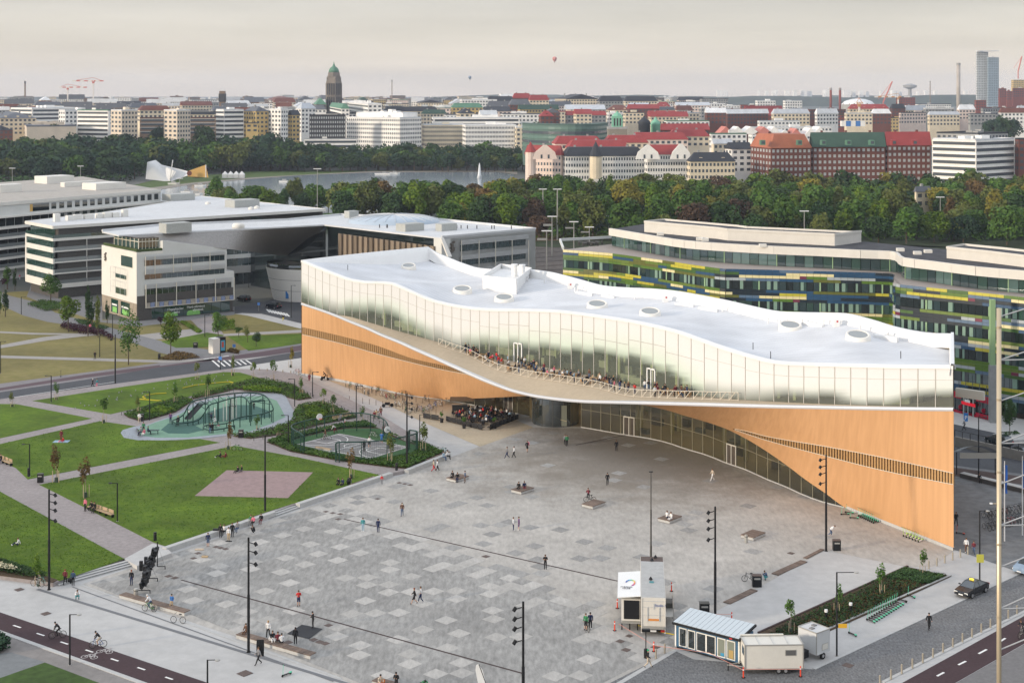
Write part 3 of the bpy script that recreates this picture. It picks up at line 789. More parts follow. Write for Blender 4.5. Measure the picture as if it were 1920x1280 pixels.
def vof(fn,yc):
 """fraction down the skin of a photo curve"""
 def g(x):
  a=lip(x)+V3((0,0,-.30));b=fn(x);lo,hi=0.0,1.0
  for _ in range(22):
   mid=(lo+hi)/2;p=a.lerp(b,mid);y=YH+(H-p.z)*F/p.y
   if y<yc(x):lo=mid
   else:hi=mid
  return lo
 return g
stl=cur([(566,613),(640,630),(707,648),(773,671.7),(840,686.7),(890,698),(937,711)])
sbl=cur([(566,626.7),(640,644),(707,663),(773,680),(840,695),(907,706.7),(937,712)])
str_=cur([(1375,803),(1400,808),(1437,817.5),(1550,837),(1662,858.7),(1788,887)])
sbr=cur([(1375,804.5),(1400,813),(1437,825),(1550,855),(1662,883),(1788,908)])
vt,vb=vof(BL,stl),vof(BL,sbl)
skin(BL,566,937,0,vt,40,'timber_wall_upper',mTb)
skin(BL,566,937,vb,1,40,'timber_wall_lower',mTb)
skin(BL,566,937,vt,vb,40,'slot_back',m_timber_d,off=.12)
skin(BL,937,1003,0,1,12,'timber_wall_tail',mTb)
wt,wb=vof(BR,str_),vof(BR,sbr)
skin(BR,1150,1375,0,1,30,'timber_soffit',mTb)
skin(BR,1375,1788,0,wt,50,'timber_wall_upper',mTb)
skin(BR,1375,1788,wb,1,50,'timber_wall_lower',mTb)
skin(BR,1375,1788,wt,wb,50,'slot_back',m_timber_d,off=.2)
def slats(fn,x0,x1,va,vb,step,m,wd):
 f0=0;x=x0;out=[]
 k=0
 while x<x1:
  a=lip(x)+V3((0,0,-.30));b=fn(x);p,q=a.lerp(b,va(x)),a.lerp(b,vb(x))
  if p.z-q.z>.15:out.append((x,p,q))
  x+=step*205/chD(x)*11.0
 return out
sl_r=slats(BR,1378,1787,wt,wb,.42,m_slat,.12)
sl_l=slats(BL,567,934,vt,vb,.42,m_slat,.12)
dch=V3((.663,-.749,0))
def slatmesh(lst,n_ind,m):
 lst=sorted(lst,key=lambda s:-(s[1]-s[2]).z/s[1].y)
 st=MB()
 for k,(x,p,q)in enumerate(lst):
  mb=MB()if k<n_ind else st
  h=dch*.085;o_=V3((.749,.663,0))*.1
  mb.add([q-h,q+h,q+h+o_,q-h+o_,p-h,p+h,p+h+o_,p-h+o_],[(0,1,5,4),(1,2,6,5),(3,0,4,7)])
  if k<n_ind:mb.build('slat',m,lib)
 if st.v:tag(st.build('slat_rest',m,lib),kind='stuff')
slatmesh(sl_r,150,m_slat)
slatmesh(sl_l,120,mat('slat_mid',(.40,.24,.11),.7))
m_trim=mat('slot_trim',(.66,.60,.5),.5)
for fn,xs_,v_ in((BR,(1378,1787),wt),(BR,(1378,1787),wb),(BL,(567,934),vb)):
 pts=[]
 for i in range(40):
  x=lerp(xs_[0],xs_[1],i/39);a=lip(x)+V3((0,0,-.3));pts.append(a.lerp(fn(x),v_(x))-V3((.749,.663,0))*.02)
 MB().tube(pts,.045,4).build('trim',m_trim,lib)
for x0,x1,fn in((566,830,BL),(1584,1788,BR)):
 pts=[fn(lerp(x0,x1,i/20))-V3((.749,.663,0))*.12 for i in range(21)]
 MB().grid([[p,p+V3((0,0,.38)),p+V3((.3,.3,.38))]for p in pts]).build('plinth',mKb,lib)
def quadwall(a,b,za,zb,name,m):
 MB().quad(V3((a.x,a.y,-.1)),V3((b.x,b.y,-.1)),V3((b.x,b.y,zb)),V3((a.x,a.y,za))).build(name,m,lib)
quadwall(frP(0),bkP(0),gBo(566).z,gBo(566).z,'north_wall',mTb)
MB().quad(V3((frP(0).x,frP(0).y,gBo(566).z)),V3((bkP(0).x,bkP(0).y,gBo(566).z)),bkP(0)+V3((0,0,-.5)),frP(0)+V3((0,0,-.5))).build('north_glazing',m_wp,lib)
a_,b_=frP(1)+V3((.02,0,0)),bkP(1)
quadwall(a_,b_,lip(1788).z,lip(1788).z,'south_wall',mTb)
MB().quad(V3((a_.x,a_.y,lip(1788).z)),V3((b_.x,b_.y,lip(1788).z)),b_+V3((0,0,-.5)),a_+V3((0,0,-.5))).build('south_glazing',m_wp,lib)
def edge(x):
 if x<=1003:return BL(x)
 if x>=1150:return BR(x)
 return lip(x)+V3((0,0,-.3))
def gbase(x):return G(x,gb_r(x))
rows=[]
for i in range(81):
 x=lerp(832,1583,i/80);e=edge(x);g=gbase(x)
 zt=max(e.z+.35,.5);D2=max(g.y+2.5,e.y+.5)
 far=V3(((x-960)*(D2+10)/F,D2+10,zt+.6))
 rows.append([e,e.lerp(far,.15)+V3((0,0,.05)),far])
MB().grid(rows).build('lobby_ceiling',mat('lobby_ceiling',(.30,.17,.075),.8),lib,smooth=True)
x=1090.0;gx=[832,850,870,890,910,930,950,970,993]
while x<1584:
 gx.append(x);x+=20.5*205/chD(x)*.95
gx.append(1584)
for i in range(len(gx)-1):
 xa,xb=gx[i],gx[i+1]
 a,b=gbase(xa),gbase(xb)
 za,zb=max(edge(xa).z+.8,.5),max(edge(xb).z+.8,.5)
 if i==8:continue
 cut=3.1
 for lo,hi in((0,1),):
  mb=MB().quad(a,b,V3((b.x,b.y,zb)),V3((a.x,a.y,za)))
  mb.build('lobby_pane',m_gglass,lib)
 MB().tube([a,V3((a.x,a.y,za))],.05,4).build('lobby_mullion',m_lm,lib)
 for zz in(3.0,6.0):
  if za>zz+.3 and zb>zz+.3:MB().tube([V3((a.x,a.y,zz)),V3((b.x,b.y,zz))],.04,4).build('lobby_transom',m_lm,lib)
 MB().obox(a,b,0,.14,-.15,.1).build('glass_kerb',mKb,lib)
pts_f=[gbase(x)for x in[832+752*i/40 for i in range(41)]]
MB().grid([[V3((p.x,p.y,.03)),V3((p.x*1.0+9,p.y+14,.03))]for p in pts_f]).build('lobby_floor',m_floor_in,lib)
MB().grid([[V3((p.x+9,p.y+14,0)),V3((p.x+9,p.y+14,10))]for p in pts_f]).build('lobby_back_wall',mat('lobby_wall',(.33,.31,.19),.8,n=.3,scale=.35),lib)
m_warm=emit('added_lobby_lamp',(1,.84,.45),14)  # lamps scattered at random, added to brighten the dark lobby
m_lit=mat('lit_wall',(.45,.42,.22),.8)
for k in range(34):
 x=rnd.uniform(1095,1540);p=gbase(x);dd=rnd.uniform(2,11);q=V3((p.x+dd*.6,p.y+dd,0))
 if k%4==0:MB().obox(q,q+V3((.66,-.75,0))*.5,0,7,0,.5).build('lobby_column',m_lit,lib)
 elif k%4==1:MB().obox(q,q+V3((.66,-.75,0))*rnd.uniform(1,2.5),0,1.1,0,.8).build('lobby_desk',mDi,lib)
 elif k%4==2:MB().obox(q,q+V3((.66,-.75,0))*1.6,0,.8,0,.8).build('lobby_sofa',mat('sofa',(.12,.13,.12),.9),lib)
 else:
  zc=min(edge(x).z,7)+.2
  if zc>2.5:MB().box(q.x-.4,q.x+.4,q.y-.4,q.y+.4,zc-.15,zc).build('added_ceiling_lamp',m_warm,lib)
for k in range(44):
 x=rnd.uniform(1095,1500)if k<36 else rnd.uniform(860,990);p=gbase(x);dd=rnd.uniform(1.5,11);zc=min(edge(x).z,7)+.1
 if zc>2.6:MB().box(p.x+dd*.6-.5,p.x+dd*.6+.5,p.y+dd-.2,p.y+dd+.2,zc-.2,zc-.1).build('added_ceiling_lamp',m_warm,lib)
c0=G(1043,801);R_=44.5*c0.y/F;c0=V3((c0.x,c0.y+R_,0))
dz=lip(1043).z-.2
drum=MB();n=20
for k in range(n):
 a0,a1=pi+pi*k/n,pi+pi*(k+1)/n
 MB().quad(*[V3((c0.x+R_*cos(a),c0.y+R_*sin(a),z))for a,z in((a0,0),(a1,0),(a1,dz),(a0,dz))]).build('drum_pane',glassm('drum_glass',(.03,.04,.04),.16,.35),lib)
 if k%3==0:MB().tube([V3((c0.x+R_*cos(a0),c0.y+R_*sin(a0),0)),V3((c0.x+R_*cos(a0),c0.y+R_*sin(a0),dz))],.05,4).build('drum_mullion',mMd,lib)
MB().lathe([(R_*.7,0),(R_*.7,dz)],16,c0).build('drum_core',mDi,lib)
pn=Face(G(1037,800),G(1063,800.5))
pn.slab('entrance_panel',lib,0,1,.2,3.6,.1,.16,mat('panel_grey',(.20,.21,.17),.4))
MB().tube([V3((*pn.p(.02),1.9))+V3((0,-.2,0)),V3((*pn.p(.5),1.3))+V3((0,-.2,0)),V3((*pn.p(.98),1.0))+V3((0,-.2,0))],.03,4).build('light_streak',mat('streak',(.7,.55,.3),.5),lib)
for(xa,xb,h_)in((1169.5,1190,2.9),(1363,1381,2.9),(945,962,3.0)):
 fc=Face(gbase(xa),gbase(xb))
 pm=mMu
 for t0,t1,z0,z1 in((0,.06,0,h_),(.94,1,0,h_),(0,1,h_,h_+.15),(.47,.53,0,h_)):
  fc.slab('door_frame',lib,t0,t1,z0,z1,.02,.14,pm)
 fc.slab('door_leaf',lib,.07,.46,.02,h_,.03,.06,mDi);fc.slab('door_leaf',lib,.54,.93,.02,h_,.03,.06,mDi)
for(xa,xb,h_)in((964,980,3.3),(1214,1230,3.2)):
 A,B=gBo(xa),gBo(xb);fc=Face(A,B)
 for t0,t1,z0,z1 in((0,.1,0,h_),(.9,1,0,h_),(0,1,h_-.2,h_),(.46,.54,0,h_)):
  fc.slab('terrace_door_frame',lib,t0,t1,A.z+z0,A.z+z1,.05,.2,m_wp)
def on_roof(x,y):
 z=20.5
 best=None
 for i in range(60):
  f=i/59
  for v in(.05,.2,.35,.5,.65,.8,.9):
   p=roofP(f,v);px=960+F*p.x/p.y;py=YH+(H-p.z)*F/p.y
   e=(px-x)**2+(py-y)**2
   if best is None or e<best[0]:best=(e,f,v)
 _,f,v=best;st=.02
 for _ in range(60):
  imp=False
  for df,dv in((st,0),(-st,0),(0,st*3),(0,-st*3)):
   f2,v2=min(1,max(0,f+df)),min(.97,max(.02,v+dv));p=roofP(f2,v2);e=(960+F*p.x/p.y-x)**2+(YH+(H-p.z)*F/p.y-y)**2
   if e<best[0]:best=(e,f2,v2);f,v=f2,v2;imp=True;break
  if not imp:st*=.6
 return roofP(f,v),f,v
for(x,y,r_)in((867,548,1.75),(945.5,564,1.75),(1120,577,1.75),(1219,591,1.7),(1482,617,1.75),(1609,636,1.75),(766,504,1.5)):
 p,f,v=on_roof(x,y)
 r0_=MB().lathe([(r_*1.08,-.6),(r_*1.0,.42),(r_*.93,.52),(r_*.80,.48),(r_*.78,.30)],28,p,cap=False);sh_=lambda m:setattr(m,'v',[(a,b,c+(b-p.y)*.22+(.3 if c>p.z else 0))for a,b,c in m.v])or m;rim=sh_(r0_).build('porthole_rim',mRi,lib,smooth=True)
 sh_(MB().lathe([(r_*.81,.36),(r_*.81,.42)],28,p)).build('porthole_glass',m_sky,rim)
mRd=mat('red_dot',(.5,.03,.03),.6)
for(x,y)in((778,490),(1248,566),(1568,612),(1069,541)):
 p,f,v=on_roof(x,y)
 v_=MB().box(p.x-.45,p.x+.45,p.y-.4,p.y+.4,p.z-.5,p.z+1.1).build('roof_vent',m_wp,lib)
 MB().box(p.x-.05,p.x+.2,p.y-.43,p.y-.40,p.z+.7,p.z+.95).build('red_mark',mRd,v_)
p1,f1,_=on_roof(950,524)
fp=Face(PD(905,530,p1.y+4),PD(998,522,p1.y-1.5))
zt=20.9;w0,q0,q1,w1=[G(x,y,zt)for x,y in((905,516),(939,494.5),(996,501.5),(968,523))]
MB().prism([(q0.x,q0.y),(q1.x,q1.y),(w1.x,w1.y),(w0.x,w0.y)],17.5,zt-.9).build('plant_room',m_wp,lib)
for a,b in((q0,q1),(q1,w1),(w1,w0),(w0,q0)):
 MB().obox(a,b,zt-.9,zt,-.12,.12).build('plant_room_screen',m_wp,lib)
c_=(q1+w1)/2+(q0-q1)*.3
for d_ in(0,.25):MB().lathe([(.55,-1),(.55,1.7),(.65,1.8),(.65,2.0)],14,(c_.x+d_*6,c_.y-d_*3,zt-.5)).build('exhaust_drum',m_wp,lib,smooth=False)
for k in range(26):
 f=rnd.uniform(.2,.97);p=roofP(f,rnd.choice((.88,.93,.9)))
 if k%3:MB().lathe([(.12,-.2),(.12,.7),(.2,.75),(.2,.9)],8,p).build('vent_pipe',m_wp,lib)
 else:
  q=roofP(min(1,f+.03),.9);MB().obox(p,q,min(p.z,q.z)-.1,max(p.z,q.z)+.3,-.3,.3).build('roof_duct',m_wp,lib)
for(x,y)in((652,506),(1412,655),(1689,672),(1445,672)):
 p,f,v=on_roof(x,y);MB().tube([p,p+V3((0,0,1.0))],.06,5).build('roof_post',mat('dark_metal',(.04,.04,.045),.5),lib)
rail_px=[(820,646),(848,656),(877,666),(905,681),(937,696),(965,702),(993,708),(1027,713),(1060,718),(1092,723),(1123,729),(1173,742),(1190,744),(1230,746),(1269,747.2),(1310,748.5),(1392,751.5)]
rl=cur(rail_px)
def deckP(x,y):
 a,b=gBo(x),lip(x);ya,yb=GBy(x),LIPy(x);t=(y-ya)/max(yb-ya,.5)
 ia,ib=1/a.y,1/b.y;D=1/lerp(ia,ib,t);s=(D-a.y)/(b.y-a.y)if abs(b.y-a.y)>1e-6 else 0
 return a.lerp(b,s)
xs_=[];x=822
while x<1392:xs_.append(x);x+=15.5*215/chD(x)
m_railm=mat('rail_pale',(.68,.62,.52),.5)
rt=thg('terrace_railing',tuple(deckP(1000,rl(1000))),'pale railing of leaning bars along the library terrace','railing')
pr=None
for i,x in enumerate(xs_):
 p=deckP(x,rl(x));
 if pr is not None:
  MB().tube([pr+V3((0,0,1.15)),p+V3((0,0,1.15))],.045,4).build('top_rail',m_railm,rt)
  MB().tube([pr+V3((0,0,.1)),p+V3((0,0,.1))],.03,4).build('bottom_rail',m_railm,rt)
  MB().tube([pr+V3((0,0,.08)),p.lerp(pr,.35)+V3((0,0,1.15))],.055,4).build('diagonal',m_railm,rt)
 MB().tube([p,p+V3((0,0,1.15))],.05,4).build('post',m_railm,rt)
 pr=p
mWc=mat('white_render',(.72,.70,.65),.7,n=.04,scale=.3)
mWg=mat('white_panel',(.62,.63,.61),.7,n=.04,scale=.3)
m_stone=mat('warm_stone',(.33,.28,.22),.85,n=.15,scale=1)
mBr=mat('dark_brick',(.085,.08,.075),.9,n=.2,scale=4)
mWi=glassm('office_glass',(.02,.045,.05),.16,.12,.04)
mWd=glassm('dark_glass',(.012,.02,.022),.10,.15,.04)
mWn=glassm('green_glass',(.03,.075,.06),.14,.15,.04)
mLv=mat('louvre_grey',(.50,.51,.51),.5,n=.06,scale=6)
m_rail_g=glassm('balcony_glass',(.30,.33,.33),.12,.35)
m_roofw=mat('roof_white',(.60,.61,.62),.8,n=.06,scale=.4,big=.05)
m_roofg=mat('roof_gravel',(.42,.39,.35),.95,n=.08,scale=.5)
m_unit=mat('plant_unit',(.40,.41,.39),.6,n=.1,scale=3)
mCt=mat('curtain',(.34,.42,.38),.8)
m_post=mat('post_cream',(.72,.68,.58),.6)
def P2(x,y,z):p=G(x,y,z);return V3((p.x,p.y))
def glz(fc,par,t0,t1,z0,z1,n,off=-.02,m=None,name='window_pane',gap=.012,mull=None):
 for k in range(n):
  a,b=lerp(t0,t1,k/n),lerp(t0,t1,(k+1)/n);g_=gap*(t1-t0)/n*4
  fc.slab(name,par,a+g_/2,b-g_/2,z0,z1,off-.04,off,m or mWi)
def units(par,pts,z):
 for(x,y,a,b,h)in pts:
  p=P2(x,y,z);d=V3((.75,.66));MB().obox(p,p+d*a,z,z+h,0,b).build('rooftop_unit',m_unit if a>3 else mWc,par)
zt=16.7*55/55
Nn,Ln,Rn=P2(257,602,0),P2(191.5,459.5,16.7),P2(439,584,0)
ob=thg('office_building',(Nn.x,Nn.y,0),'white corner office with grey louvred window bands and a glass shop floor','office building')
fr_,fl_=Face(Nn,Rn),Face(Ln,Nn)
Bk=Ln+(Rn-Nn)
MB().prism([Ln,Nn,Rn,Bk],4.0,10.3).build('wall',mWg,ob)
t92=fr_.t(425);a92=fr_.p(t92)
MB().prism([Ln,Nn,a92,Ln+(a92-Nn)],10.3,16.05).build('wall',mWg,ob)
t26=fr_.t(305.4);a26=fr_.p(t26);off=(Ln-Nn)*.98
mb=MB();zs=fr_.z(305.4,450.8)
lo=[(a26.x,a26.y,16.05),(a92.x,a92.y,16.05),(a92.x+off.x,a92.y+off.y,16.05),(a26.x+off.x,a26.y+off.y,16.05)]
hi=[(a26.x,a26.y,zs),(a92.x,a92.y,16.1),(a92.x+off.x,a92.y+off.y,16.1),(a26.x+off.x,a26.y+off.y,16.1)]
mb.hexa(lo,hi).build('upper_wall',mWg,ob)
fl_.slab('white_wall',ob,-.0,1.0,4.2,16.7,.0,.12,mWc)
MB().prism([Ln,Nn,a26,Ln+(a26-Nn)],16.05,16.7).build('parapet',mWc,ob)
fl_.slab('stone_base',ob,0,1.0,0,4.2,0,.05,m_stone)
fr_.slab('brick_base',ob,0,.145,0,fr_.z(258,555.5),0,.05,mBr)
MB().prism([Ln+(Rn-Ln)*.02,Nn+(Bk-Nn)*.02,Rn+(Ln-Rn)*.01,Bk],0,4.0).build('shop_core',mBr,ob)
for(y0,y1,z_m,n_,xr)in((488.6,498.8,mWi,15,421),(515.3,524.4,mWi,15,421),(542,552.6,mWd,15,434)):
 t0,t1=fr_.t(270.8),fr_.t(xr)
 glz(fr_,ob,t0,t1,fr_.z(270.8,y1),fr_.z(270.8,y0),n_,.06,z_m)
for(y0,y1,xr,o_)in((481,487.8,421,.7),(505,513.8,421,.7),(533,541.6,434,.8)):
 t0,t1=fr_.t(270.8),fr_.t(xr);z0,z1=fr_.z(270.8,y1),fr_.z(270.8,y0)
 for k in range(5):fr_.slab('louvre',ob,t0,t1,lerp(z0,z1,k/5)+.03,lerp(z0,z1,(k+1)/5)-.03,.35,.5,mLv)
for x in(270.8,288.4,323,357,391.5):
 t=fr_.t(x);fr_.slab('post',ob,t,t+.006,fr_.z(270.8,515),fr_.z(270.8,481),.5,.62,m_post)
for x in(271.5,290.8,328.5,365,401.5,436.5):
 t=fr_.t(x);fr_.slab('post',ob,t,t+.007,fr_.z(271,577),fr_.z(271,533),.5,.65,m_post)
fr_.slab('brick_band',ob,fr_.t(271),fr_.t(437),fr_.z(271,568),fr_.z(271,552.6),.02,.08,mBr)
t0,t1=fr_.t(272),fr_.t(437);z0,z1=fr_.z(271,576.5),fr_.z(271,568)
for k in range(20):
 fr_.slab('balcony_panel',ob,lerp(t0,t1,(k+.04)/20),lerp(t0,t1,(k+.96)/20),z0,z1,.4,.45,mat('panel_blue',(.22,.27,.42),.5,n=.3,scale=5)if k%2 else mat('panel_sand',(.36,.33,.28),.5,n=.3,scale=5))
fr_.slab('balcony_slab',ob,t0,t1,z0-.12,z0,0,.5,m_post)
m_shop=glassm('shop_glass',(.01,.05,.042),.10,.1)
glz(fr_,ob,fr_.t(270.5),fr_.t(431),.25,z0-.3,9,.03,m_shop,'shop_pane')
fr_.slab('shop_sill',ob,fr_.t(270.5),1,0,.25,0,.1,mBr)
m_txt=mat('lettering_white',(.8,.8,.78),.7);m_lgreen=mat('poster_green',(.22,.50,.14),.8,n=.2,scale=3,coord='obj')
ang=atan2(fr_.d.y,fr_.d.x)
for body,x,y,s_ in(('Happyhacker\n   jatko',329,578.5,.8),('Menä elämässä\n     elämässä',367,574,.8)):
 t=fr_.t(x);p=fr_.p(t);n_=V3((fr_.d.y,-fr_.d.x)).normalized()*.12
 text('shop_lettering',body,s_,(p.x+n_.x,p.y+n_.y,fr_.z(x,y)-.3),pi/2,ang,m_txt,ob)
for xa,xb,yt,yb in((308,333,586.5,594),(350,375,582,591.5)):
 ta,tb=fr_.t(xa),fr_.t(xb);zb_,zt_=fr_.z(xa,yb),fr_.z(xa,yt);pts=[]
 for k in range(13):
  a_=pi-pi*k/12;q=fr_.p(lerp(ta,tb,.5+.5*(abs(cos(a_))**.5)*(1 if cos(a_)>0 else-1)))+V3((fr_.d.y,-fr_.d.x)).normalized()*.08
  pts.append((q.x,q.y,lerp(zb_,zt_,sin(a_)**.5)))
 MB().add(pts,[tuple(range(len(pts)))]).build('shop_poster',m_lgreen,ob)
def lwin(x0,y0,x1,y1,m=mWn,n=2):
 t0,t1=fl_.t(x0),fl_.t(x1);zz0,zz1=fl_.z(x1,y1),fl_.z(x0,y0)
 fl_.slab('window_frame',ob,t0,t1,zz0,zz1,.10,.16,m_post);glz(fl_,ob,t0+.006,t1-.006,zz0+.1,zz1-.1,n,.24,m)
lwin(228,477,250,503,n=4);lwin(217,511,238.6,525,n=3);lwin(218,536,238.6,555,n=3)
for(y0,y1)in((501,512),(526,538)):
 t0,t1=fl_.t(212.5),fl_.t(239.5)
 for zz in(fl_.z(225,y0),fl_.z(225,y1)):fl_.slab('screen_rail',ob,t0,t1,zz-.05,zz,.7,.75,mLv)
 for k in range(4):tt=lerp(t0,t1,k/3);fl_.slab('screen_post',ob,tt,tt+.004,fl_.z(225,y1+12),fl_.z(225,y0),.7,.75,mLv)
for xa,xb in((209,222),(227,244)):
 glz(fl_,ob,fl_.t(xa),fl_.t(xb),.5,3.8,2,.1,m_shop)
 fl_.slab('shop_poster',ob,fl_.t(xa+3),fl_.t(xb-2),.6,2.0,.12,.14,m_lgreen)
 fl_.slab('shop_poster_text',ob,fl_.t(xa+2),fl_.t(xb-2),2.3,2.7,.12,.14,m_txt)
m_bronze=mat('emblem_bronze',(.16,.14,.12),.5,metal=.5)
def griffin(fc,par,x,y,h):
 t=fc.t(x);p=fc.p(t);z=fc.z(x,y);d=fc.d.normalized();n_=V3((d.y,-d.x))*.2
 def S_(pts):
  mb=MB();a=[V3((p.x+d.x*u*h+n_.x,p.y+d.y*u*h+n_.y,z+v*h))for u,v in pts]
  b=[q+V3((n_.x,n_.y,0))*.7 for q in a]
  mb.hexa(a,b).build('emblem_piece',m_bronze,par)
 S_([(-.05,.28),(.08,.26),(.22,.30),(.32,.42),(.28,.52),(.12,.54),(.0,.46)])
 S_([(-.30,.30),(-.16,.36),(-.06,.24),(.02,.0),(-.16,.10)])
 S_([(-.12,.22),(.12,.24),(.16,-.04),(.10,-.28),(-.08,-.28),(-.1,-.05)])
 S_([(-.32,-.06),(-.14,.04),(-.10,-.10),(-.28,-.16)])
 S_([(.10,-.10),(.30,-.06),(.28,-.40),(.08,-.36)])
 S_([(-.26,-.36),(-.02,-.24),(.22,-.36),(.10,-.50),(-.2,-.48)])
griffin(fl_,ob,199,481,2.1)
pv=thg('glass_pavilion',(Nn.x,Nn.y,16.7),'glass roof pavilion on top of the white corner office','pavilion')
o1,o2=Ln+(Nn-Ln)*.28+(Rn-Nn)*.03,Nn+(Ln-Nn)*.12+(Rn-Nn)*.06
o3=a26+(Ln-Nn)*.10;o4=o1+(o3-o2)
for a,b in((o1,o2),(o2,o3)):
 f_=Face(a,b);glz(f_,pv,0,1,16.8,19.6,6,.0,mWn)
 for k in range(7):f_.slab('frame_post',pv,k/6-.008,k/6+.008,16.7,19.7,.01,.12,m_post)
 f_.slab('frame_beam',pv,0,1,18.9,19.05,.01,.15,m_post)
MB().prism([o1,o2,o3,o4],19.6,19.75).build('roof',mDi,pv)
for a,b in((Ln,Nn),(Nn,a26)):MB().obox(a,b,16.7,17.3,.3,1.1).build('planter_hedge',mat('roof_plants',(.06,.085,.03),.95,n=.4,scale=4),pv)
ZR=20.5
A0,A1,B_,Nr,Rr=P2(191.5,434,ZR),P2(222.7,441,ZR),P2(608,421,ZR),P2(828,446,ZR),P2(1004,430.5,ZR)
bk=[P2(816,412,ZR),P2(638,403.5,ZR),P2(540,413,ZR),P2(303,423,ZR)]
sr=thg('sail_roof_building',(Nr.x,Nr.y,0),'white office with a grey scaled sail soffit, timber slat wall and round skylight','office building')
MB().prism([A0,A1,B_,Nr,Rr]+bk,ZR-.35,ZR).build('roof',m_roofw,sr)
for pl in([A0,A1,B_,Nr,Rr,bk[0],bk[1],bk[2],bk[3],A0],):
 for k in range(3,len(pl)-1):MB().obox(pl[k],pl[k+1],ZR,ZR+.5,-.2,.2).build('parapet',m_roofw,sr)
m_scale=mat('sail_scales',(.27,.26,.25),.6,n=.14,scale=2.5,metal=.0,bump=.4)
bl=cur([(222.7,441.5),(425,466.5),(500,476),(537,480.5)])
bl2=cur([(537,480.5),(575,463),(596,443),(608,422)])
rows=[]
for i in range(41):
 s_=i/40
 tp=A1.lerp(B_,s_)
 if s_<.82:x=lerp(222.7,537,s_/.82);y=bl(x)
 else:x=lerp(537,608,(s_-.82)/.18);y=bl2(x)
 Dd=cur([(222.7,A1.y+.2),(425,fr_.D(425)-.3),(537,394),(575,394),(608,B_.y+.3)])(x);q=PD(x,y,Dd);T=V3((tp.x,tp.y,ZR-.36))
 rows.append([T.lerp(q,j/8)for j in range(9)])
MB().grid(rows).build('sail_soffit',m_scale,sr,smooth=True)
f1_,f2_=Face(B_,Nr),Face(Nr,Rr)
MB().prism([B_+(Nr-B_)*.005+(Rr-Nr)*.09,Nr+(Rr-Nr)*.09,Rr,bk[0]],0,ZR-.35).build('core',mWg,sr)
f2_.slab('white_wall',sr,0,1,0,ZR-.36,-3,.0,mWg)
t0,t1=f2_.t(862),f2_.t(985.5)
for y0,y1 in((459.5,471.4),(487.7,498),(514,525)):
 glz(f2_,sr,t0,t1,f2_.z(862,y1),f2_.z(862,y0),12,.06,mWi)
 z0,z1=f2_.z(862,y0)+.05,f2_.z(862,y0-9)
 for k in range(4):f2_.slab('louvre',sr,t0,f2_.t(989),lerp(z0,z1,k/4)+.04,lerp(z0,z1,(k+1)/4)-.04,.4,.5,mLv)
for x in(862,895,926,957,988):
 t=f2_.t(x);f2_.slab('post',sr,t,t+.006,4,f2_.z(x,450),.5,.6,m_post)
griffin(f2_,sr,847,462.5,2.6)
p0,p1=PD(824.5,446,Nr.y-.5),PD(838,481,Nr.y-2.5)
MB().hexa([p0+V3((0,0,0)),p0+V3((.7,.5,0)),p1+V3((.9,.6,0)),p1],[v+V3((.3,-.4,0))for v in(p0,p0+V3((.7,.5,0)),p1+V3((.9,.6,0)),p1)]).build('corner_fin',mWc,sr,fix=True)
f1_.slab('dark_glass_wall',sr,0,1,0,ZR-.4,-1.5,-1.2,mWd)
m_w1=mat('aged_timber',(.24,.19,.14),.8,n=.2,scale=1.5,stretch=(1,1,.1));m_w2=mat('aged_timber_dark',(.17,.135,.10),.8,n=.2,scale=1.5,stretch=(1,1,.1))
ta,tb=f1_.t(634),f1_.t(816)
for k in range(18):
 a,b=lerp(ta,tb,k/18),lerp(ta,tb,(k+1)/18);x_=lerp(634,816,k/18)
 z1=ZR-1.9-.3*(k/17);pa,pb=f1_.p(a),f1_.p(b);nn=V3((f1_.d.y,-f1_.d.x)).normalized()
 MB().hexa([(pa.x,pa.y,2),(pb.x+nn.x*.6,pb.y+nn.y*.6,2),(pb.x,pb.y,2),(pa.x-nn.x*.3,pa.y-nn.y*.3,2)],[(pa.x,pa.y,z1),(pb.x+nn.x*.6,pb.y+nn.y*.6,z1),(pb.x,pb.y,z1),(pa.x-nn.x*.3,pa.y-nn.y*.3,z1)]).build('timber_screen',m_w1 if k%3 else m_w2,sr,fix=True)
pa=PD(470,480,408);MB().quad(V3((pa.x,pa.y,0)),V3((B_.x,B_.y,0))+V3((0,3,0)),V3((B_.x,B_.y+3,ZR-.5)),V3((pa.x,pa.y,ZR-.5))).build('atrium_wall',mWd,sr)
fb=Face(G(440,533).to_2d(),G(505,528).to_2d())
for x0,x1,y0,y1,m_,n_ in((425,545,462,472.6,mWi,9),(425,545,472.6,480,mWg,1),(425,545,480,494,mWi,9),(425,545,494,507,mat('grey_band',(.33,.33,.32),.8),1),(425,545,508,528,mWd,8)):
 if n_==1:fb.slab('link_band',sr,fb.t(x0),fb.t(x1),fb.z(505,y1),fb.z(505,y0),0,.4,m_)
 else:glz(fb,sr,fb.t(x0),fb.t(x1),fb.z(505,y1),fb.z(505,y0),n_,.1,m_)
fb.slab('link_core',sr,fb.t(425),fb.t(600),0,9,-6,-.1,mWg)
dc=P2(738,416,ZR);ring=[]
sk=MB();n=26
for k in range(n+1):
 a=2*pi*k/n
 ring.append([V3((dc.x+r*12.2*cos(a),dc.y+r*11*sin(a),ZR+z))for r,z in((1.02,0),(1.0,.8),(.72,1.6),(.4,2.0),(0.02,2.1))])
MB().grid(ring).build('skylight',mat('skylight_glass',(.38,.46,.55),.12,spec=.8),sr,smooth=True)
for k in range(0,n,1):
 MB().tube([p+V3((0,0,.04))for p in ring[k][1:]],.07,3).build('skylight_rib',m_roofw,sr)
units(sr,[(655,409,3.2,2.5,1.9),(760,435,6,4,1.9),(828,434,5,2.5,1.8),(312,438,7,4,2.4)],ZR)
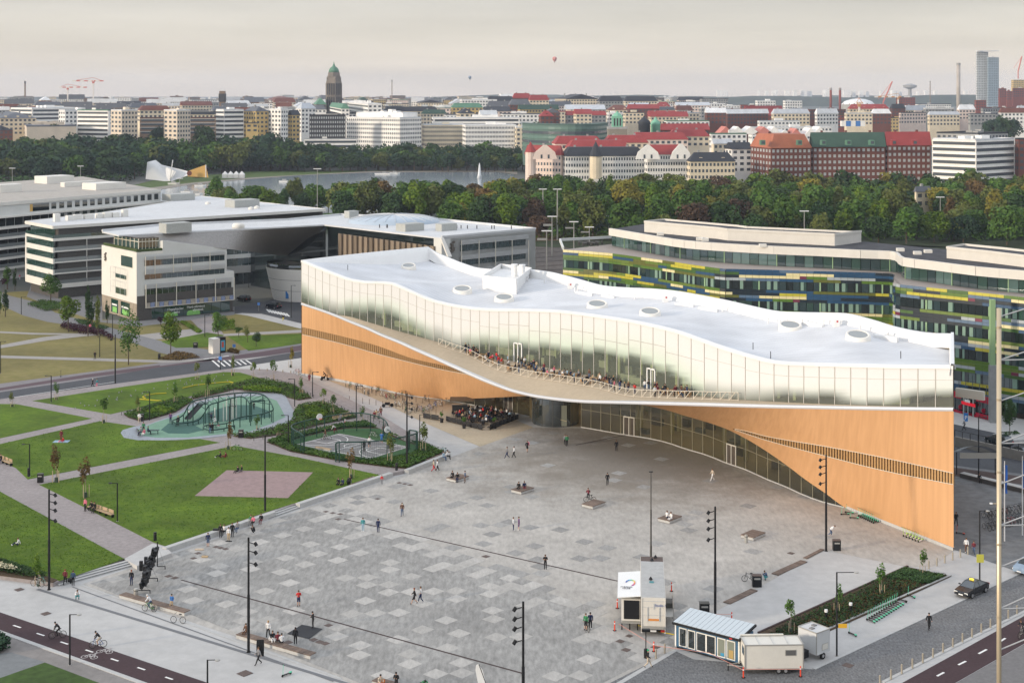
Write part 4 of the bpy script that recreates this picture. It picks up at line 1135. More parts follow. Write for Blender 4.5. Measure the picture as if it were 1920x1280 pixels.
p=P2(447,428,ZR);MB().lathe([(1.6,0),(1.6,.9),(1.2,1.3),(.3,1.4)],14,(p.x,p.y,ZR)).build('roof_dome',mWc,sr,smooth=True)
for k in range(16):
 x=random.uniform(700,980);p=P2(x,428+(x-800)*.01,ZR);MB().box(p.x-.12,p.x+.12,p.y-.1,p.y+.1,ZR,ZR+.9).build('roof_post',MATS['dark_metal']if 'dark_metal' in MATS else mMd,sr)
cx=PD(577,500,384);
ct=thg('conical_tower',(cx.x,cx.y,0),'white flared round tower with a planted dark rooftop terrace beside the library','tower')
Rt,Rb=11.3,9.3;ht=8.9
for k in range(3):
 z0,z1=ht*k/3+.04,ht*(k+1)/3-.04
 MB().lathe([(lerp(Rb,Rt,z0/ht),z0),(lerp(Rb,Rt,z1/ht),z1)],40,(cx.x,cx.y,0),cap=False).build('wall_ring',mat('drum_white',(.80,.79,.75),.6),ct,smooth=True)
MB().lathe([(Rb-.1,-.1),(Rt-.1,ht)],40,(cx.x,cx.y,0)).build('wall_core',mat('joint_dark',(.15,.15,.15),.9),ct)
MB().lathe([(Rt,ht),(Rt+.05,ht+.5),(Rt-.2,ht+1.0),(Rt-.3,ht)],40,(cx.x,cx.y,0),cap=False).build('terrace_rail',mWd,ct)
for k in range(40):
 a=random.uniform(pi,2*pi);r=random.uniform(8.5,10.6);s_=random.uniform(.5,.9)
 MB().lathe([(.1,0),(s_*.5,s_*.5),(.1,s_*1.2)],6,(cx.x+r*cos(a),cx.y+r*sin(a),ht)).build('rooftop_plant',mat('roof_plants',(.06,.085,.03),.95),ct)
pb_=(cx.x-4.2,cx.y-8.6)
MB().box(pb_[0]-.4,pb_[0]+.4,pb_[1]-.35,pb_[1]-.3,1.0,2.9).build('blue_sign',mat('sign_blue',(.03,.16,.42),.5),ct)
def bbk(name,lab,Lp,Np,Rp,roofpoly,zt,par_h=.7,base=3.6,npR=26,npL=6,storeys=4,units_=(),rightslice=1.0):
 r=thg(name,(Np.x,Np.y,0),lab,'apartment block')
 fR,fL=Face(Np,Rp),Face(Lp,Np)
 dR,dL=fR.d.normalized(),(Lp-Np).normalized()
 MB().prism(roofpoly,zt-.1,zt).build('roof',m_roofw,r)
 n=len(roofpoly)
 for k in range(n):MB().obox(roofpoly[k],roofpoly[(k+1)%n],zt-par_h,zt+.12,-.02-.15,.18).build('fascia',mWc,r)
 c1=Np+dR*1.8+dL*1.8
 pn_=[Lp+dR*1.8,c1,Rp+dL*1.8,Rp+(Lp-Np).normalized()*(Lp-Np).length]
 MB().prism([Lp+dR*1.6,Np+dR*1.6+dL*.3,Rp+dL*1.6,Rp+(Lp-Np)],0,zt-.1).build('core',mBr,r)
 top0=zt-3.3
 fT,fS=Face(Np+dL*2.2+dR*1.5,Rp+dL*2.2),Face(Lp+dR*1.5,Np+dL*2.2+dR*1.5)
 glz(fT,r,0,1,top0+.1,zt-par_h,npR+8,.02,mWd);glz(fS,r,0,1,top0+.1,zt-par_h,npL,.02,mWn)
 for k in range(14):tt=random.random();fT.slab('curtain_panel',r,tt,tt+.008,top0+.2,zt-par_h,.04,.07,random.choice((mCt,m_stone,mWc)))
 MB().prism([Lp,Np,Rp,Rp+(Lp-Np)],top0-.75,top0).build('terrace_slab',mWc,r)
 for f_,t1 in((fR,rightslice),(fL,1)):f_.slab('terrace_rail',r,0,t1,top0,top0+.9,-.15,-.1,mWn)
 zc=top0-.75;st=(zc-base)/storeys
 for s_ in range(storeys):
  z1=zc-st*s_;z0=z1-st
  glz(fR,r,.0,rightslice,z0+.4,z1,npR,-1.3,mWd)
  fR.slab('balcony_slab',r,0,rightslice,z0,z0+.38,-1.4,0,mWc)
  nb=max(4,int(fR.L*rightslice/9))
  for k in range(nb):
   fR.slab('balcony_rail',r,rightslice*(k+.01)/nb,rightslice*(k+.99)/nb,z0+.38,z0+1.35,-.08,-.03,m_rail_g)
   fR.slab('divider',r,rightslice*(k+.985)/nb,rightslice*(k+1.0)/nb,z0+.38,z1,-1.2,-.05,mWc)
  fL.slab('spandrel',r,0,1,z0-.1,z0+1.25,-.4,.02,mWc)
  glz(fL,r,.05,1,z0+1.25,z1+.02,npL,-.12,mWn)
 fL.slab('end_fin',r,0,.045,zc-st*storeys-.4,zc,-.2,.05,mWc)
 fR.slab('edge_beam',r,0,rightslice,zc-st*storeys-.8,zc-st*storeys,-1.4,0,mWc)
 fL.slab('edge_beam',r,0,1,zc-st*storeys-.8,zc-st*storeys-.1,-1.0,0,mWc)
 for k in range(5):p=fR.p(.02+k*.12)+dL*2.5;MB().obox(p,p+dR*1.6,0,base,0,1.2).build('pillar',m_stone,r)
 return r,fR,fL
ZB=19.6
Lb,Nb_,Rb_=P2(47.5,415,ZB),P2(99.5,424.5,ZB),P2(610,392,ZB)
rp=[Lb,Nb_,Rb_,P2(375,367.5,ZB),P2(309,380,ZB),P2(190,399,ZB)]
bb_,fRb,fLb=bbk('apartment_block','long white block with glass fronted balconies, left of the white corner office',Lb,Nb_,Rb_,rp,ZB)
for(x,y,a,b,h)in[(103,416,1.6,1.4,2.2),(127,414,2.4,1.5,1.4),(141,412,2.2,1.5,1.4),(160,411,2.6,1.5,1.3),(183,409.5,2.4,1.6,1.3),(196,409,2.2,1.5,1.5),(212,408,2,1.5,1.4),(231,407,1.6,1.4,2.1)]:
 p=P2(x,y,ZB);MB().obox(p,p+V3((.75,.66))*a,ZB,ZB+h,0,b).build('rooftop_unit',mWc,bb_)
units(bb_,[(320,377.5,9,6,2.2),(440,390,9,6,2.3)],ZB)
for x,y in((390,383),(471,393),(482,391)):p=P2(x,y,ZB);MB().lathe([(.9,0),(.9,.6),(.2,.9)],10,(p.x,p.y,ZB)).build('roof_dome',mWc,bb_)
ZA=23.0
La,Ra=P2(-140,392,ZA),P2(301,355.5,ZA)
fA=Face(La,Ra);back=V3((-fA.d.y,fA.d.x)).normalized()
ab=thg('apartment_block',(Ra.x,Ra.y,0),'wide white block with a row of square windows under its roof, behind the balcony block','apartment block')
MB().prism([La,Ra,Ra+back*16,La+back*60],0,ZA-.6).build('core',mWg,ab)
MB().prism([La,Ra,P2(155,331,ZA),P2(0,342,ZA),La+back*62],ZA-.6,ZA).build('roof',m_roofg,ab)
fA.slab('fascia',ab,0,1,ZA-.9,ZA+.15,-.1,.25,mWc)
t0,t1=fA.t(93),fA.t(299)
for k in range(15):
 a=lerp(t0,t1,(k+.22)/15);b=lerp(t0,t1,(k+.82)/15)
 fA.slab('window',ab,a,b,ZA-3.2,ZA-1.3,-.0,.04,mWd);
for k in range(5):
 a=lerp(t0,t1,(k+.22+1)/15);b=lerp(t0,t1,(k+.82+1)/15);fA.slab('window',ab,a,b,ZA-6.9,ZA-4.6,0,.04,mWd)
fA.slab('ledge',ab,0,1,ZA-4.5,ZA-4.0,0,1.4,mWc)
fA.slab('recess',ab,fA.t(60),fA.t(92),ZA-3.4,ZA-1.2,0,.05,mWd);fA.slab('yellow_wall',ab,fA.t(56),fA.t(61),ZA-3.4,ZA-1.2,0,.06,mat('ochre',(.6,.38,.12),.8))
glz(fA,ab,.02,fA.t(106),ZA-7.1,ZA-4.6,14,.05,mWd)
glz(fA,ab,fA.t(182),fA.t(299),ZA-7.1,ZA-4.9,10,.05,mWi)
for s_ in range(5):
 z1=ZA-7.1-s_*3.0
 fA.slab('balcony_slab',ab,0,.62,z1-.75,z1,0,1.4,mWc)
 if s_<4:
  glz(fA,ab,0,.62,z1-2.3,z1-.75,16,.05,mWd);fA.slab('balcony_rail',ab,0,.62,z1-3.0,z1-2.0,1.3,1.35,m_rail_g)
for(x,y,a,b,h)in((88,345,14,8,2.6),(121,351,16,2.5,1.6),(180,357,15,8,2.2),(0,362,10,4,2.6)):
 p=P2(x,y,ZA);MB().obox(p,p+V3((.63,.77))*a*.8,ZA,ZA+h,0,b).build('rooftop_unit',mWc,ab)
cb=thg('office_building',(65,235,0),'curving dark glass office wrapped in green, yellow and blue glass bands','office building')
ZC,ZL=24.7,20.8
up=[(1145,429),(1208,439.6),(1265,449),(1307,453.7),(1369,458),(1452,462.5),(1536,466),(1614,469.8),(1672,472),(1687,477),(1696,484),(1749,490.6),(1832,501),(1920,508.5),(2010,517)]
lw=[(1056,468),(1140,474),(1209,483.3),(1248,488.5),(1307,497.5),(1354,503.5),(1369,504),(1452,506),(1562,509),(1668,512.2),(1676,517),(1676,528),(1687,533),(1791,543.7),(1920,557),(2010,567)]
def smooth(pts,n=3):
 out=[]
 for i in range(len(pts)-1):
  p0,p1,p2,p3=pts[max(i-1,0)],pts[i],pts[i+1],pts[min(i+2,len(pts)-1)]
  for k in range(n):
   t=k/n;out.append(0.5*((2*p1)+(p2-p0)*t+(2*p0-5*p1+4*p2-p3)*t*t+(3*p1-p0-3*p2+p3)*t**3))
 return out+[pts[-1]]
upw=smooth([P2(x,y,ZC)for x,y in up],2);lww=smooth([P2(x,y,ZL)for x,y in lw],2)
bd_=V3((.70,.71))
bw=[upw[-1]+bd_*20,upw[0]+bd_*18+V3((0,6))]
m_rooft=mat('roof_felt',(.055,.057,.065),.9,n=.25,scale=.5)
m_cw=mat('cream_fascia',(.64,.615,.565),.7,n=.04,scale=.5)
MB().prism(upw+bw,ZC-.4,ZC-.1).build('roof',m_rooft,cb)
def ribbon(pts,z0,z1,out_,inn,name,m):
 mb=MB()
 for a,b in zip(pts[:-1],pts[1:]):mb.obox(a,b,z0,z1,-out_,-inn)
 return mb.build(name,m,cb)
ribbon(upw,ZC-1.45,ZC+.15,.5,-.05,'fascia',m_cw)
m_pave2=mat('terrace_paving',(.33,.29,.265),.9,n=.06,scale=1)
MB().prism(lww+[lww[-1]+bd_*14,lww[0]+bd_*20],ZL-.3,ZL).build('terrace',m_pave2,cb)
MB().prism([p+bd_*1.2 for p in upw]+bw,ZL-1,ZC-.5).build('core_upper',mDi,cb)
MB().prism([p+bd_*.8 for p in lww]+[lww[-1]+bd_*22,lww[0]+bd_*30],0,ZL-.3).build('core',mDi,cb)
for k,(a,b)in enumerate((((1056,468),(1050,452)),((1050,452),(1146,447)))):
 MB().obox(P2(*a,ZL),P2(*b,ZL),ZL,ZL+.6,-.2,.2).build('parapet',mWg,cb)
def resample(pts,step):
 out=[pts[0]];acc=0
 for a,b in zip(pts[:-1],pts[1:]):
  L=(b-a).length;d=(b-a)/L;s=step-acc
  while s<=L:out.append(a+d*s);s+=step
  acc=L-(s-step)
 return out
uu=resample(upw,1.85);rnd=random.Random(21)
m_wgreen=mat('mullion_green',(.28,.42,.24),.6)
for i in range(len(uu)-1):
 a,b=uu[i]+bd_*.45,uu[i+1]+bd_*.45;d=(b-a)
 m_=rnd.choice((mWi,mWn,mWi,glassm('teal_glass',(.09,.16,.15),.15,.1)))
 slab('window_pane',cb,a+d*.03,b-d*.03,ZL+.05,ZC-1.45,-.05,0,m_)
 if rnd.random()<.35:slab('curtain_panel',cb,a+d*.1,a+d*.5,ZL+.1,ZC-1.5,.02,.06,mCt)
 if i%6==3:slab('window_fin',cb,a,a+d*.08,ZL,ZC-1.45,-.16,-.05,m_wgreen)
COLP={'g1':(.09,.17,.025),'g2':(.13,.19,.035),'g3':(.055,.12,.03),'y':(.48,.43,.05),'c':(.70,.62,.34),'b':(.025,.075,.15),'b2':(.10,.16,.24),'n':(.015,.025,.035),'w':(.36,.40,.42),'m':(.16,.03,.06),'o':(.12,.13,.03)}
pm={k:mat('panel_'+k,v,.35,n=.05,scale=1,spec=.5)for k,v in COLP.items()}
seqs=rnd
stepl=1.3;ll=resample(lww,stepl);NLL=len(ll)-1
ind=0;restp={}
cand=[]
for s_ in range(5):
 zt_=ZL-s_*3.95
 for r_ in range(4):
  z1=zt_-r_*.56;z0=z1-.53;i=0;last=None
  while i<NLL:
   L=rnd.choice((2,3,4,5,7,9));pos=i/NLL
   pal=['g1','g2','y','c','b','o','g3','g1']if pos<.35 else['b','g1','y','b2','g2','n','w','b','m','o','c','n']if pos<.68 else['g1','g3','y','g2','b','c','w','b2','m','n','n']
   if r_==0 and s_==0 and pos<.06:c_='c'
   else:c_=rnd.choice([q for q in pal if q!=last])
   if c_ in 'm':L=1
   last=c_;j=min(NLL,i+L)
   cand.append((ll[i],ll[i+1]if j==i+1 else None,i,j,z0,z1,c_));i=j
def bandmesh(i,j,z0,z1,out_):
 mb=MB()
 for k in range(i,j):
  a,b=ll[k],ll[k+1];d=(b-a).normalized();n=V3((d.y,-d.x))*out_
  e=.02 if True else 0
  mb.quad(V3((a.x+n.x,a.y+n.y,z0))+V3((d.x,d.y,0))*e,V3((b.x+n.x,b.y+n.y,z0))-V3((d.x,d.y,0))*e,V3((b.x+n.x,b.y+n.y,z1))-V3((d.x,d.y,0))*e,V3((a.x+n.x,a.y+n.y,z1))+V3((d.x,d.y,0))*e)
 a,b=ll[i],ll[j];d=(ll[i+1]-ll[i]).normalized();n=V3((d.y,-d.x))*out_
 mb.quad(V3((a.x+n.x,a.y+n.y,z1)),V3((b.x+n.x,b.y+n.y,z1)),V3((b.x,b.y,z1)),V3((a.x,a.y,z1)))
 return mb
cand.sort(key=lambda c:-(c[3]-c[2])/ll[c[2]].y+(0 if c[5]>8 or c[2]>NLL*.7 else 1))
restmb={}
for k,c in enumerate(cand):
 if k<290:bandmesh(c[2],c[3],c[4],c[5],.14).build('coloured_panel',pm[c[6]],cb)
 else:
  mb=restmb.setdefault(c[6],MB());q=bandmesh(c[2],c[3],c[4],c[5],.14);o_=len(mb.v);mb.v+=q.v;mb.f+=[tuple(a+o_ for a in f)for f in q.f];mb.mi+=q.mi
allm=MB();keys=list(restmb)
for n_,k in enumerate(keys):
 q=restmb[k];o_=len(allm.v);allm.v+=q.v;allm.f+=[tuple(a+o_ for a in f)for f in q.f];allm.mi+=[n_]*len(q.f)
if keys:tag(allm.build('coloured_panel_rest',[pm[k]for k in keys],cb),kind='stuff')
cnt=0;wr=MB()
m_blind=mat('blind_green',(.20,.30,.24),.8)
for s_ in range(5):
 z1=ZL-2.24-s_*3.95;z0=z1-1.68
 for i in range(NLL):
  a,b=ll[i],ll[i+1];d=b-a
  if s_>=2 and i<NLL*.62:continue
  slab('window_pane',cb,a+d*.03,b-d*.03,z0,z1,-.02,.03,rnd.choice((mWd,mWn,mWd,mWi)))
  if rnd.random()<.38:slab('curtain_panel',cb,a+d*.15,a+d*rnd.uniform(.45,.8),z0+.05,z1,-.05,-.03,m_blind)
  if i%9==5:slab('window_fin',cb,a-d*.12,a+d*.1,z0,z1,-.22,-.05,m_wgreen)
for pl,h_,lab in(([(1208,442),(1345,455),(1365,458),(1565,468),(1581,466)],2.3,'a'),([(1775,491),(1850,499),(1920,508),(1990,516)],2.0,'b')):
 pw=[P2(x,y-8,ZC)for x,y in pl];pw2=[q+bd_*7 for q in pw][::-1]
 MB().prism(pw+pw2,ZC-.1,ZC+h_-.3).build('plant_room',m_cw,cb)
 mb=MB();ring_=pw+pw2
 for k in range(len(ring_)):mb.obox(ring_[k],ring_[(k+1)%len(ring_)],ZC+h_-.35,ZC+h_+.1,-.12,.12)
 mb.build('plant_room_parapet',m_cw,cb)
 MB().prism([q+bd_*.4 for q in pw]+[q-bd_*.4 for q in pw2],ZC+h_-.3,ZC+h_-.25).build('plant_room_roof',m_rooft,cb)
for x,y in((1238,440.5),(1312,450),(1322,451),(1430,462),(1688,470),(1720,476),(1740,473)):
 p=P2(x,y,ZC);MB().box(p.x-.7,p.x+.7,p.y-.5,p.y+.5,ZC-.1,ZC+.5).build('rooftop_unit',mWc,cb)
tf=thg('terrace_furniture',tuple(P2(1100,460,ZL))+(ZL,),'dark table and chairs on the left end of the green office terrace','outdoor furniture')
for k in range(5):
 p=P2(1088+k*8,459+(k%2)*2,ZL);MB().lathe([(.05,0),(.05,.7),(.6,.72),(.6,.76)],8,(p.x,p.y,ZL)).build('table',mMd,tf)
 for q in range(3):MB().box(p.x+.9*cos(q*2),p.x+.9*cos(q*2)+.4,p.y+.9*sin(q*2),p.y+.9*sin(q*2)+.4,ZL,ZL+.8).build('chair',mMd,tf)
mSr=mat('shop_red',(.42,.008,.035),.5,n=.1,scale=2)
fs=Face(P2(1790,770,0),P2(1868,790,0))
for xa,xb,ya,yb,m_ in((1793,1806,732,743.5,mSr),(1835,1861,739,751,mSr),(1793,1833,766,774,mSr),(1834,1861,772,780,mSr),(1807,1834,770,783,mSr)):
 fs.slab('red_panel',cb,fs.t(xa),fs.t(xb),fs.z(xa,yb),fs.z(xa,ya),.5,.6,m_)
fs.slab('shop_glass',cb,0,1,.2,fs.z(1795,730),.1,.2,mWd)
for k in range(7):t=k/6;fs.slab('shop_mullion',cb,t-.004,t+.004,.2,5.8,.55,.65,mWi)
for xa,xb in((1811,1813),(1819.5,1821),(1829,1831)):fs.slab('door_frame',cb,fs.t(xa),fs.t(xb),0,3.4,.62,.72,mat('frame_grey',(.35,.38,.36),.5))
for x_,y_ in((1799,761),(1842,768)):
 p=fs.p(fs.t(x_));MB().wheel((p.x,p.y-.75,fs.z(x_,y_)),.42,.05,'y',16).build('red_disc',mSr,cb)
for x_,y_,w_,h_,m_ in((1809,753,26,.5,emit('sign_red',(.8,.01,.03),.2)),(1815,749.6,10,.45,m_txt)):
 t0,t1=fs.t(x_),fs.t(x_+w_);n_=max(3,int(w_/2.4));z_=fs.z(x_,y_)
 for k in range(n_):fs.slab('sign_letter',cb,lerp(t0,t1,(k+.08)/n_),lerp(t0,t1,(k+.9)/n_),z_-h_*(.5+.1*(k%2)),z_+h_*.5,.75,.85,m_)
p=G(1862,791);MB().box(p.x-.65,p.x+.65,p.y-.6,p.y+.4,0,9.6).build('corner_column',mat('concrete',(.26,.27,.27),.8,n=.1,scale=1),cb)
MB().box(p.x-.45,p.x+.35,p.y-.2,p.y+.6,9.6,ZL-.2).build('corner_fin',mat('fin_green',(.25,.38,.2),.5),cb)
CW={'cream':(.72,.62,.46),'white':(.82,.80,.76),'beige':(.66,.57,.46),'pink':(.76,.62,.54),'yellow':(.58,.42,.18),'brick':(.16,.06,.045),'red':(.24,.065,.05),'grey':(.33,.33,.32),'brown':(.22,.15,.10),'dark':(.05,.05,.055),'stone':(.24,.22,.18),'glass':(.10,.16,.14),'steelblue':(.56,.59,.59),'slate':(.30,.38,.44)}
CR={'grey':(.12,.13,.15),'dark':(.035,.04,.05),'red':(.30,.05,.05),'orange':(.38,.13,.07),'green':(.10,.22,.15),'white':(.72,.73,.74),'brown':(.16,.06,.045),'dkgreen':(.05,.10,.075),'silver':(.50,.53,.57)}
wm={k:mat('town_wall_'+k,v,.85,n=.08,scale=.15)for k,v in CW.items()}
rm={k:mat('town_roof_'+k,v,.7,n=.10,scale=.2)for k,v in CR.items()}
m_tw=mat('town_window',(.07,.085,.10),.25,spec=.5)
m_twl=mat('town_window_pale',(.42,.44,.44),.4)
def bldg(x0,xc,x1,ytop,D,wall='cream',roof='flat',rc='grey',fl=5,wl=0,wr=0,rho=42,style='win',rh=4.0,label='',name='apartment_block',cat='building',group=None,wallr=None,zb=None,indiv=False,wm_=None):
 """x0/xc/x1: photo columns of left end, near corner and right end; ytop: eaves row at the near corner"""
 r=rdn(rho)
 Px,Py=(xc-960)*D/F,D
 kR,kL=(x1-960)/F,(x0-960)/F
 a=max(.5,(kR*D-Px)/(cos(r)-kR*sin(r)));b=max(.5,(Px-kL*D)/(sin(r)+kL*cos(r)))
 zt=ZD(ytop,D);base=hgt(Px,Py)-1 if zb is None else zb
 N=V3((Px,Py));u=V3((cos(r),sin(r)));v=V3((-sin(r),cos(r)))
 o=thg(name,(Px,Py,base),label,cat,group)
 R_,L_,B_=N+u*a,N+v*b,N+u*a+v*b
 W=wm[wall]
 MB().prism([N,R_,B_,L_],base,zt).build('wall',W,o)
 if roof=='flat':
  mb=MB();mb.prism([N,R_,B_,L_],zt,zt+.25)
  for p,q in((N,R_),(R_,B_),(B_,L_),(L_,N)):mb.obox(p,q,zt+.02,zt+.9,0,.5)
  mb.build('roof',rm[rc],o)
  rr=random.Random(int(x0*7+ytop));mb=MB()
  for k in range(1+int(a*b/350)):
   c=N+u*(a*rr.uniform(.15,.7))+v*(b*rr.uniform(.2,.6));mb.obox(c,c+u*min(a*.3,rr.uniform(3,9)),zt+.2,zt+rr.uniform(1.5,3.2),0,min(b*.3,4))
  mb.build('plant_room',wm['white']if rr.random()<.5 else W,o)
 else:
  mb=MB();e=.5
  n2,r2,b2,l2=N-u*e-v*e,R_+u*e-v*e,B_+u*e+v*e,L_-u*e+v*e
  c4=[V3((*q,zt))for q in(n2,r2,b2,l2)]
  if roof=='gable':
   if a>=b:ra,rb=(n2+l2)/2,(r2+b2)/2
   else:ra,rb=(n2+r2)/2,(l2+b2)/2
  elif roof=='mansard':
   i_=min(3.0,a*.3,b*.3);top=[N+u*i_+v*i_,R_-u*i_+v*i_,B_-u*i_-v*i_,L_+u*i_-v*i_]
  else:
   h_=min(a,b)/2
   if a>=b:ra,rb=(n2+l2)/2+u*h_*.9,(r2+b2)/2-u*h_*.9
   else:ra,rb=(n2+r2)/2+v*h_*.9,(l2+b2)/2-v*h_*.9
  if roof=='mansard':
   t4=[V3((*q,zt+rh))for q in top];mb.hexa(c4,t4)
  else:
   A,B=V3((*ra,zt+rh)),V3((*rb,zt+rh))
   if a>=b:mb.add(c4+[A,B],[(0,1,5,4),(2,3,4,5),(3,0,4),(1,2,5),(3,2,1,0)])
   else:mb.add(c4+[A,B],[(0,1,4),(1,2,5,4),(2,3,5),(3,0,4,5),(3,2,1,0)])
  rf=mb.build('roof',rm[rc],o)
  mb=MB();nd=int(a/9)
  for k in range(nd):
   c=N+u*(a*(k+.5)/nd)+v*1.2;mb.obox(c-u*.9,c+u*.9,zt+.2,zt+min(rh*.62,2.2),0,2.2)
  if nd and roof!='gable':mb.build('dormer',W if rh>4 else rm[rc],rf)
  mb=MB()
  for k in range(1+int(a/16)):c=N+u*(a*(k+.4)/(1+int(a/16)))+v*(b*.5);mb.obox(c,c+u*1.2,zt+rh*.4,zt+rh+1.1,0,1)
  mb.build('chimney',wm['brick' if wall=='brick' else 'grey'],rf)
 Hh=(zt-base)if zb is not None else min(zt-base,fl*3.3+1);st=3.3 if fl==0 else(min(zt-base,3.5*fl))/fl
 fF=((Face(N,R_),a,wr),(Face(L_,N),b,wl))
 glass=MB();slabs_=MB()
 for fc,L,n in fF:
  n=n or max(2,int(L/3.4))
  if L<3:continue
  for f_ in range(fl):
   z1=zt-st*f_-.9;z0=z1-st*.48
   if style=='ribbon':
    fc.box(glass,.02,.98,z0,z1,.0,.12);fc.box(slabs_,.0,1.0,z1+.05,z1+.35,.0,.4);continue
   if style=='balcony' and fc is fF[0][0]:
    fc.box(glass,.03,.97,z0-.2,z1+.1,0,.1)
    for q in range(max(1,int(L/9))):qq=max(1,int(L/9));fc.box(slabs_,(q+.12)/qq,(q+.82)/qq,z0-.9,z0+.15,.3,1.4)
    continue
   for k in range(n):
    m=(k+.5)/n;hw=.27/n
    fc.box(glass,m-hw,m+hw,z0,z1,.0,.07)
 if indiv:
  for fc,L,n in fF:
   n=n or max(2,int(L/3.4))
   for f_ in range(fl):
    z1=zt-st*f_-.9;z0=z1-st*.48
    for k in range(n):
     m=(k+.5)/n;hw=.26/n;fc.slab('window',o,m-hw,m+hw,z0,z1,0,.07,wm_ or m_tw)
 elif glass.v:tag(glass.build('windows',wm_ or m_tw,o),kind='stuff')
 if slabs_.v:tag(slabs_.build('balconies',wm['white'],o),kind='stuff')
 return o,Face(N,R_),Face(L_,N),zt
bldg(42,50,143,238,1100,'beige',fl=0,label='plain windowless beige stone hall among the lakeside trees, far left',name='concert_hall',rho=20)
bldg(-20,0,68,222,1180,'cream','hip','grey',4,rh=5,rho=25,label='old cream building with a grey hipped roof at the far left edge')
bldg(-30,-10,24,245,1140,'brick','hip','dark',3,rh=4,label='dark red brick house at the left edge below the old cream building')
bldg(20,60,160,204,1260,'white','flat','white',6,style='ribbon',label='long white slab block left of the green roofed balcony block')
bldg(110,122,160,208,1180,'white','flat','white',7,label='short white block with small windows beside the green roofed balcony block')
bldg(145,203,207,208,1150,'white','flat','green',7,style='ribbon',label='balcony block with a flat green roof and dark end wall',rho=60)
bldg(208,228,258,208,1100,'beige','flat','white',9,wr=5,wl=3,style='win',label='beige tower block, left one of the tower pair behind the trees')
bldg(307,332,357,208,1100,'beige','flat','white',9,wr=5,wl=3,label='beige tower block, right one of the tower pair behind the trees')
bldg(258,262,320,207,1240,'cream','mansard','brown',3,rh=4,rho=20,label='cream block with a brown mansard roof between the two beige towers')
bldg(258,262,405,222,1190,'brown','flat','brown',4,style='ribbon',rho=12,label='long low brown office with window strips behind the tower pair')
bldg(405,420,457,207,1120,'white','flat','white',10,style='ribbon',label='white tower block with long balconies, right of the beige towers')
bldg(457,480,503,209,1130,'yellow','hip','grey',7,rh=4,label='yellow block with a steep grey roof between two white towers')
bldg(457,461,484,232,1115,'yellow',fl=2,rho=10,label='plain ochre annex in front of the steep roofed yellow block')
bldg(503,527,540,206,1125,'white','flat','white',8,wr=3,wl=4,label='slim white tower block left of the dark grid block')
bldg(540,548,562,216,1130,'yellow','gable','dark',6,rh=4,label='narrow yellow gabled house beside the slim white tower')
bldg(555,565,592,204,1200,'white','hip','silver',6,rh=5,label='white house with a silver roof left of the dark grid block')
bldg(578,580,648,217,1120,'dark','flat','dark',6,wr=16,rho=8,label='dark grid fronted block with bright window frames by the lake',wm_=m_twl)
bldg(565,570,670,262,1095,'white','flat','white',2,style='ribbon',rho=6,label='low white pavilion at the lake edge under the dark grid block')
bldg(650,750,790,222,1125,'white','flat','white',7,wl=26,wr=12,rho=52,label='big white box office with seven window rows on the lake shore',name='office_building',cat='office building')
bldg(668,755,783,213,1140,'white','flat','white',0,rho=52,label='setback white roof storey on top of the big lakeside office',name='roof_storey',zb=34)
bldg(792,795,870,235,1150,'cream','flat','white',5,rho=8,wr=20,label='long cream block between the big white office and the striped white office')
bldg(867,873,968,236,1120,'white','flat','white',6,rho=8,wr=34,label='long white office with close window rows left of the curved glass office',name='office_building',cat='office building')
bldg(965,968,985,240,1118,'cream','flat','white',6,rho=8,label='narrow cream stair end of the long white office')
bldg(810,812,975,222,1190,'white','flat','white',2,rho=6,style='ribbon',label='stepped white roof block behind the long white offices')
def curved_office():
 o=thg('office_building',(40,985,0),'curved dark green glass office above the red roofed palaces','office building')
 pts=[PD(x,0,d)for x,d in((980,1010),(1000,985),(1040,970),(1090,966),(1120,985),(1140,1020))]
 pw=smooth([p.to_2d()for p in pts],4);zt=ZD(235,970);bk_=[q+V3((0,30))for q in pw][::-1]
 MB().prism(pw+bk_,5,zt).build('wall',wm['glass'],o)
 MB().prism([q+V3((0,.5))for q in pw]+bk_,zt,zt+.6).build('roof',rm['dkgreen'],o)
 for f_ in range(5):
  mb=MB()
  for a,b in zip(pw[:-1],pw[1:]):mb.obox(a,b,zt-3.2*f_-2.9,zt-3.2*f_-1.1,-.3,0)
  mb.build('window_band',m_tw if f_%2 else mat('teal_band',(.12,.2,.17),.3),o)
curved_office()
bldg(985,1052,1056,291,815,'pink','mansard','red',5,wl=12,rh=5.5,rho=62,label='pale pink palace with a bright red mansard roof and corner turret',name='palace',cat='palace')
bldg(1053,1060,1208,293,812,'white','mansard','dark',5,wr=30,rh=5.0,rho=6,label='long cream palace with a blue black mansard roof',name='palace',cat='palace')
bldg(1208,1214,1290,290,806,'white','mansard','red',6,wr=16,rh=5.5,rho=6,label='white palace with red roof and stepped gables, right of the black roofed one',name='palace',cat='palace')
bldg(1288,1294,1378,303,790,'cream','hip','dark',5,wr=12,rh=5,rho=6,label='cream stone palace with a dark hipped roof at the right end of the palace row',name='palace',cat='palace')
def trt(x,D,y0,y1,w_,mw,mr,label,ry):
 p=PD(x,y0,D);zt,zb_=ZD(y0,D),ZD(y1,D)
 o=thg('turret',(p.x,p.y,zb_),label,'turret')
 MB().lathe([(w_,zb_),(w_,zt)],12,(p.x,p.y,0)).build('wall',mw,o)
 MB().lathe([(w_*1.15,zt),(w_*.5,ZD(ry+(y0-ry)*.4,D)),(.1,ZD(ry,D))],12,(p.x,p.y,0)).build('spire',mr,o)
trt(995,808,285,335,3.0,wm['pink'],rm['red'],'round pink corner turret with a pointed red spire',266)
trt(1117,806,293,335,3.4,wm['cream'],rm['dark'],'round cream turret with a dark spire at the bend of the black roofed palace',265)
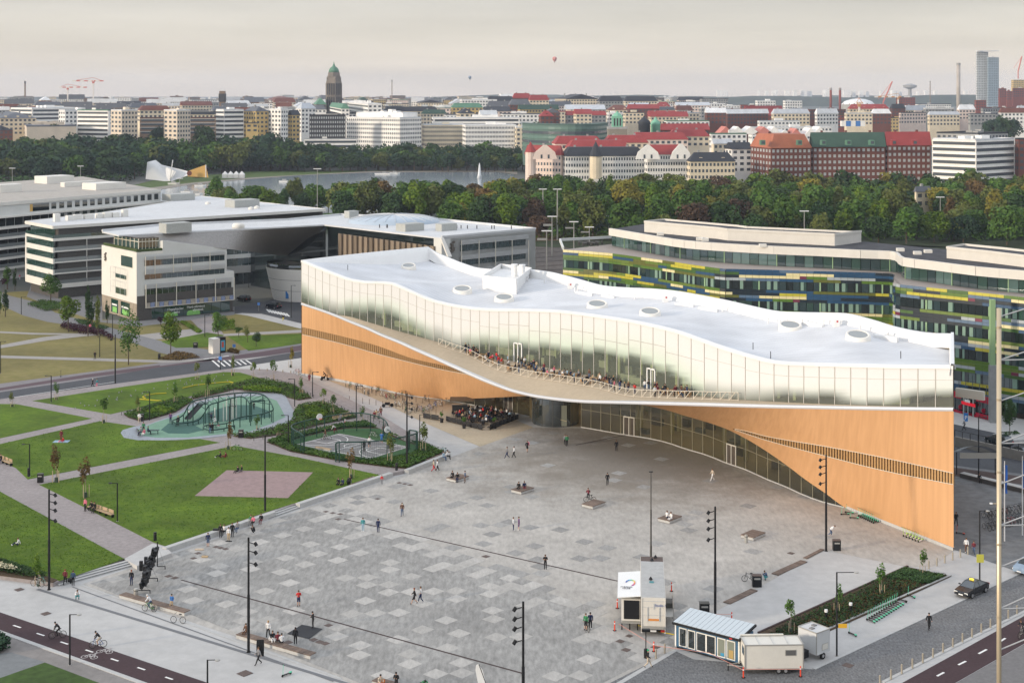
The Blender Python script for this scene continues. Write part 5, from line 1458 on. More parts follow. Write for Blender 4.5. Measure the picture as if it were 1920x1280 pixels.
for x,D,y0,yt,w_,lab in((1022,800,292,272,7,'pale pink'),(1215,800,292,272,7,'white'),(1277,800,292,270,6,'right hand white')):
 p=PD(x,y0,D);w2=w_;z0,z1=ZD(y0,D),ZD(yt,D)
 o=thg('gable',(p.x,p.y,z0),lab+' stepped gable rising over the palace eaves','gable')
 MB().add([(p.x-w2,p.y,z0-2),(p.x+w2,p.y,z0-2),(p.x+w2*.8,p.y,z0+2),(p.x+.8,p.y,z1),(p.x-.8,p.y,z1),(p.x-w2*.8,p.y,z0+2),(p.x-w2,p.y+2,z0-2),(p.x+w2,p.y+2,z0-2),(p.x+w2*.8,p.y+2,z0+2),(p.x+.8,p.y+2,z1),(p.x-.8,p.y+2,z1),(p.x-w2*.8,p.y+2,z0+2)],[(0,1,2,3,4,5),(11,10,9,8,7,6)]+[(i,6+i,6+(i+1)%6,(i+1)%6)for i in range(6)]).build('gable_wall',wm['pink' if x<1100 else 'white'],o,fix=True)
 for k in(-1,1):MB().box(p.x+k*2-.5,p.x+k*2+.5,p.y-.1,p.y,z0-1.6,z0+.6).build('window',m_tw,o)
for k,(x0,x1,y,D,w_,rc_)in enumerate(((1035,1130,270,850,'pink','red'),(1130,1215,268,860,'cream','red'),(1060,1180,278,835,'cream','red'),(1180,1290,262,900,'pink','red'),(1250,1330,256,950,'cream','red'))):
 bldg(x0,x0+6,x1,y,D,w_,'mansard',rc_,2,rh=4.5,rho=5,label='%s courtyard house with a red mansard roof behind the palaces'%('rose','small cream','near cream','wide rose','far cream')[k])
bldg(1408,1446,1521,278,815,'brick','mansard','orange',6,wl=7,wr=9,rh=8,rho=12,label='brown brick block with an orange roof, left part of the long brick range',name='brick_block',wm_=m_twl,indiv=True)
bldg(1518,1524,1660,276,822,'brick','gable','dkgreen',6,wr=15,rh=8.5,rho=5,label='brown brick block with a long green roof, middle of the brick range',name='brick_block',wm_=m_twl,indiv=True)
bldg(1658,1664,1745,273,826,'brick','gable','red',6,wr=9,rh=8,rho=5,label='brown brick block with a red roof, right part of the brick range',name='brick_block',wm_=m_twl,indiv=True)
for k in range(8):
 x=(1431,1500,1545,1592,1636,1677,1716,1420)[k]
 if k==7:continue
 p=PD(x,268,812);z=ZD(269,812)
 o=thg('dormer',(p.x,p.y,z),'small %s dormer on the brick range roof, number %s from its left end'%('red' if k>4 else 'green',('one','two','three','four','five','six','seven')[k]),'dormer')
 MB().box(p.x-1.3,p.x+1.3,p.y,p.y+5,z-1,z+1.8).build('wall',rm['red' if k>4 else 'green'],o);MB().box(p.x-.9,p.x+.9,p.y-.05,p.y,z-.3,z+1.3).build('window',m_tw,o)
bldg(1334,1338,1372,270,880,'cream','gable','white',3,rh=3,rho=30,label='cream gabled house with a pale roof left of the brick range')
bldg(1360,1372,1410,280,850,'white','gable','dark',4,rh=4,rho=14,label='white house with a black roof joining the brick range at its left')
bldg(1748,1830,1902,264,775,'white','flat','white',7,wl=24,wr=2,rho=40,style='ribbon',label='white office with seven window strips at the right of the brick range',name='office_building',cat='office building')
bldg(1756,1835,1890,252,800,'grey','flat','dark',1,rho=40,label='recessed dark roof storey on the white office right of the brick range',name='roof_storey',zb=27)
bldg(1903,1910,1990,262,790,'brick','flat','dark',5,rho=8,label='dark brick building cut by the right edge behind the wood')
bldg(1715,1718,1745,360,640,'cream','hip','grey',2,rh=2.5,rho=25,label='small cream villa with a grey roof standing inside the wood',name='villa',zb=0)
def church():
 D=1560;p=PD(626,190,D);s=D/F
 o=thg('church',(p.x,p.y,12),'tall grey granite church tower with a green copper dome','church')
 m_gr=mat('church_granite',(.20,.175,.15),.9,n=.12,scale=.15)
 g=lambda y:ZD(y,D)
 def oct_(r0,r1,y0,y1,n=4,rot=pi/4,m=m_gr,nm='tower',w_=None):
  n_=n;vs=[]
  MB().add([(p.x+r*cos(rot+2*pi*k/n_),p.y+r*sin(rot+2*pi*k/n_),z)for r,z in((r0,g(y0)),(r1,g(y1)))for k in range(n_)],[tuple(range(n_-1,-1,-1)),tuple(range(n_,2*n_))]+[(k,(k+1)%n_,n_+(k+1)%n_,n_+k)for k in range(n_)]).build(nm,m,o)
 oct_(15.8*s,14.6*s,215,152,rot=rdn(20));oct_(13.6*s,12.8*s,152,144,rot=rdn(20),nm='belfry');oct_(11.6*s,10.8*s,144,136,8,nm='belfry')
 for k in range(4):
  for j in(-1.5,-.5,.5,1.5):
   a=rdn(20)+pi/4+k*pi/2;c=V3((cos(a),sin(a)));q=V3((-c.y,c.x));R_=10.75*s
   for ya,yb in((157,178),(182,205)):
    c1=V3((p.x,p.y))+c*R_+q*(j*2.8)
    MB().obox(c1-q*.7,c1+q*.7,g(yb),g(ya),-.4,.15).build('belfry_opening',wm['dark'],o)
   MB().obox(c1-q*.2+q*1.5,c1+q*.2+q*1.5,g(213),g(156),-.6,.6).build('pilaster',m_gr,o)
 for k in range(4):
  a=rdn(20)+k*pi/2;MB().lathe([(1.2,g(150)),(1.2,g(146)),(.2,g(143))],8,(p.x+cos(a)*7,p.y+sin(a)*7,0)).build('pinnacle',m_gr,o)
 MB().lathe([(9.9*s,g(136)),(9.0*s,g(131)),(6.4*s,g(127)),(2.6*s,g(124.5)),(1.8*s,g(121)),(.9*s,g(120)),(.3,g(116))],14,(p.x,p.y,0)).build('dome',rm['green'],o,smooth=True)
church()
bldg(588,592,612,196,1540,'stone','hip','green',1,rh=7,rho=10,label='church nave with a green copper roof at the foot of the tower',name='church_nave',cat='church')
def tower(x0,xc,x1,ytop,D,wall,label,fl,rho,name='tower_block',**k):return bldg(x0,xc,x1,ytop,D,wall,'flat',k.pop('rc','white'),fl,rho=rho,label=label,name=name,**k)
o,fr1,fl1,zt=tower(1830,1832,1853,98,2900,'steelblue','tall pale glass residential tower, left and higher part',30,8,cat='tower')
tower(1851,1853,1873,108,2890,'slate','tall blue grey glass tower half, right and lower part',28,8,cat='tower')
pp=PD(1852,96,2880);o=thg('roof_canopy',(pp.x,pp.y,pp.z),'thin flat canopy on top of the tall glass tower','canopy');MB().box(pp.x-20,pp.x+23,pp.y-2,pp.y+20,pp.z,pp.z+1).build('slab',rm['white'],o)
def chm_(x,yt,yb,w_,D,m,label):
 p=PD(x,yt,D);o=thg('chimney',(p.x,p.y,10),label,'chimney');r=w_*D/F/2
 MB().lathe([(r*1.12,ZD(yb,D)),(r,ZD(yt,D))],12,(p.x,p.y,0)).build('stack',m,o,smooth=True);MB().lathe([(r*1.15,0),(r*1.15,3)],12,(p.x,p.y,ZD(yt,D)-3.5)).build('rim',wm['grey'],o)
chm_(1797,118,235,7,2200,mat('chimney_concrete',(.42,.38,.34),.9,n=.1,scale=.1),'very tall tapering concrete power station chimney')
chm_(1557.7,165,215,4.4,2300,wm['red'],'left slim brick chimney left of the round tank')
chm_(1575,165,215,4.4,2300,wm['red'],'right slim brick chimney beside the round tank')
p=PD(1609,222,2000);rr=31*2000/F;o=thg('gas_holder',(p.x,p.y,10),'large round white gas holder with a ribbed pale roof','tank')
MB().lathe([(rr,8),(rr,ZD(196,2000))],28,(p.x,p.y,0)).build('wall',wm['grey'],o);MB().lathe([(rr,ZD(196,2000)),(rr*.8,ZD(190,2000)),(rr*.4,ZD(186,2000)),(.1,ZD(185,2000))],28,(p.x,p.y,0)).build('roof',rm['white'],o)
for k in range(0,12):a=pi+pi*k/12;MB().tube([(p.x+rr*cos(a),p.y+rr*sin(a),ZD(196,2000)),(p.x,p.y,ZD(184,2000))],.9,3).build('rib',wm['red']if k%2 else wm['white'],o)
for k,(x0,xc,x1,yt,D,c,r_,rc_,lab)in enumerate(((1827,1830,1849,189,1900,'red','flat','brown','small red brick tower left of the glass tower base'),(1872,1874,1887,167,2300,'red','flat','brown','red brick slab tower right of the glass tower'),(1886,1888,1900,172,2350,'red','flat','brown','middle red brick slab right of the glass tower'),(1898,1900,1930,166,2250,'red','flat','brown','right red brick slab at the edge of the photo'),(1845,1848,1905,202,2000,'red','flat','brown','long red brick hall below the red slab towers'),(1896,1900,1935,150,2700,'yellow','flat','white','yellow tower under construction at the right edge'),(1680,1684,1716,184,2100,'red','flat','brown','red brick cube behind the concrete silos'),(1716,1720,1783,196,2000,'white','flat','dark','low white building with red stripes left of the tall chimney'),(1468,1472,1504,190,1900,'white','flat','white','white pair of blocks in front of the far wood'),(1416,1420,1454,190,1900,'white','flat','white','white and brown striped block behind the long red roof'),(1387,1390,1416,198,1700,'red','flat','brown','dark red brick block at the left end of the long red roof'),(1398,1402,1556,217,1500,'red','gable','red','very long hall with a rust red pitched roof'),(1560,1564,1626,216,1450,'red','flat','dkgreen','brick market hall in front of the gas holder'),(1640,1644,1720,222,1450,'yellow','flat','dark','dark roofed depot below the concrete silos'),(1755,1760,1800,224,1500,'red','flat','brown','low red shed left of the chimney foot'),(1355,1360,1392,199,1700,'white','flat','white','white stepped block left of the dark red brick block'),(1298,1302,1360,195,1750,'white','flat','white','pale block with a white roof behind the red roofed quarter'),(1312,1316,1365,186,2000,'grey','flat','dark','dark roofed block near the far wood'),(1403,1410,1560,240,1250,'white','flat','white','row of white roof terraces behind the brick range'),(1420,1424,1500,228,1320,'white','flat','silver','white terraced block under the long red roof'),(1040,1060,1122,186,1700,'cream','gable','dark','cream block with a grey roof and a tall blank yellow gable'),(991,993,1029,188,1600,'cream','mansard','red','tall cream block with a dark red mansard roof'),(960,962,996,184,1750,'brick','mansard','red','red brick house left of the tall cream block'),(953,956,995,197,1500,'brick','mansard','grey','brown brick block with a slate roof below the red brick house'),(912,914,960,200,1520,'cream','mansard','grey','cream block with a slate mansard and yellow gables'),(905,912,958,209,1350,'pink','gable','dark','pink gabled house with a black roof left of the red roofs'),(845,848,905,202,1400,'yellow','mansard','green','yellow block with green copper roof and round gable'),(855,862,890,213,1250,'cream','hip','dark','cream corner house with a black hipped roof'),(718,722,822,209,1380,'cream','mansard','dark','long block with a black roof and three cream gables'),(703,705,770,214,1300,'red','flat','red','low red roofed row above the big white lakeside office'),(640,690,716,196,1250,'white','flat','white','white stepped block behind the big white lakeside office'),(618,640,655,204,1300,'white','mansard','green','white house with green roof beside the church'),(862,866,932,188,1650,'white','flat','white','white flat roofed block on the ridge with a dark neighbour'),(910,914,965,190,1700,'cream','mansard','dark','black roofed block with an orange gable on the ridge'),(1120,1124,1168,190,1650,'grey','mansard','dark','grey block with a slate roof behind the green topped tower'),(1168,1172,1232,190,1700,'cream','mansard','dark','cream house row with a dark roof near the ridge'),(1176,1180,1236,204,1450,'brick','gable','red','brick house with two bright red roofs right of the green topped tower'),(1215,1220,1290,219,1250,'cream','gable','red','cream school with a broad red pitched roof'),(1075,1080,1110,214,1300,'cream','gable','red','cream house with a red pitched roof above the curved glass office'),(1010,1014,1038,218,1180,'brick','hip','red','small brick house with a bright red roof left of the curved glass office'),(1040,1046,1110,210,1400,'cream','flat','red','cream block with a red roof edge above the curved glass office'),(1245,1250,1330,228,1150,'white','flat','green','pale block with a green flat roof behind the palaces'),(1330,1334,1400,252,1000,'white','flat','green','dark windowed block with green roof left of the brick range'),(1230,1236,1330,244,1020,'brick','gable','red','red brick workshop row with long red roofs'),)):
 bldg(x0,xc,x1,yt,D,c,r_,rc_,4 if yt<235 else 3,rho=10,rh=4.5 if D<1500 else 6,label=lab,zb=4)
p=PD(1157,240,930);o=thg('stone_tower',(p.x,p.y,0),'square grey stone tower with a verdigris green lantern','tower')
MB().box(p.x-6.2,p.x+6.2,p.y-6,p.y+6,0,ZD(242,930)).build('wall',wm['stone'],o);MB().box(p.x-6.4,p.x+6.4,p.y-6.2,p.y+6.2,ZD(242,930),ZD(238,930)).build('cornice',wm['grey'],o)
m_verd=mat('verdigris',(.20,.45,.32),.7);MB().box(p.x-3.4,p.x+3.4,p.y-3.4,p.y+3.4,ZD(238,930),ZD(218,930)).build('lantern',m_verd,o)
for k in range(3):MB().box(p.x-2.4+k*1.9,p.x-1.4+k*1.9,p.y-3.45,p.y-3.4,ZD(236,930),ZD(222,930)).build('window',wm['dark'],o)
MB().lathe([(3.6,0),(2.2,1.6),(.8,2.4),(.1,3.6)],8,(p.x,p.y,ZD(218,930))).build('cap',m_verd,o)
for x,y,D,r_,m_,lab in((1208,233,1000,4.2,rm['dark'],'black onion dome right of the green topped tower'),(1229,235,1010,3.4,m_verd,'small green copper dome right of the black dome')):
 p=PD(x,y,D);o=thg('domed_turret',(p.x,p.y,20),lab,'dome');MB().lathe([(r_,14),(r_,p.z),(r_*1.1,p.z+.5),(r_*.9,p.z+2.5),(r_*.4,p.z+4),(.2,p.z+6)],12,(p.x,p.y,0)).build('dome',m_,o,smooth=True)
for k in range(9):
 x=1365+k*22+random.uniform(-4,4);y=240+random.uniform(-3,5);D=1120;p=PD(x,y,D)
 o=thg('market_tent',(p.x,p.y,p.z-8),'white market hall tent with a ridged roof, %s from the left'%('first','second','third','fourth','fifth','sixth','seventh','eighth','ninth')[k],'tent','white tents behind the brick range')
 w_=random.uniform(5,8);MB().add([(p.x-w_,p.y,p.z-6),(p.x+w_,p.y,p.z-6),(p.x+w_,p.y+25,p.z-6),(p.x-w_,p.y+25,p.z-6),(p.x,p.y,p.z),(p.x,p.y+25,p.z)],[(0,1,4),(1,2,5,4),(2,3,5),(3,0,4,5),(3,2,1,0)]).build('canopy',wm['white']if k%3 else mat('tent_red',(.55,.2,.16),.8),o)
for k in range(4):
 p=PD(1684+k*5.5,222,1700);o=thg('silo',(p.x,p.y,5),'cream concrete silo, one of four in a row below the red brick cube','silo','concrete silos');MB().lathe([(1.75,5),(1.75,ZD(203,1700))],10,(p.x,p.y,0)).build('shell',wm['cream'],o)
for k in range(5):
 p=PD(1582+k*9,236,1250);o=thg('striped_stall',(p.x,p.y,6),('blue' if k%2 else 'white')+' canopy of the striped stalls below the gas holder','stall','striped market stalls');MB().box(p.x-2,p.x+2,p.y,p.y+5,ZD(237,1250),ZD(227,1250)).build('canopy',mat('stall_blue',(.06,.2,.5),.8)if k%2 else wm['white'],o)
rnd=random.Random(33);LM=[(0,'the left edge'),(130,'the cranes'),(300,'the beige tower pair'),(450,'the yellow block'),(626,'the church tower'),(740,'the big white lakeside office'),(880,'the small blue balloon'),(1040,'the pink balloon'),(1157,'the green topped stone tower'),(1300,'the red roofed quarter'),(1450,'the long red roof'),(1609,'the round gas holder'),(1797,'the tall chimney'),(1900,'the right edge')]
def lm(x):
 a=min(LM,key=lambda q:abs(q[0]-x));return a[1]
rows_=((1330,214,5),(1500,206,5),(1700,200,5),(1950,194,6),(2350,189,6),(2900,185.5,7),(3600,183,8))
nb=0
for ri,(D,yb_,jit)in enumerate(rows_):
 x=-60+rnd.uniform(0,30)
 while x<1960:
  w_=rnd.uniform(26,78)*(1500/D)**.6
  y=yb_+rnd.uniform(-.5,.5)*jit
  left=x<560
  if x>1280 and ri>=2:x+=w_;continue
  if x>1000 and ri<4:wc_,rc_=rnd.choice(('cream','brick','white','cream','pink','grey')),rnd.choice(('red','dark','dark','grey','brown','silver','white','silver'))
  elif left:wc_,rc_=rnd.choice(('cream','white','beige','brown','grey','white')),rnd.choice(('dark','grey','brown','silver','white','grey'))
  else:wc_,rc_=rnd.choice(('white','cream','cream','yellow','pink','white')),rnd.choice(('dark','grey','silver','green','white','dkgreen'))
  if ri>=5:wc_=rnd.choice(('white','grey','cream','brown'));rc_=rnd.choice(('grey','silver','brown','dark'))
  kind_=rnd.choice(('gable','mansard','hip','flat','flat'))if ri<5 else 'flat'
  depth_w=('nearest row','second row','third row','fourth row','fifth row','sixth row','farthest row')[ri]
  bldg(x,x+4,x+w_,y,D*rnd.uniform(.97,1.03),wc_,kind_,rc_,3 if ri<5 else 2,rho=rnd.choice((4,10,25)),rh=rnd.uniform(3,5.5)*D/1500,zb=2,label='%s house, %s %s roof, in %s near %s'%(wc_,'flat' if kind_=='flat' else 'pitched','green' if rc_=='dkgreen' else rc_,depth_w,lm(x+w_/2).replace('the ','',1)),name='town_house',cat='house',group='town roofs behind the lake')
  nb+=1;x+=w_+rnd.uniform(-6,16)
m_cr=mat('crane_red',(.55,.16,.13),.7);m_crw=mat('crane_white',(.75,.7,.66),.7)
def crane(x,yt,yb,xl,xr,yj,D,label,mm=m_cr):
 p=PD(x,yt,D);o=thg('tower_crane',(p.x,p.y,5),label,'crane');s=D/F
 MB().obox((p.x-.9,p.y),(p.x+.9,p.y),5,ZD(yt,D),-.9,.9).build('mast',m_crw,o)
 L_=(xl-x)*s;R_=(xr-x)*s;z=ZD(yj,D)
 for k in range(8):a,b=lerp(L_,R_,k/8),lerp(L_,R_,(k+1)/8);MB().box(p.x+a,p.x+b,p.y-.8,p.y+.8,z,z+1.9).build('jib_section',mm if k%2 else m_crw,o)
 MB().tube([(p.x+L_*.8,p.y,z+2),(p.x,p.y,z+6),(p.x+R_*.7,p.y,z+2)],.4,3).build('tie',mm,o);MB().box(p.x-1.5,p.x+1.5,p.y-1.5,p.y+1.5,z-3,z).build('cab',mm,o)
crane(127,163,190,111,163,165,2300,'left red and white tower crane above the town roofs');crane(175,150,188,136,194,153,2200,'right and taller red and white tower crane above the town roofs')
crane(1684,184,210,1640,1690,183,2100,'orange tower crane with a level jib by the red brick cube',mat('crane_orange',(.5,.25,.1),.7));crane(1611,194,225,1605,1618,195,1500,'small orange crane in front of the gas holder',MATS['crane_orange'])
for x0,y0,x1,y1,D,lab in((1656,192,1673,153,2600,'red luffing crane jib right of the gas holder'),(1909,134,1916,106,2800,'red luffing crane at the top of the yellow tower')):
 a,b=PD(x0,y0,D),PD(x1,y1,D);o=thg('luffing_crane',tuple(a),lab,'crane');MB().tube([a,b],1.3,4).build('jib',m_cr,o);MB().tube([a,a+V3((0,0,-24))],1.1,4).build('mast',m_cr,o);MB().tube([a+V3((-9,0,6)),b],.4,3).build('tie',m_cr,o)
for x,yt,yb,D,w_,lab in((47,152,185,3000,1.3,'thin radio mast at the far left'),(735,150,192,2800,.7,'thin radio mast right of the church'),(1744,152,190,3500,.8,'distant radio mast left of the tall chimney'),(417,171,196,1800,3.4,'dark brick water tower above the left town roofs')):
 p=PD(x,yt,D);o=thg('mast',(p.x,p.y,5),lab,'mast');MB().box(p.x-w_,p.x+w_,p.y-w_,p.y+w_,5,p.z).build('shaft',wm['brown'],o);MB().box(p.x-w_*1.2,p.x+w_*1.2,p.y-w_*1.2,p.y+w_*1.2,p.z-4*w_,p.z-w_).build('head',wm['dark'],o)
p=PD(1706,160,5200);o=thg('water_tower',(p.x,p.y,30),'mushroom shaped water tower on the wooded horizon','water tower');MB().lathe([(8,20),(6,78),(24,84),(26,92),(10,96),(8,98)],14,(p.x,p.y,-2)).build('shell',wm['grey'],o)
for k in range(60):
 x=rnd.uniform(1290,1830)if k<34 else rnd.choice((rnd.uniform(430,780),rnd.uniform(150,400)));D=rnd.uniform(6700,6950)if x>1200 else rnd.uniform(4300,4560);yy=177.5 if x>1200 else rnd.uniform(183,187)
 w_=rnd.uniform(3,10);p=PD(x,yy-(6 if x>1200 else 0)-rnd.uniform(0,2.5),D);s=D/F
 o=thg('distant_block',(p.x,p.y,0),'tiny white block on the %s horizon %s'%('wooded right hand' if x>1200 else 'left hand','near '+lm(x)),'building','white blocks on the horizon')
 MB().box(p.x-w_*s/2,p.x+w_*s/2,p.y,p.y+20,0,p.z).build('wall',wm['white'],o)
def balloon(x,y,d_px,D,m1,m2,label):
 p=PD(x,y,D);r=d_px*D/F/2;o=thg('hot_air_balloon',tuple(p),label,'hot air balloon')
 prof=[(.02,1.0),(.5,.88),(.85,.55),(1,.1),(.93,-.3),(.62,-.85),(.3,-1.25),(.2,-1.4)];n=12
 for k in range(n):
  a0,a1=2*pi*k/n,2*pi*(k+1)/n
  MB().grid([[V3((p.x+r*q*cos(a),p.y+r*q*sin(a),p.z+r*z))for q,z in prof]for a in(a0,a1)]).build('gore',m1 if k%2 else m2,o,smooth=True)
 MB().box(p.x-.13*r,p.x+.13*r,p.y-.13*r,p.y+.13*r,p.z-1.9*r,p.z-1.68*r).build('basket',wm['brown'],o)
 for sx_ in(-1,1):
  for sy_ in(-1,1):MB().tube([(p.x+sx_*.18*r,p.y+sy_*.1*r,p.z-1.4*r),(p.x+sx_*.12*r,p.y+sy_*.12*r,p.z-1.7*r)],.02*r,3).build('rope',wm['dark'],o)
balloon(1040,110.5,8.5,3000,mat('balloon_red',(.55,.13,.13),.7),mat('balloon_pink',(.62,.35,.30),.7),'pink and red striped hot air balloon high above the town')
balloon(881,145.5,6,3400,mat('balloon_blue',(.10,.16,.26),.7),mat('balloon_grey',(.25,.32,.40),.7),'small blue grey hot air balloon lower and further left')
def fest_tent():
 D=900;q=lambda x,y,d=0:PD(x,y,D+d)
 o=thg('festival_tent',tuple(q(310,335)),'big white sweeping festival tent on the lake shore','tent')
 m_=mat('tent_white',(.66,.66,.66),.7);a,b,c,d=q(273,336),q(282,300,12),q(318,342,-6),q(352,332)
 def patch(p0,p1,p2,p3,sag,nm,m):
  rows=[]
  for i in range(9):
   u=i/8;rows.append([(p0.lerp(p1,u)).lerp(p3.lerp(p2,u),j/8)+V3((0,0,-sag*sin(pi*u)*sin(pi*j/8)))for j in range(9)])
  MB().grid(rows).build(nm,m,o,smooth=True)
 patch(q(273,336),q(276,304),q(292,300,10),q(318,341),-3,'sail',m_)
 patch(q(292,300,10),q(303,309,8),q(330,322),q(318,341),1,'sail',m_)
 patch(q(318,341),q(303,309,8),q(352,321,6),q(352,329),3.5,'sail',m_)
 MB().tube([q(318,341),q(324,300)],.35,5).build('mast',m_,o)
 y_=thg('festival_tent',tuple(q(375,333)),'ochre yellow tent sail beside the white festival tent','tent');o=y_
 patch(q(352,321),q(386,309),q(391,333),q(352,331),3.0,'sail',mat('tent_yellow',(.62,.38,.12),.8))
 MB().tube([q(386,309),q(386,333)],.3,4).build('mast',m_,o)
 p=q(355,325,-3);MB().wheel((p.x,p.y,p.z),1.6,.3,'y',14).build('emblem',wm['brick'],o)
fest_tent()
for k in range(4):
 p=PD(421+k*10.5,334,930);z0=p.z;o=thg('marquee',tuple(p),'white pointed marquee by the lake, %s of the four'%('leftmost','second','third','rightmost')[k],'tent','four white marquees')
 MB().box(p.x-1.7,p.x+1.7,p.y,p.y+3.4,z0,z0+2.2).build('wall',MATS['tent_white'],o)
 MB().add([(p.x-1.9,p.y-.2,z0+2.2),(p.x+1.9,p.y-.2,z0+2.2),(p.x+1.9,p.y+3.6,z0+2.2),(p.x-1.9,p.y+3.6,z0+2.2),(p.x,p.y+1.7,z0+4.6)],[(0,1,4),(1,2,4),(2,3,4),(3,0,4)]).build('canopy',MATS['tent_white'],o)
for k,(x,y)in enumerate(((325,346),(375,350),(412,347),(533,342),(720,327.5),(740,326.5),(350,362),(368,366),(335,372))):
 p=G(x,y,.05);s=1.0 if k!=4 else 2.0;lab=('boat moored left of the marquees','boat off the festival tent','boat right of the yellow tent','boat alone in the open water','long wake making boat near the far shore','tender behind the long boat','boat at the near left jetty','second boat at the near left jetty','third boat at the near left jetty')[k]
 o=thg('motor_boat',tuple(p),'small white '+lab,'boat','boats on the lake')
 MB().hexa([(p.x-3*s,p.y-.8,.0),(p.x+2*s,p.y-.8,.0),(p.x+3.4*s,p.y,.0),(p.x+2*s,p.y+.8,.0),(p.x-3*s,p.y+.8,.0)],[(p.x-3.3*s,p.y-1.1,1),(p.x+2.2*s,p.y-1.1,1.1),(p.x+4*s,p.y,1.3),(p.x+2.2*s,p.y+1.1,1.1),(p.x-3.3*s,p.y+1.1,1)]).build('hull',wm['white'],o)
 MB().box(p.x-1.2,p.x+1.2,p.y-.7,p.y+.7,1,2.1).build('cabin',wm['grey'],o)
p=G(899,334,.05);o=thg('fountain',tuple(p),'tall white water jet on the lake near the far shore','fountain')
MB().lathe([(1.6,0),(1.0,3),(.7,6),(.5,8.5),(.1,10)],10,p).build('jet',mat('spray',(.75,.77,.78),.9),o,smooth=True)
def lfm(name,c1,c2,vary=.22):
 m=bpy.data.materials.new(name);m.use_nodes=True;t=m.node_tree;b=t.nodes['Principled BSDF']
 b.inputs['Roughness'].default_value=.85;b.inputs['Specular IOR Level'].default_value=.15
 tcn=t.nodes.new('ShaderNodeTexCoord');nz=t.nodes.new('ShaderNodeTexNoise');nz.inputs['Scale'].default_value=.55;nz.inputs['Detail'].default_value=6
 oi=t.nodes.new('ShaderNodeObjectInfo');va=t.nodes.new('ShaderNodeVectorMath');va.operation='ADD'
 t.links.new(tcn.outputs['Object'],va.inputs[0]);t.links.new(oi.outputs['Location'],va.inputs[1]);t.links.new(va.outputs[0],nz.inputs['Vector'])
 mr_=t.nodes.new('ShaderNodeMapRange');mr_.inputs[1].default_value=.35;mr_.inputs[2].default_value=.65;t.links.new(nz.outputs[0],mr_.inputs[0])
 mxn=t.nodes.new('ShaderNodeMix');mxn.data_type='RGBA';mxn.inputs[6].default_value=(*c1,1);mxn.inputs[7].default_value=(*c2,1);t.links.new(mr_.outputs[0],mxn.inputs[0])
 hs=t.nodes.new('ShaderNodeHueSaturation');m2=t.nodes.new('ShaderNodeMapRange');m2.inputs[3].default_value=1-vary;m2.inputs[4].default_value=1+vary;t.links.new(oi.outputs['Random'],m2.inputs[0]);t.links.new(m2.outputs[0],hs.inputs['Value'])
 t.links.new(mxn.outputs[2],hs.inputs['Color']);t.links.new(hs.outputs[0],b.inputs['Base Color'])
 return m
LF={'dark':lfm('leaf_dark',(.026,.058,.020),(.048,.09,.028)),'green':lfm('leaf_green',(.046,.108,.020),(.088,.155,.03)),'olive':lfm('leaf_olive',(.08,.11,.024),(.135,.15,.04)),'lime':lfm('leaf_lime',(.06,.12,.012),(.13,.19,.02)),'rust':lfm('leaf_rust',(.095,.062,.022),(.14,.09,.035)),'brown':lfm('leaf_brown',(.075,.045,.03),(.10,.065,.04)),'yellow':lfm('leaf_yellow',(.16,.16,.025),(.24,.20,.03)),'maroon':lfm('leaf_maroon',(.035,.012,.02),(.06,.02,.03)),'blue':lfm('leaf_bluegreen',(.02,.052,.030),(.042,.08,.042))}
m_bark=mat('bark',(.09,.07,.05),.95);m_barkp=mat('bark_pale',(.30,.25,.19),.9)
def crown(seed,rx,rz,zc,n,leaf,lobes=9,gap=0.0,name='crown',shape='round'):
 rnd=random.Random(seed);L=[]
 for k in range(lobes):
  a=rnd.uniform(0,2*pi);u=rnd.uniform(-.75,.9);r=sqrt(max(0,1-u*u))*rnd.uniform(.35,.72)
  if shape=='cone':r*=.95*(1-(u+1)/2)+.15
  L.append((V3((r*cos(a)*rx,r*sin(a)*rx,zc+u*rz*.68)),rnd.uniform(.34,.52)*(1 if shape!='column' else.8)))
 vs,fs=[],[]
 for k in range(n):
  c,lr=L[rnd.randrange(lobes)]
  d=V3((rnd.gauss(0,1),rnd.gauss(0,1),rnd.gauss(.15,1))).normalized();q=rnd.uniform(.72,1.06)
  p=c+V3((d.x*rx*lr*q,d.y*rx*lr*q,d.z*rz*lr*q*(1.0 if shape!='column' else 1.2)))
  nn=(d+V3((rnd.gauss(0,.55),rnd.gauss(0,.55),rnd.gauss(0.25,.5)))).normalized();t=nn.orthogonal().normalized();b=nn.cross(t);an=rnd.uniform(0,pi);t,b=t*cos(an)+b*sin(an),b*cos(an)-t*sin(an)
  s=leaf*rnd.uniform(.6,1.35);o=len(vs)
  vs+=[p-t*s-b*s*.6,p+t*s*.9-b*s*.55,p+t*s*.6+b*s*.8,p-t*s*.7+b*s*.65];fs.append((o,o+1,o+2,o+3))
 mb=MB();mb.add(vs,fs);return mb.mesh(name,[LF['green']])
def trunk(seed,h,r,zc,rx,nb_=4):
 rnd=random.Random(seed);mb=MB();mb.tube([(0,0,-.2),(rnd.uniform(-.1,.1),0,h*.5),(rnd.uniform(-.15,.15),rnd.uniform(-.1,.1),h)],r,6,r2=r*.45)
 for k in range(nb_):
  a=2*pi*k/nb_+rnd.uniform(-.4,.4);z=h*rnd.uniform(.45,.8);mb.tube([(0,0,z),(cos(a)*rx*.3,sin(a)*rx*.3,z+h*.18),(cos(a)*rx*.6,sin(a)*rx*.6,z+h*.32)],r*.4,4,r2=r*.12)
 return mb.mesh('trunk',[m_bark])
BIG=[(trunk(s,11,.38,0,6),crown(s,7.0,6.9,8.7,2500,.50,17))for s in range(6)]
BIG+=[(trunk(s,12,.35,0,4),crown(s,5.4,8.0,9.6,2200,.48,15))for s in(11,12)]
CON=[(trunk(21,14,.3,0,2),crown(21,3.6,8.5,9,1400,.42,14,shape='cone'))]
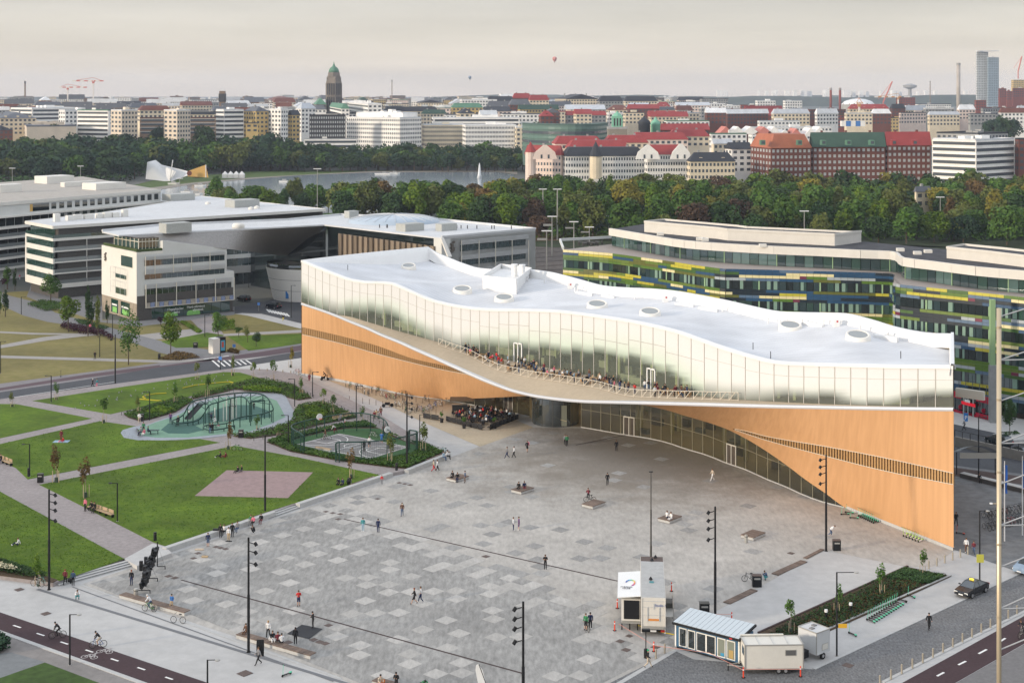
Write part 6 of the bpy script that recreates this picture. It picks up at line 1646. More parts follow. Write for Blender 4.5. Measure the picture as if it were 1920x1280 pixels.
MID=[(trunk(s,5.5,.16,0,2.4),crown(s,2.9,3.6,6.2,1500,.2,12))for s in(31,32)]
COLm=[(trunk(s,7.5,.14,0,.5,0),crown(s,.95,4.6,5.6,900,.17,12,shape='column'))for s in(41,42)]
SM=[(trunk(s,2.8,.05,0,.6,3),crown(s,.75,1.5,2.9,300,.11,8))for s in(51,52,53)]
WISP=[(trunk(61,6,.12,0,1.8,6),crown(61,2.6,4.6,6.2,900,.17,14))]
def tree(var,loc,s,leaf,label,group=None,name='broadleaf_tree',sz=None,bark=None):
 tr,cr_=var
 o=place(name,[('trunk',tr,bark or m_bark),('crown',cr_,LF[leaf])],loc,random.uniform(0,6.28),label,'tree',group,scale=s)
 if sz:o.scale=(s,s,sz)
 return o
SPEC=[]
LOW=[crown(s,7.2,6.6,8.6,620,.8,13)for s in(81,82,83)]
def later(*a,**k):SPEC.append((a,k))
def flush(nmax):
 SPEC.sort(key=lambda q:q[0][1][1])
 mb=MB();keys=list(LF);rr=random.Random(3)
 mbt=MB()
 for i,(a,k)in enumerate(SPEC):
  if i<nmax:tree(*a,**k);continue
  loc,s=a[1],a[2];sz=k.get('sz')or s;me=rr.choice(LOW);an=rr.uniform(0,6.28);ca,sa=cos(an),sin(an);mb.m=keys.index(a[3])
  mb.add([(loc[0]+(v.co.x*ca-v.co.y*sa)*s,loc[1]+(v.co.x*sa+v.co.y*ca)*s,loc[2]+v.co.z*sz)for v in me.vertices],[tuple(p.vertices)for p in me.polygons])
  mbt.tube([(loc[0],loc[1],loc[2]),(loc[0],loc[1],loc[2]+8*s)],.4,4,cap=False)
 print('TREES',len(SPEC))
 if mb.v:tag(mb.build('tree_belt',[LF[q]for q in keys]),'dense dark belt of trees on the far bank of the lake, behind the nearer crowns',None,None,'stuff');tag(mbt.build('tree_belt_trunks',m_bark),None,None,None,'stuff')
rnd=random.Random(77)
HUE={'dark':'dark green','green':'mid green','olive':'olive green','lime':'bright green','rust':'rust orange','brown':'brown leaved','yellow':'yellowing','maroon':'dark red','blue':'blue green'}
def px_of(p):return 960+F*p[0]/p[1]
def wlm(x):
 for a,b in((1000,'behind the railway yard'),(1150,'below the red roofed palaces'),(1300,'behind the green office roof'),(1420,'below the cream stone palace'),(1560,'below the orange roofed brick block'),(1700,'below the green roofed brick block'),(1830,'around the small cream villa'),(9999,'near the right edge below the white office')):
  if x<a:return b
n_t=0
for row in range(15):
 D=520+row*17.5+rnd.uniform(-4,4)
 X=(835-960)/F*D+rnd.uniform(0,8)
 if row<2:X=(1010-960)/F*D
 while X<(1965-960)/F*D:
  x=px_of((X,D));Dj=D+rnd.uniform(-7,7)
  lim=cur([(800,700),(900,690),(985,740),(1380,740),(1400,760),(1960,745)])(x)
  keep=not(1700<x<1755 and D<600+40 and D>560)and Dj<lim
  if x<1160 and row<1:keep=False
  if keep:
   k=rnd.choices(('dark','green','olive','lime','rust','brown','yellow','blue'),(14,30,28,12,3,3,4,6))[0]
   if row<2 and x<1300:k=rnd.choice(('brown','olive','green','olive','green'))
   v=rnd.choice(BIG)if rnd.random()<.93 else CON[0];s=rnd.uniform(.66,1.14)
   later(v,(X,Dj,-.1),s,k,'%s %s tree in the wood %s'%('tall' if s>.95 else 'lower' if s<.84 else 'full',HUE[k],wlm(x)),'trees of the wood on the right',sz=s*rnd.uniform(.82,1.02));n_t+=1
  X+=rnd.uniform(9.5,13.5)
for x in[405,432,462,420,476,505,534,562,590,615,645,678,728,752,798,822,844,700,662,775,490,520,548,575,602,628,655,668,690,712,742,762,785,812,835,848,700,640]:
 y=398+rnd.uniform(-6,10);p=G(x+rnd.uniform(-5,5),y+(14 if 640<x<850 else 0));k=rnd.choice(('green','lime','green','olive','dark','rust' if 690<x<725 else 'green'));s=rnd.uniform(.6,.92)if x<640 else rnd.uniform(.85,1.15)
 later(rnd.choice(BIG),(p.x,p.y,-.1),s,k,'%s %s tree on the near lake bank %s'%('small' if s<.7 else 'round',HUE[k],'behind the white roofs' if x<640 else 'behind the round skylight'),'trees on the near lake bank')
def flm(x):
 for a,b in((120,'below the windowless hall'),(270,'left of the festival tent'),(420,'behind the festival tent'),(560,'right of the four marquees'),(660,'below the dark grid block'),(800,'below the big white lakeside office'),(9999,'right of the big white lakeside office')):
  if x<a:return b
for D,xa,xb,st,sc in((1016,-40,985,17,1.0),(1032,-40,985,17,1.15),(1050,-40,985,18,1.25),(1070,-40,985,19,1.3),(930,-40,262,16,1.1),(960,-40,285,17,1.15),(990,-40,440,17,1.15),(900,-40,235,20,1.0)):
 x=xa
 while x<xb:
  xx=x+rnd.uniform(-6,6);Dd=D+rnd.uniform(-7,7);k=rnd.choices(('dark','blue','green','olive'),(40,36,16,8))[0]
  if 330<xx<440 and D in(990,1016):k=rnd.choice(('olive','green'))
  s=sc*rnd.uniform(.85,1.2)*(1.04 if xx<560 else.78)
  if not(268<xx<395 and D<985):later(rnd.choice(BIG),((xx-960)*Dd/F,Dd,hgt(0,Dd)),s,k,'%s %s tree on the far lake bank %s'%('large' if s>1.2 else 'round',HUE[k],flm(xx)),'trees on the far lake bank',sz=s*1.02)
  x+=st
for(x,D,y,k)in((383,1120,0,'dark'),(300,1130,0,'blue'),(76,1130,0,'dark'),(100,1130,0,'dark'),(1190,1500,0,'dark'),(1895,1250,0,'blue'),(1880,1250,0,'dark'),(1862,1250,0,'blue'),(1012,1150,0,'dark'),(884,1560,0,'blue')):
 tree(rnd.choice(BIG),((x-960)*D/F,D,hgt(0,D)+(14 if x in(884,1190)else 4)),1.4,k,'%s tree standing between the town houses near %s'%(HUE[k],lm(x)),'trees between the town houses')
flush(272)
def kid(x,yb,yt,z=0):D=(H-z)*F/(yb-YH);return(yb-yt)*D/F
for(x,yb,yt,w_,v,k,lab,nm)in((95,567,513,42,MID[0],'green','full green tree in front of the balcony block','broadleaf_tree'),(128,622,552,46,MID[1],'lime','bright green round tree on the dry lawn','broadleaf_tree'),(165,631,532,14,COLm[0],'dark','tallest dark columnar poplar on the dry lawn','columnar_tree'),(173,612,555,12,COLm[1],'dark','shorter dark columnar poplar behind the tallest one','columnar_tree'),(184,633,551,12,COLm[0],'olive','thin brownish columnar poplar right of the tallest one','columnar_tree'),(201,606,562,10,COLm[1],'dark','small columnar poplar by the stone base of the corner office','columnar_tree'),(14,542,498,18,COLm[0],'green','pale poplar left of a dark one at the left edge','columnar_tree'),(28,544,502,10,COLm[1],'dark','dark slim poplar at the left edge','columnar_tree'),(10,594,541,14,COLm[0],'dark','dark poplar beside the curving grey path','columnar_tree'),(0,588,545,12,COLm[1],'green','poplar cut by the left edge of the photo','columnar_tree'),(241,684,578,52,WISP[0],'green','tall wispy tree with pale open foliage before the corner office','broadleaf_tree'),(320,668,583,42,MID[0],'lime','bright green oval tree before the shop front','broadleaf_tree'),(409,640,583,34,MID[1],'green','green tree above the white kiosk','broadleaf_tree'),(448,633,612,18,SM[0],'green','leftmost of three little round trees by the street','broadleaf_tree'),(464.5,642,609,17,SM[1],'olive','middle of three little round trees by the street','broadleaf_tree'),(480.5,650,622,22,MID[0],'dark','rightmost and darkest of three little round trees by the street','broadleaf_tree'),(301,610,592,14,SM[2],'maroon','dark red bush in front of the shop windows','shrub'),(8,545,520,12,SM[0],'maroon','dark red small tree at the left edge','shrub'),(1893,820,745,30,MID[1],'dark','dark tree in a round bed by the green office entrance','broadleaf_tree')):
 p=G(x,yb);h_=kid(x,yb,yt);nat={id(MID[0]):9.8,id(MID[1]):9.8,id(COLm[0]):10.2,id(COLm[1]):10.2,id(WISP[0]):10.8}.get(id(v),4.4);natw={id(MID[0]):5.8,id(MID[1]):5.8,id(COLm[0]):1.9,id(COLm[1]):1.9,id(WISP[0]):5.2}.get(id(v),1.5)
 tree(v,tuple(p),w_*p.y/F/natw,k,lab,name=nm,sz=h_/nat)
m_stake=mat('stake_wood',(.42,.33,.22),.9);m_guard=mat('tree_guard',(.05,.07,.05),.9)
stake=MB();
for a in(0.5,2.6,4.7):stake.tube([(.42*cos(a),.42*sin(a),0),(.42*cos(a),.42*sin(a),1.35)],.045,4)
stake=stake.mesh('stakes',[m_stake]);guard=MB().lathe([(.24,0),(.2,.55)],8).mesh('tree_guard',[m_guard])
for(x,yb,yt,k,z,lab)in((23,762,733,'olive',Z1,'in the near left corner of the top left lawn'),(105.6,749,714,'green',Z1,'at the left end of the strip lawn by the road'),(194.5,793,743,'green',Z1,'at the path junction left of the playground'),(105.6,904,830,'rust',Z1,'thin browned one beside the litter bin'),(160,932,855,'rust',Z1,'almost bare one near the pink square lawn edge'),(370,711.5,678,'olive',Z1,'sparse one by the road verge'),(389,745,698,'green',Z1,'fuller one behind the climbing frame'),(328,757,713,'green',Z1,'full one on the strip lawn edge'),(260,774,741,'olive',Z1,'by the bins left of the playground'),(436,704,665,'lime',Z1,'pale one by the crossing'),(475,711,677,'lime',Z1,'pale one right of the crossing'),(512,716,672,'green',Z1,'beside the lamp at the park corner'),(428,842,790,'rust',Z1,'reddish one on the lawn corner above the pink square'),(483,806,777,'green',Z1,'in the planting right of the climbing frame'),(521.5,819,792,'green',Z1,'left of the ball court'),(545,689,648,'yellow',0,'yellow one by the library corner'),(566,740,704,'green',Z1,'bushy one on the planting below the library corner'),(606.7,760,727,'lime',Z1,'thin one on the promenade planting'),(624,776,738,'green',Z1,'full one behind the ball court'),(679,791,760,'green',Z1,'round one at the court planting tip'),(658.6,896,838,'rust',Z1,'reddish one in front of the ball court'),(732,868,808,'olive',Z1,'in the hedge in front of the ball court'),(793,848,787,'olive',Z1,'tall thin one right of the ball court'),(1730,1076,1025,'green',.1,'at the far end of the right hand planting bed'),(1652.7,1113,1054,'green',.1,'in the middle of the right hand planting bed'),(1569.6,1146,1092,'green',.1,'third in the right hand planting bed'),(1483,1186,1120,'green',.1,'at the near end of the right hand planting bed'),(72,1098,1035,'lime',Z1,'pale one by the steps beside the parked bicycle')):
 p=G(x,yb,z);h_=kid(x,yb,yt,z)
 tree_=place('young_tree',[('trunk',SM[0][0],m_barkp),('crown',rnd.choice(SM)[1],LF[k]),('stakes',stake,m_stake),('tree_guard',guard,m_guard)],tuple(p),rnd.uniform(0,6),'staked young %s tree %s'%(HUE[k],lab),'tree','staked young trees')
 s=h_/4.4;tree_.scale=(max(.8,s*.95),max(.8,s*.95),s)
COURT=[(G(x,y,Z1).x,G(x,y,Z1).y)for x,y in[(548,834),(546,826),(572,818),(608,809),(652,802),(712,802),(730,815),(755,825),(782,834),(788,842),(769,853),(730,860),(686,863),(660,859),(626,855),(574,842)]]
PINK=[(G(x,y,Z1).x,G(x,y,Z1).y)for x,y in((425,881),(587,885),(540,933),(365,929))]
def plnt(name,px,z,leaf,n,hh,sz_,label=None,kind='stuff'):
 pts=[G(x,y,z)for x,y in px];poly=[(p.x,p.y)for p in pts];x0,x1=min(p[0]for p in poly),max(p[0]for p in poly);y0,y1=min(p[1]for p in poly),max(p[1]for p in poly)
 mb=MB();k=0;tries=0
 while k<n and tries<n*20:
  tries+=1;q=(rnd.uniform(x0,x1),rnd.uniform(y0,y1))
  if not inside(q,poly)or inside(q,COURT)or inside(q,PINK):continue
  c=V3((q[0],q[1],z+rnd.random()**.6*hh));nn=V3((rnd.gauss(0,.6),rnd.gauss(0,.6),1)).normalized();t=nn.orthogonal().normalized();b=nn.cross(t);s=sz_*rnd.uniform(.6,1.4)
  mb.add([c-t*s,c-b*s,c+t*s,c+b*s],[(0,1,2,3)]);k+=1
 return tag(mb.build(name,LF[leaf]if isinstance(leaf,str)else leaf),label,None,None,kind)
m_cream_fl=mat('cream_flowers',(.6,.55,.38),.9)
plnt('shrub_planting',[(-60,1042),(0,1053),(55,1070),(90,1082),(60,1082),(0,1072),(-60,1055)],Z1+.05,'dark',5000,.6,.1)
plnt('flowers',[(-40,1045),(20,1058),(40,1068),(0,1066),(-40,1058)],Z1+.6,m_cream_fl,380,.15,.09)
bedpx=[(232,776),(290,757),(340,744),(362,751),(330,772),(285,785),(262,789),(240,782)]
sheet('planting_bed',bedpx,Z1+.05,mMc,.05);plnt('groundcover',bedpx,Z1+.06,'green',5200,.35,.12);plnt('groundcover_pale',[(272,772),(300,762),(326,767),(312,774),(285,775)],Z1+.3,'lime',1400,.25,.12)
b2=[(430,723),(470,712),(500,712),(552,722),(585,746),(560,750),(540,745),(520,738),(480,732),(440,730),(400,740),(362,748),(360,742)]
sheet('planting_bed',b2,Z1+.05,mMc,.05);plnt('groundcover',b2,Z1+.06,'green',5200,.4,.12);plnt('groundcover_pale',[(455,726),(500,724),(528,730),(526,736),(480,734),(456,732)],Z1+.35,'lime',1700,.35,.13)
b3=[(430,814),(470,812),(520,800),(546,789),(552,770),(560,760),(604,752),(642,768),(670,782),(640,788),(600,796),(560,806),(545,812),(470,822),(440,818)]
sheet('planting_bed',b3,Z1+.05,mMc,.05);plnt('groundcover',b3,Z1+.06,'green',6500,.4,.12);plnt('groundcover_pale',[(568,762),(590,762),(616,775),(600,784),(575,782)],Z1+.35,'lime',1800,.35,.13)
b4=[(500,828),(530,818),(560,812),(640,796),(685,790),(705,800),(730,812),(760,826),(795,832),(832,848),(765,878),(735,876),(640,864),(545,846)]
sheet('planting_bed',b4,Z1+.05,mMc,.05);plnt('groundcover',b4,Z1+.06,'green',15000,.4,.12)
plnt('groundcover',[(1600,1110),(1695,1067),(1775,1080),(1740,1095),(1655,1083)],.12,'dark',3400,.3,.1);plnt('groundcover',[(1440,1190),(1480,1165),(1560,1130),(1700,1070),(1760,1082),(1620,1150),(1500,1198)],.12,'dark',4800,.25,.1);plnt('groundcover',[(1440,1195),(1560,1140),(1690,1080),(1730,1095),(1560,1175)],.12,'rust',3800,.15,.09)
plnt('hedge',[(150,626),(190,630),(212,640),(212,634),(190,622),(120,608),(112,615)],.02,'maroon',3000,.9,.14)
plnt('shrub_bed',[(298,674),(330,660),(360,664),(375,671),(330,676)],.03,'rust',2200,.35,.12);plnt('shrub_bed',[(432,655),(450,660),(447,664),(425,660)],.03,'rust',700,.5,.12)
plnt('hedge',[(50,572),(80,566),(115,570),(112,582),(85,584)],.03,'green',2600,.8,.14);plnt('hedge',[(138,600),(160,602),(205,616),(190,619),(150,608)],.03,'dark',2000,.5,.12)
plnt('hedge',[(335,604),(345,602),(380,622),(372,626)],.03,'lime',1500,.4,.12);plnt('hedge',[(400,606),(440,600),(440,618),(412,622)],.03,'lime',1500,.5,.14)
plnt('shrubs',[(1875,815),(1905,812),(1915,818),(1885,822)],.05,'dark',500,.5,.12)
plnt('dark_bush',[(-60,1196),(0,1200),(20,1216),(0,1226),(-60,1236)],.05,'blue',3500,1.1,.13)
for px,n in(([(74,908),(426,838),(560,857),(722,892),(548,944),(310,1023),(286,1015)],9000),([(0,832),(187,789),(235,808),(260,824),(412,829),(52,898)],5000),([(0,921),(233,1047),(112,1088),(0,1052)],4500)):
 plnt('grass',px,Z1+.03,mat('grass_tuft',(.07,.135,.008),.95),n,.04,.065)
m_und=mat('wood_floor',(.03,.045,.018),1,n=.4,scale=.15)
sheet('wood_floor',[(835,470),(1000,462),(1180,470),(1960,470),(1960,352),(1000,352),(985,365),(960,380),(870,405),(760,425),(400,425),(400,408)],.045,m_und)
plnt('undergrowth',[(985,448),(1180,452),(1180,438),(985,434)],.05,'olive',1500,1.6,.5)
plnt('undergrowth',[(870,446),(1200,450),(1960,452),(1960,430),(1000,430),(870,428)],.05,'green',9000,2.6,.6)
plnt('undergrowth',[(400,426),(860,436),(860,420),(700,408),(400,408)],.05,'green',4500,2.2,.6)
plnt('undergrowth',[(-40,350),(240,341),(260,333),(480,318),(980,313),(980,309),(-40,309)],.3,'dark',9000,4,.9)
def zz(pts,ox,oy,s):return[(ox+x/s,oy+y/s)for x,y in pts]
PG=lambda pts:zz(pts,210,700,4.923)
m_bluegrey=mat('rubber_bluegrey',(.30,.33,.37),.9,n=.08,scale=1);m_mint=mat('rubber_mint',(.17,.30,.22),.9,n=.08,scale=1);m_dkmint=mat('rubber_dark',(.055,.13,.11),.9,n=.1,scale=1)
sheet('play_surface',PG([(80,545),(110,590),(230,612),(480,615),(800,600),(1020,575),(1260,560),(1500,500),(1660,440),(1700,400),(1680,350),(1640,280),(1600,200),(1500,175),(1250,178),(900,230),(760,270),(600,370),(330,470),(200,490),(100,520)]),Z1+.07,m_bluegrey,.1)
sheet('play_surface',PG([(230,520),(400,450),(600,390),(760,300),(1000,220),(1400,205),(1520,250),(1560,320),(1600,400),(1450,470),(1250,540),(1000,560),(700,590),(400,590),(260,570)]),Z1+.08,m_mint,.05)
sheet('play_surface',PG([(450,520),(520,460),(760,430),(900,350),(1100,290),(1300,290),(1440,340),(1480,400),(1200,430),(830,460),(770,480),(850,520),(700,555),(520,550)]),Z1+.09,m_dkmint,.05)
m_gst=mat('play_steel_green',(.018,.06,.05),.4,metal=.3)
c_=G(420,775,Z1);pf=thg('climbing_frame',tuple(c_),'dark green looping steel climbing frame with a slide and swings','playground')
def gp(x,y,h):return G(x,y,Z1+h)
def rail_loop(pts,r=.11,posts=True,every=1,par=None,nm='rail'):
 P=[gp(*p)for p in pts];S_=[]
 for i in range(len(P)-1):
  p0,p1,p2,p3=P[max(i-1,0)],P[i],P[i+1],P[min(i+2,len(P)-1)]
  for k in range(4):t=k/4;S_.append(0.5*((2*p1)+(p2-p0)*t+(2*p0-5*p1+4*p2-p3)*t*t+(3*p1-p0-3*p2+p3)*t**3))
 S_.append(P[-1]);MB().tube(S_,r,6).build(nm,m_gst,par or pf,smooth=True)
 if posts:
  for p in P[::every]:
   if p.z>Z1+.25:MB().tube([p,V3((p.x,p.y,Z1))],r*.75,5).build('post',m_gst,par or pf)
 return S_
r1=rail_loop([(323,788,.7),(331,785,1.0),(344,777,1.6),(352,763,3.0),(362,752,4.0),(385,746,4.3),(410,741,4.3),(440,737,4.2),(470,736,4.0),(493,740,3.6),(505,750,3.1),(512,765,2.5),(509,770,1.9),(490,776,1.8),(470,779,1.7),(450,782,1.7),(438,787,1.4),(425,793,.9),(405,796,.6),(388,797,.5),(381,801,.5),(392,806,.5),(420,803,.5),(440,797,.8)])
r2=rail_loop([(323,788,.7),(330,793,.6),(352,792,.6),(372,787,.7),(382,776,1.9),(392,760,3.2),(408,754,3.6),(432,747,3.7),(452,743,3.7),(462,748,3.5),(468,756,3.2),(472,752,3.4),(496,750,3.2)])
for a,b in zip(r1[16:44:2],r2[18:46:2]):MB().tube([a,b],.05,4).build('rung',m_gst,pf)
net=MB()
for k in range(14):
 a,b=r1[14+k*2],r1[min(len(r1)-1,56-k)];
a,b=gp(378,757,2.2),gp(352,786,.25);dd=V3((.55,.1,0))
MB().grid([[a.lerp(b,t)-dd+V3((0,0,.25)),a.lerp(b,t)-dd*.8,a.lerp(b,t)+dd*.8,a.lerp(b,t)+dd+V3((0,0,.25))]for t in(0,.1,.5,.9,1)]).build('slide',mat('slide_dark',(.02,.022,.025),.4),pf)
MB().box(a.x-.8,a.x+.9,a.y-.1,a.y+1.6,a.z-.1,a.z).build('slide_platform',m_gst,pf)
for x,y in((395,775),(434,758)):
 p=gp(x,y,.6);MB().lathe([(.55,0),(.6,.06),(.55,.12)],14,p).build('swing_seat',m_gst,pf)
 for k in(-1,1):MB().tube([p+V3((k*.5,0,.1)),p+V3((k*.35,0,2.9))],.03,3).build('swing_rope',m_gst,pf)
m_wpole=mat('white_pole',(.6,.62,.58),.6)
for k,(x,y,h_)in enumerate(((403,789,2.2),(419,790,3.0),(425,787,4.0),(434,786,3.4),(437,785,3.4),(443,785,3.6))):
 p=G(x,y,Z1+.09);tag(MB().lathe([(.09,0),(.09,h_)],8,p).build('play_pole',m_wpole),'pale upright pole in the playground, %s from the left'%('first','second','third','fourth','fifth','sixth')[k],'pole','upright poles in the playground')
t=thg('play_seating',tuple(G(290,815,Z1)),'curved low seat wall and small table at the left tip of the playground','seating')
MB().grid([[gp(255+3*k-.4*k*k,803+2.2*k,.1),gp(255+3*k-.4*k*k,803+2.2*k,.55),gp(257+3*k-.4*k*k,803+2*k,.55)]for k in range(7)]).build('seat_wall',m_dbrown,t)
p=gp(289,813,.1);MB().box(p.x-.8,p.x+.8,p.y-.4,p.y+.4,Z1+.65,Z1+.72).build('table_top',m_gst,t)
for k in(-.6,.6):MB().box(p.x+k-.05,p.x+k+.05,p.y-.05,p.y+.05,Z1,Z1+.65).build('leg',m_gst,t)
BC=lambda pts:zz(pts,540,680,5.819)
m_cgreen=mat('court_green',(.045,.115,.04),.9,n=.1,scale=1);m_cgrey=mat('court_grey',(.20,.195,.195),.9,n=.08,scale=1)
sheet('court_surface',BC([(40,900),(30,850),(180,805),(400,755),(650,715),(1000,715),(1100,790),(1250,850),(1400,900),(1435,945),(1330,1005),(1100,1045),(850,1062),(700,1035),(500,1012),(200,940)]),Z1+.07,m_cgreen,.1)
cq=BC([(85,888),(560,768),(1335,915),(890,1048)]);sheet('court',cq,Z1+.09,m_cgrey,.02)
CQ=[G(x,y,Z1+.1)for x,y in cq]
def cpt(u,v):return CQ[0].lerp(CQ[3],u).lerp(CQ[1].lerp(CQ[2],u),v)
lines=MB()
def cl(pts,w_=.06):
 for a,b in zip(pts[:-1],pts[1:]):A,B=cpt(*a),cpt(*b);lines.obox(A,B,Z1+.10,Z1+.106,-w_,w_)
cl([(.02,.03),(.98,.03),(.98,.97),(.02,.97),(.02,.03)]);cl([(.5,.03),(.5,.97)])
cl([(.5+.09*cos(a*pi/8),.5+.16*sin(a*pi/8))for a in range(17)])
for e in(0,1):
 q=lambda u:u if e==0 else 1-u
 cl([(q(.02),.34),(q(.22),.34),(q(.22),.66),(q(.02),.66)]);cl([(q(.02+.32*sin(a*pi/12)),.5-.42*cos(a*pi/12))for a in range(13)]);cl([(q(.22+.07*sin(a*pi/8)),.5-.13*cos(a*pi/8))for a in range(9)])
tag(lines.build('court_lines',mWh),kind='structure')
fence=thg('ball_court_fence',tuple(G(660,800,Z1)),'tall curved dark green tube fence with netting round the ball court','fence')
def bc(x,y,h):q=BC([(x,y)])[0];return(q[0],q[1],h)
for pts in([bc(165,932,0),bc(178,830,2.2),bc(140,770,3.0),bc(60,725,3.0),bc(42,680,3.0),bc(180,635,3.0),bc(400,590,3.0),bc(610,555,3.0),bc(750,545,3.0),bc(900,562,3.0),bc(1040,612,3.0),bc(1090,680,2.6),bc(1090,735,.2)],[bc(540,1012,0),bc(520,900,2.4),bc(560,865,3.0),bc(800,862,3.0),bc(1080,840,3.0),bc(1290,800,3.0),bc(1410,765,3.0),bc(1400,745,3.0),bc(1325,735,3.0),bc(1308,760,3.0)]):
 P=rail_loop(pts,.10,True,1,fence,'top_tube')
 nb_=MB()
 for a,b in zip(P[4:-3],P[5:-2]):
  for k in range(1,12):
   z=k/12;nb_.tube([V3((a.x,a.y,lerp(Z1,a.z,z))),V3((b.x,b.y,lerp(Z1,b.z,z)))],.012,3,cap=False)
  for k in range(3):q=a.lerp(b,k/3);nb_.tube([V3((q.x,q.y,Z1)),q],.012,3,cap=False)
 tag(nb_.build('netting',m_gst,fence),kind='stuff')
for k,(x,y,yb)in enumerate(((342,615,740),(1085,755,860))):
 q=BC([(x,y),(x,yb)]);h_=3.0;p=G(q[0][0],q[0][1],Z1+h_)
 o=thg('basketball_hoop',(p.x,p.y,Z1),'%s basketball hoop with white rounded backboard'%('left' if k==0 else 'right'),'basketball hoop')
 d=V3((.65,-.75,0))*(1 if k==0 else-1);s_=V3((.75,.65,0));bp=[]
 for a in range(16):bp.append(p+s_*(.55*cos(a*pi/8))+V3((0,0,.4+.5*sin(a*pi/8))))
 mb=MB();mb.hexa(bp,[q_+d*.06 for q_ in bp]);mb.build('backboard',m_wp,o,fix=True)
 MB().tube([p+d*.1+V3((0,0,.1))+s_*.25*cos(a*pi/4)+d*(.25+.25*sin(a*pi/4))for a in range(9)],.035,4).build('rim',mat('hoop_red',(.6,.08,.02),.6),o)
 MB().tube([V3((p.x,p.y,Z1))-d*.8,p-d*.8+V3((0,0,.3)),p+V3((0,0,.4))],.08,5).build('post',m_gst,o)
for pts,lab in(([(512,713),(552,726),(588,745)],'along the promenade below the library corner'),([(608,752),(640,766),(666,780)],'beside the pale groundcover near the ball court'),([(690,785),(722,799)],'behind the ball court tip'),([(790,831),(832,848)],'right of the ball court'),([(228,778),(290,762),(360,748)],'left of the climbing frame'),([(362,741),(430,725),(500,711)],'behind the climbing frame'),([(476,826),(560,812),(640,797)],'between the playground and the ball court')):
 P=[G(x,y,Z1)for x,y in pts];o=thg('low_fence',tuple(P[0]),'knee high dark fence '+lab,'fence')
 for a,b in zip(P[:-1],P[1:]):
  L=(b-a).length;n=max(1,int(L/1.6));MB().tube([a+V3((0,0,.5)),b+V3((0,0,.5))],.025,4).build('rail',mMd,o)
  for k in range(n+1):q=a.lerp(b,k/n);MB().box(q.x-.04,q.x+.04,q.y-.04,q.y+.04,Z1,Z1+.55).build('post',mMd,o)
hp=[(262,748),(300,751),(345,751),(355,752),(360,748),(350,748)];hp2=[(268,748),(273,746),(267,744),(272,741),(290,738),(312,736.5)];hp3=[(343,727),(365,722),(400,718),(430,715.5),(437,717),(432,722),(415,727),(395,733)]
for k,q in enumerate((hp,hp2,hp3)):tag(MB().tube([G(x,y,Z1+.12)for x,y in q],.11,4).build('yellow_hose',mat('hose_yellow',(.42,.36,.02),.6)),'yellow kerb tube curling on the strip lawn, %s piece'%('straight near','left','right')[k],'play kerb')
mBk=mat('black_steel',(.015,.016,.018),.45,metal=.3);mSt=mat('steel',(.42,.41,.38),.4,metal=.5);mP2=mat('bollard_steel',(.38,.34,.27),.45,metal=.3)
def fmt(x,yb,yt,side,label,n=4):
 p=G(x,yb);h_=(yb-yt)*p.y/F;o=thg('floodlight_mast',tuple(p),label,'lamp post','tall black floodlight masts')
 MB().lathe([(.14,0),(.14,h_*.5),(.11,h_*.5+.02),(.10,h_)],8,p).build('pole',mBk,o);MB().lathe([(.22,0),(.22,.06)],8,p).build('base_plate',mBk,o)
 for k in range(n):
  z=h_-.5-k*.85-(.3 if k==n-1 else 0);a=p+V3((side*.12,0,z));b=a+V3((side*.5,-.1,-.12))
  lm_=MB().tube([a,b],.05,4).build('bracket',mBk,o);MB().tube([b+V3((0,0,.16)),b+V3((side*.22,-.05,-.16))],.17,8).build('spotlight',mBk,lm_)
for x,yb,yt,sd,lab,n in((92,1105,917,1,'tall black mast with spotlights beside the path left of the steps',4),(466,1222,1007,1,'tall black mast with spotlights behind the second long bench',3),(497,964,815,0,'tall plain black mast at the short granite steps',0),(763,879,737,1,'tall black mast with spotlights by the ball court wall',4),(981,1372,1127,-1,'tall black mast with spotlights cut by the bottom edge',4),(1341,1157,949,-1,'tall black mast with spotlights behind the blue cabin',4),(1549,1033,852,-1,'tall black mast with spotlights in front of the orange wall',4),(216,720,627,-1,'tall black mast by the road with a small white light',1),(113,0,0,0,'',0)):
 if yb:fmt(x,yb,yt,sd or 1,lab,n)
def stl(x,yb,yt,side,label,z=0.0,arm=1.0,head='bar'):
 p=G(x,yb,z);h_=(yb-yt)*p.y/F;o=thg('street_lamp',tuple(p),label,'street lamp','black street lamps')
 MB().lathe([(.09,0),(.075,h_)],7,p).build('pole',mBk,o);MB().lathe([(.16,0),(.16,.05)],8,p).build('base_plate',mSt,o)
 a=p+V3((0,0,h_-.03));b=a+V3((side*arm,0,.02));MB().tube([a,b],.04,4).build('arm',mBk,o)
 MB().lathe([(.05,.06),(.24,.02),(.24,-.05),(.03,-.07)],10,b).build('lamp_head',mBk if head=='bar' else mSt,o)
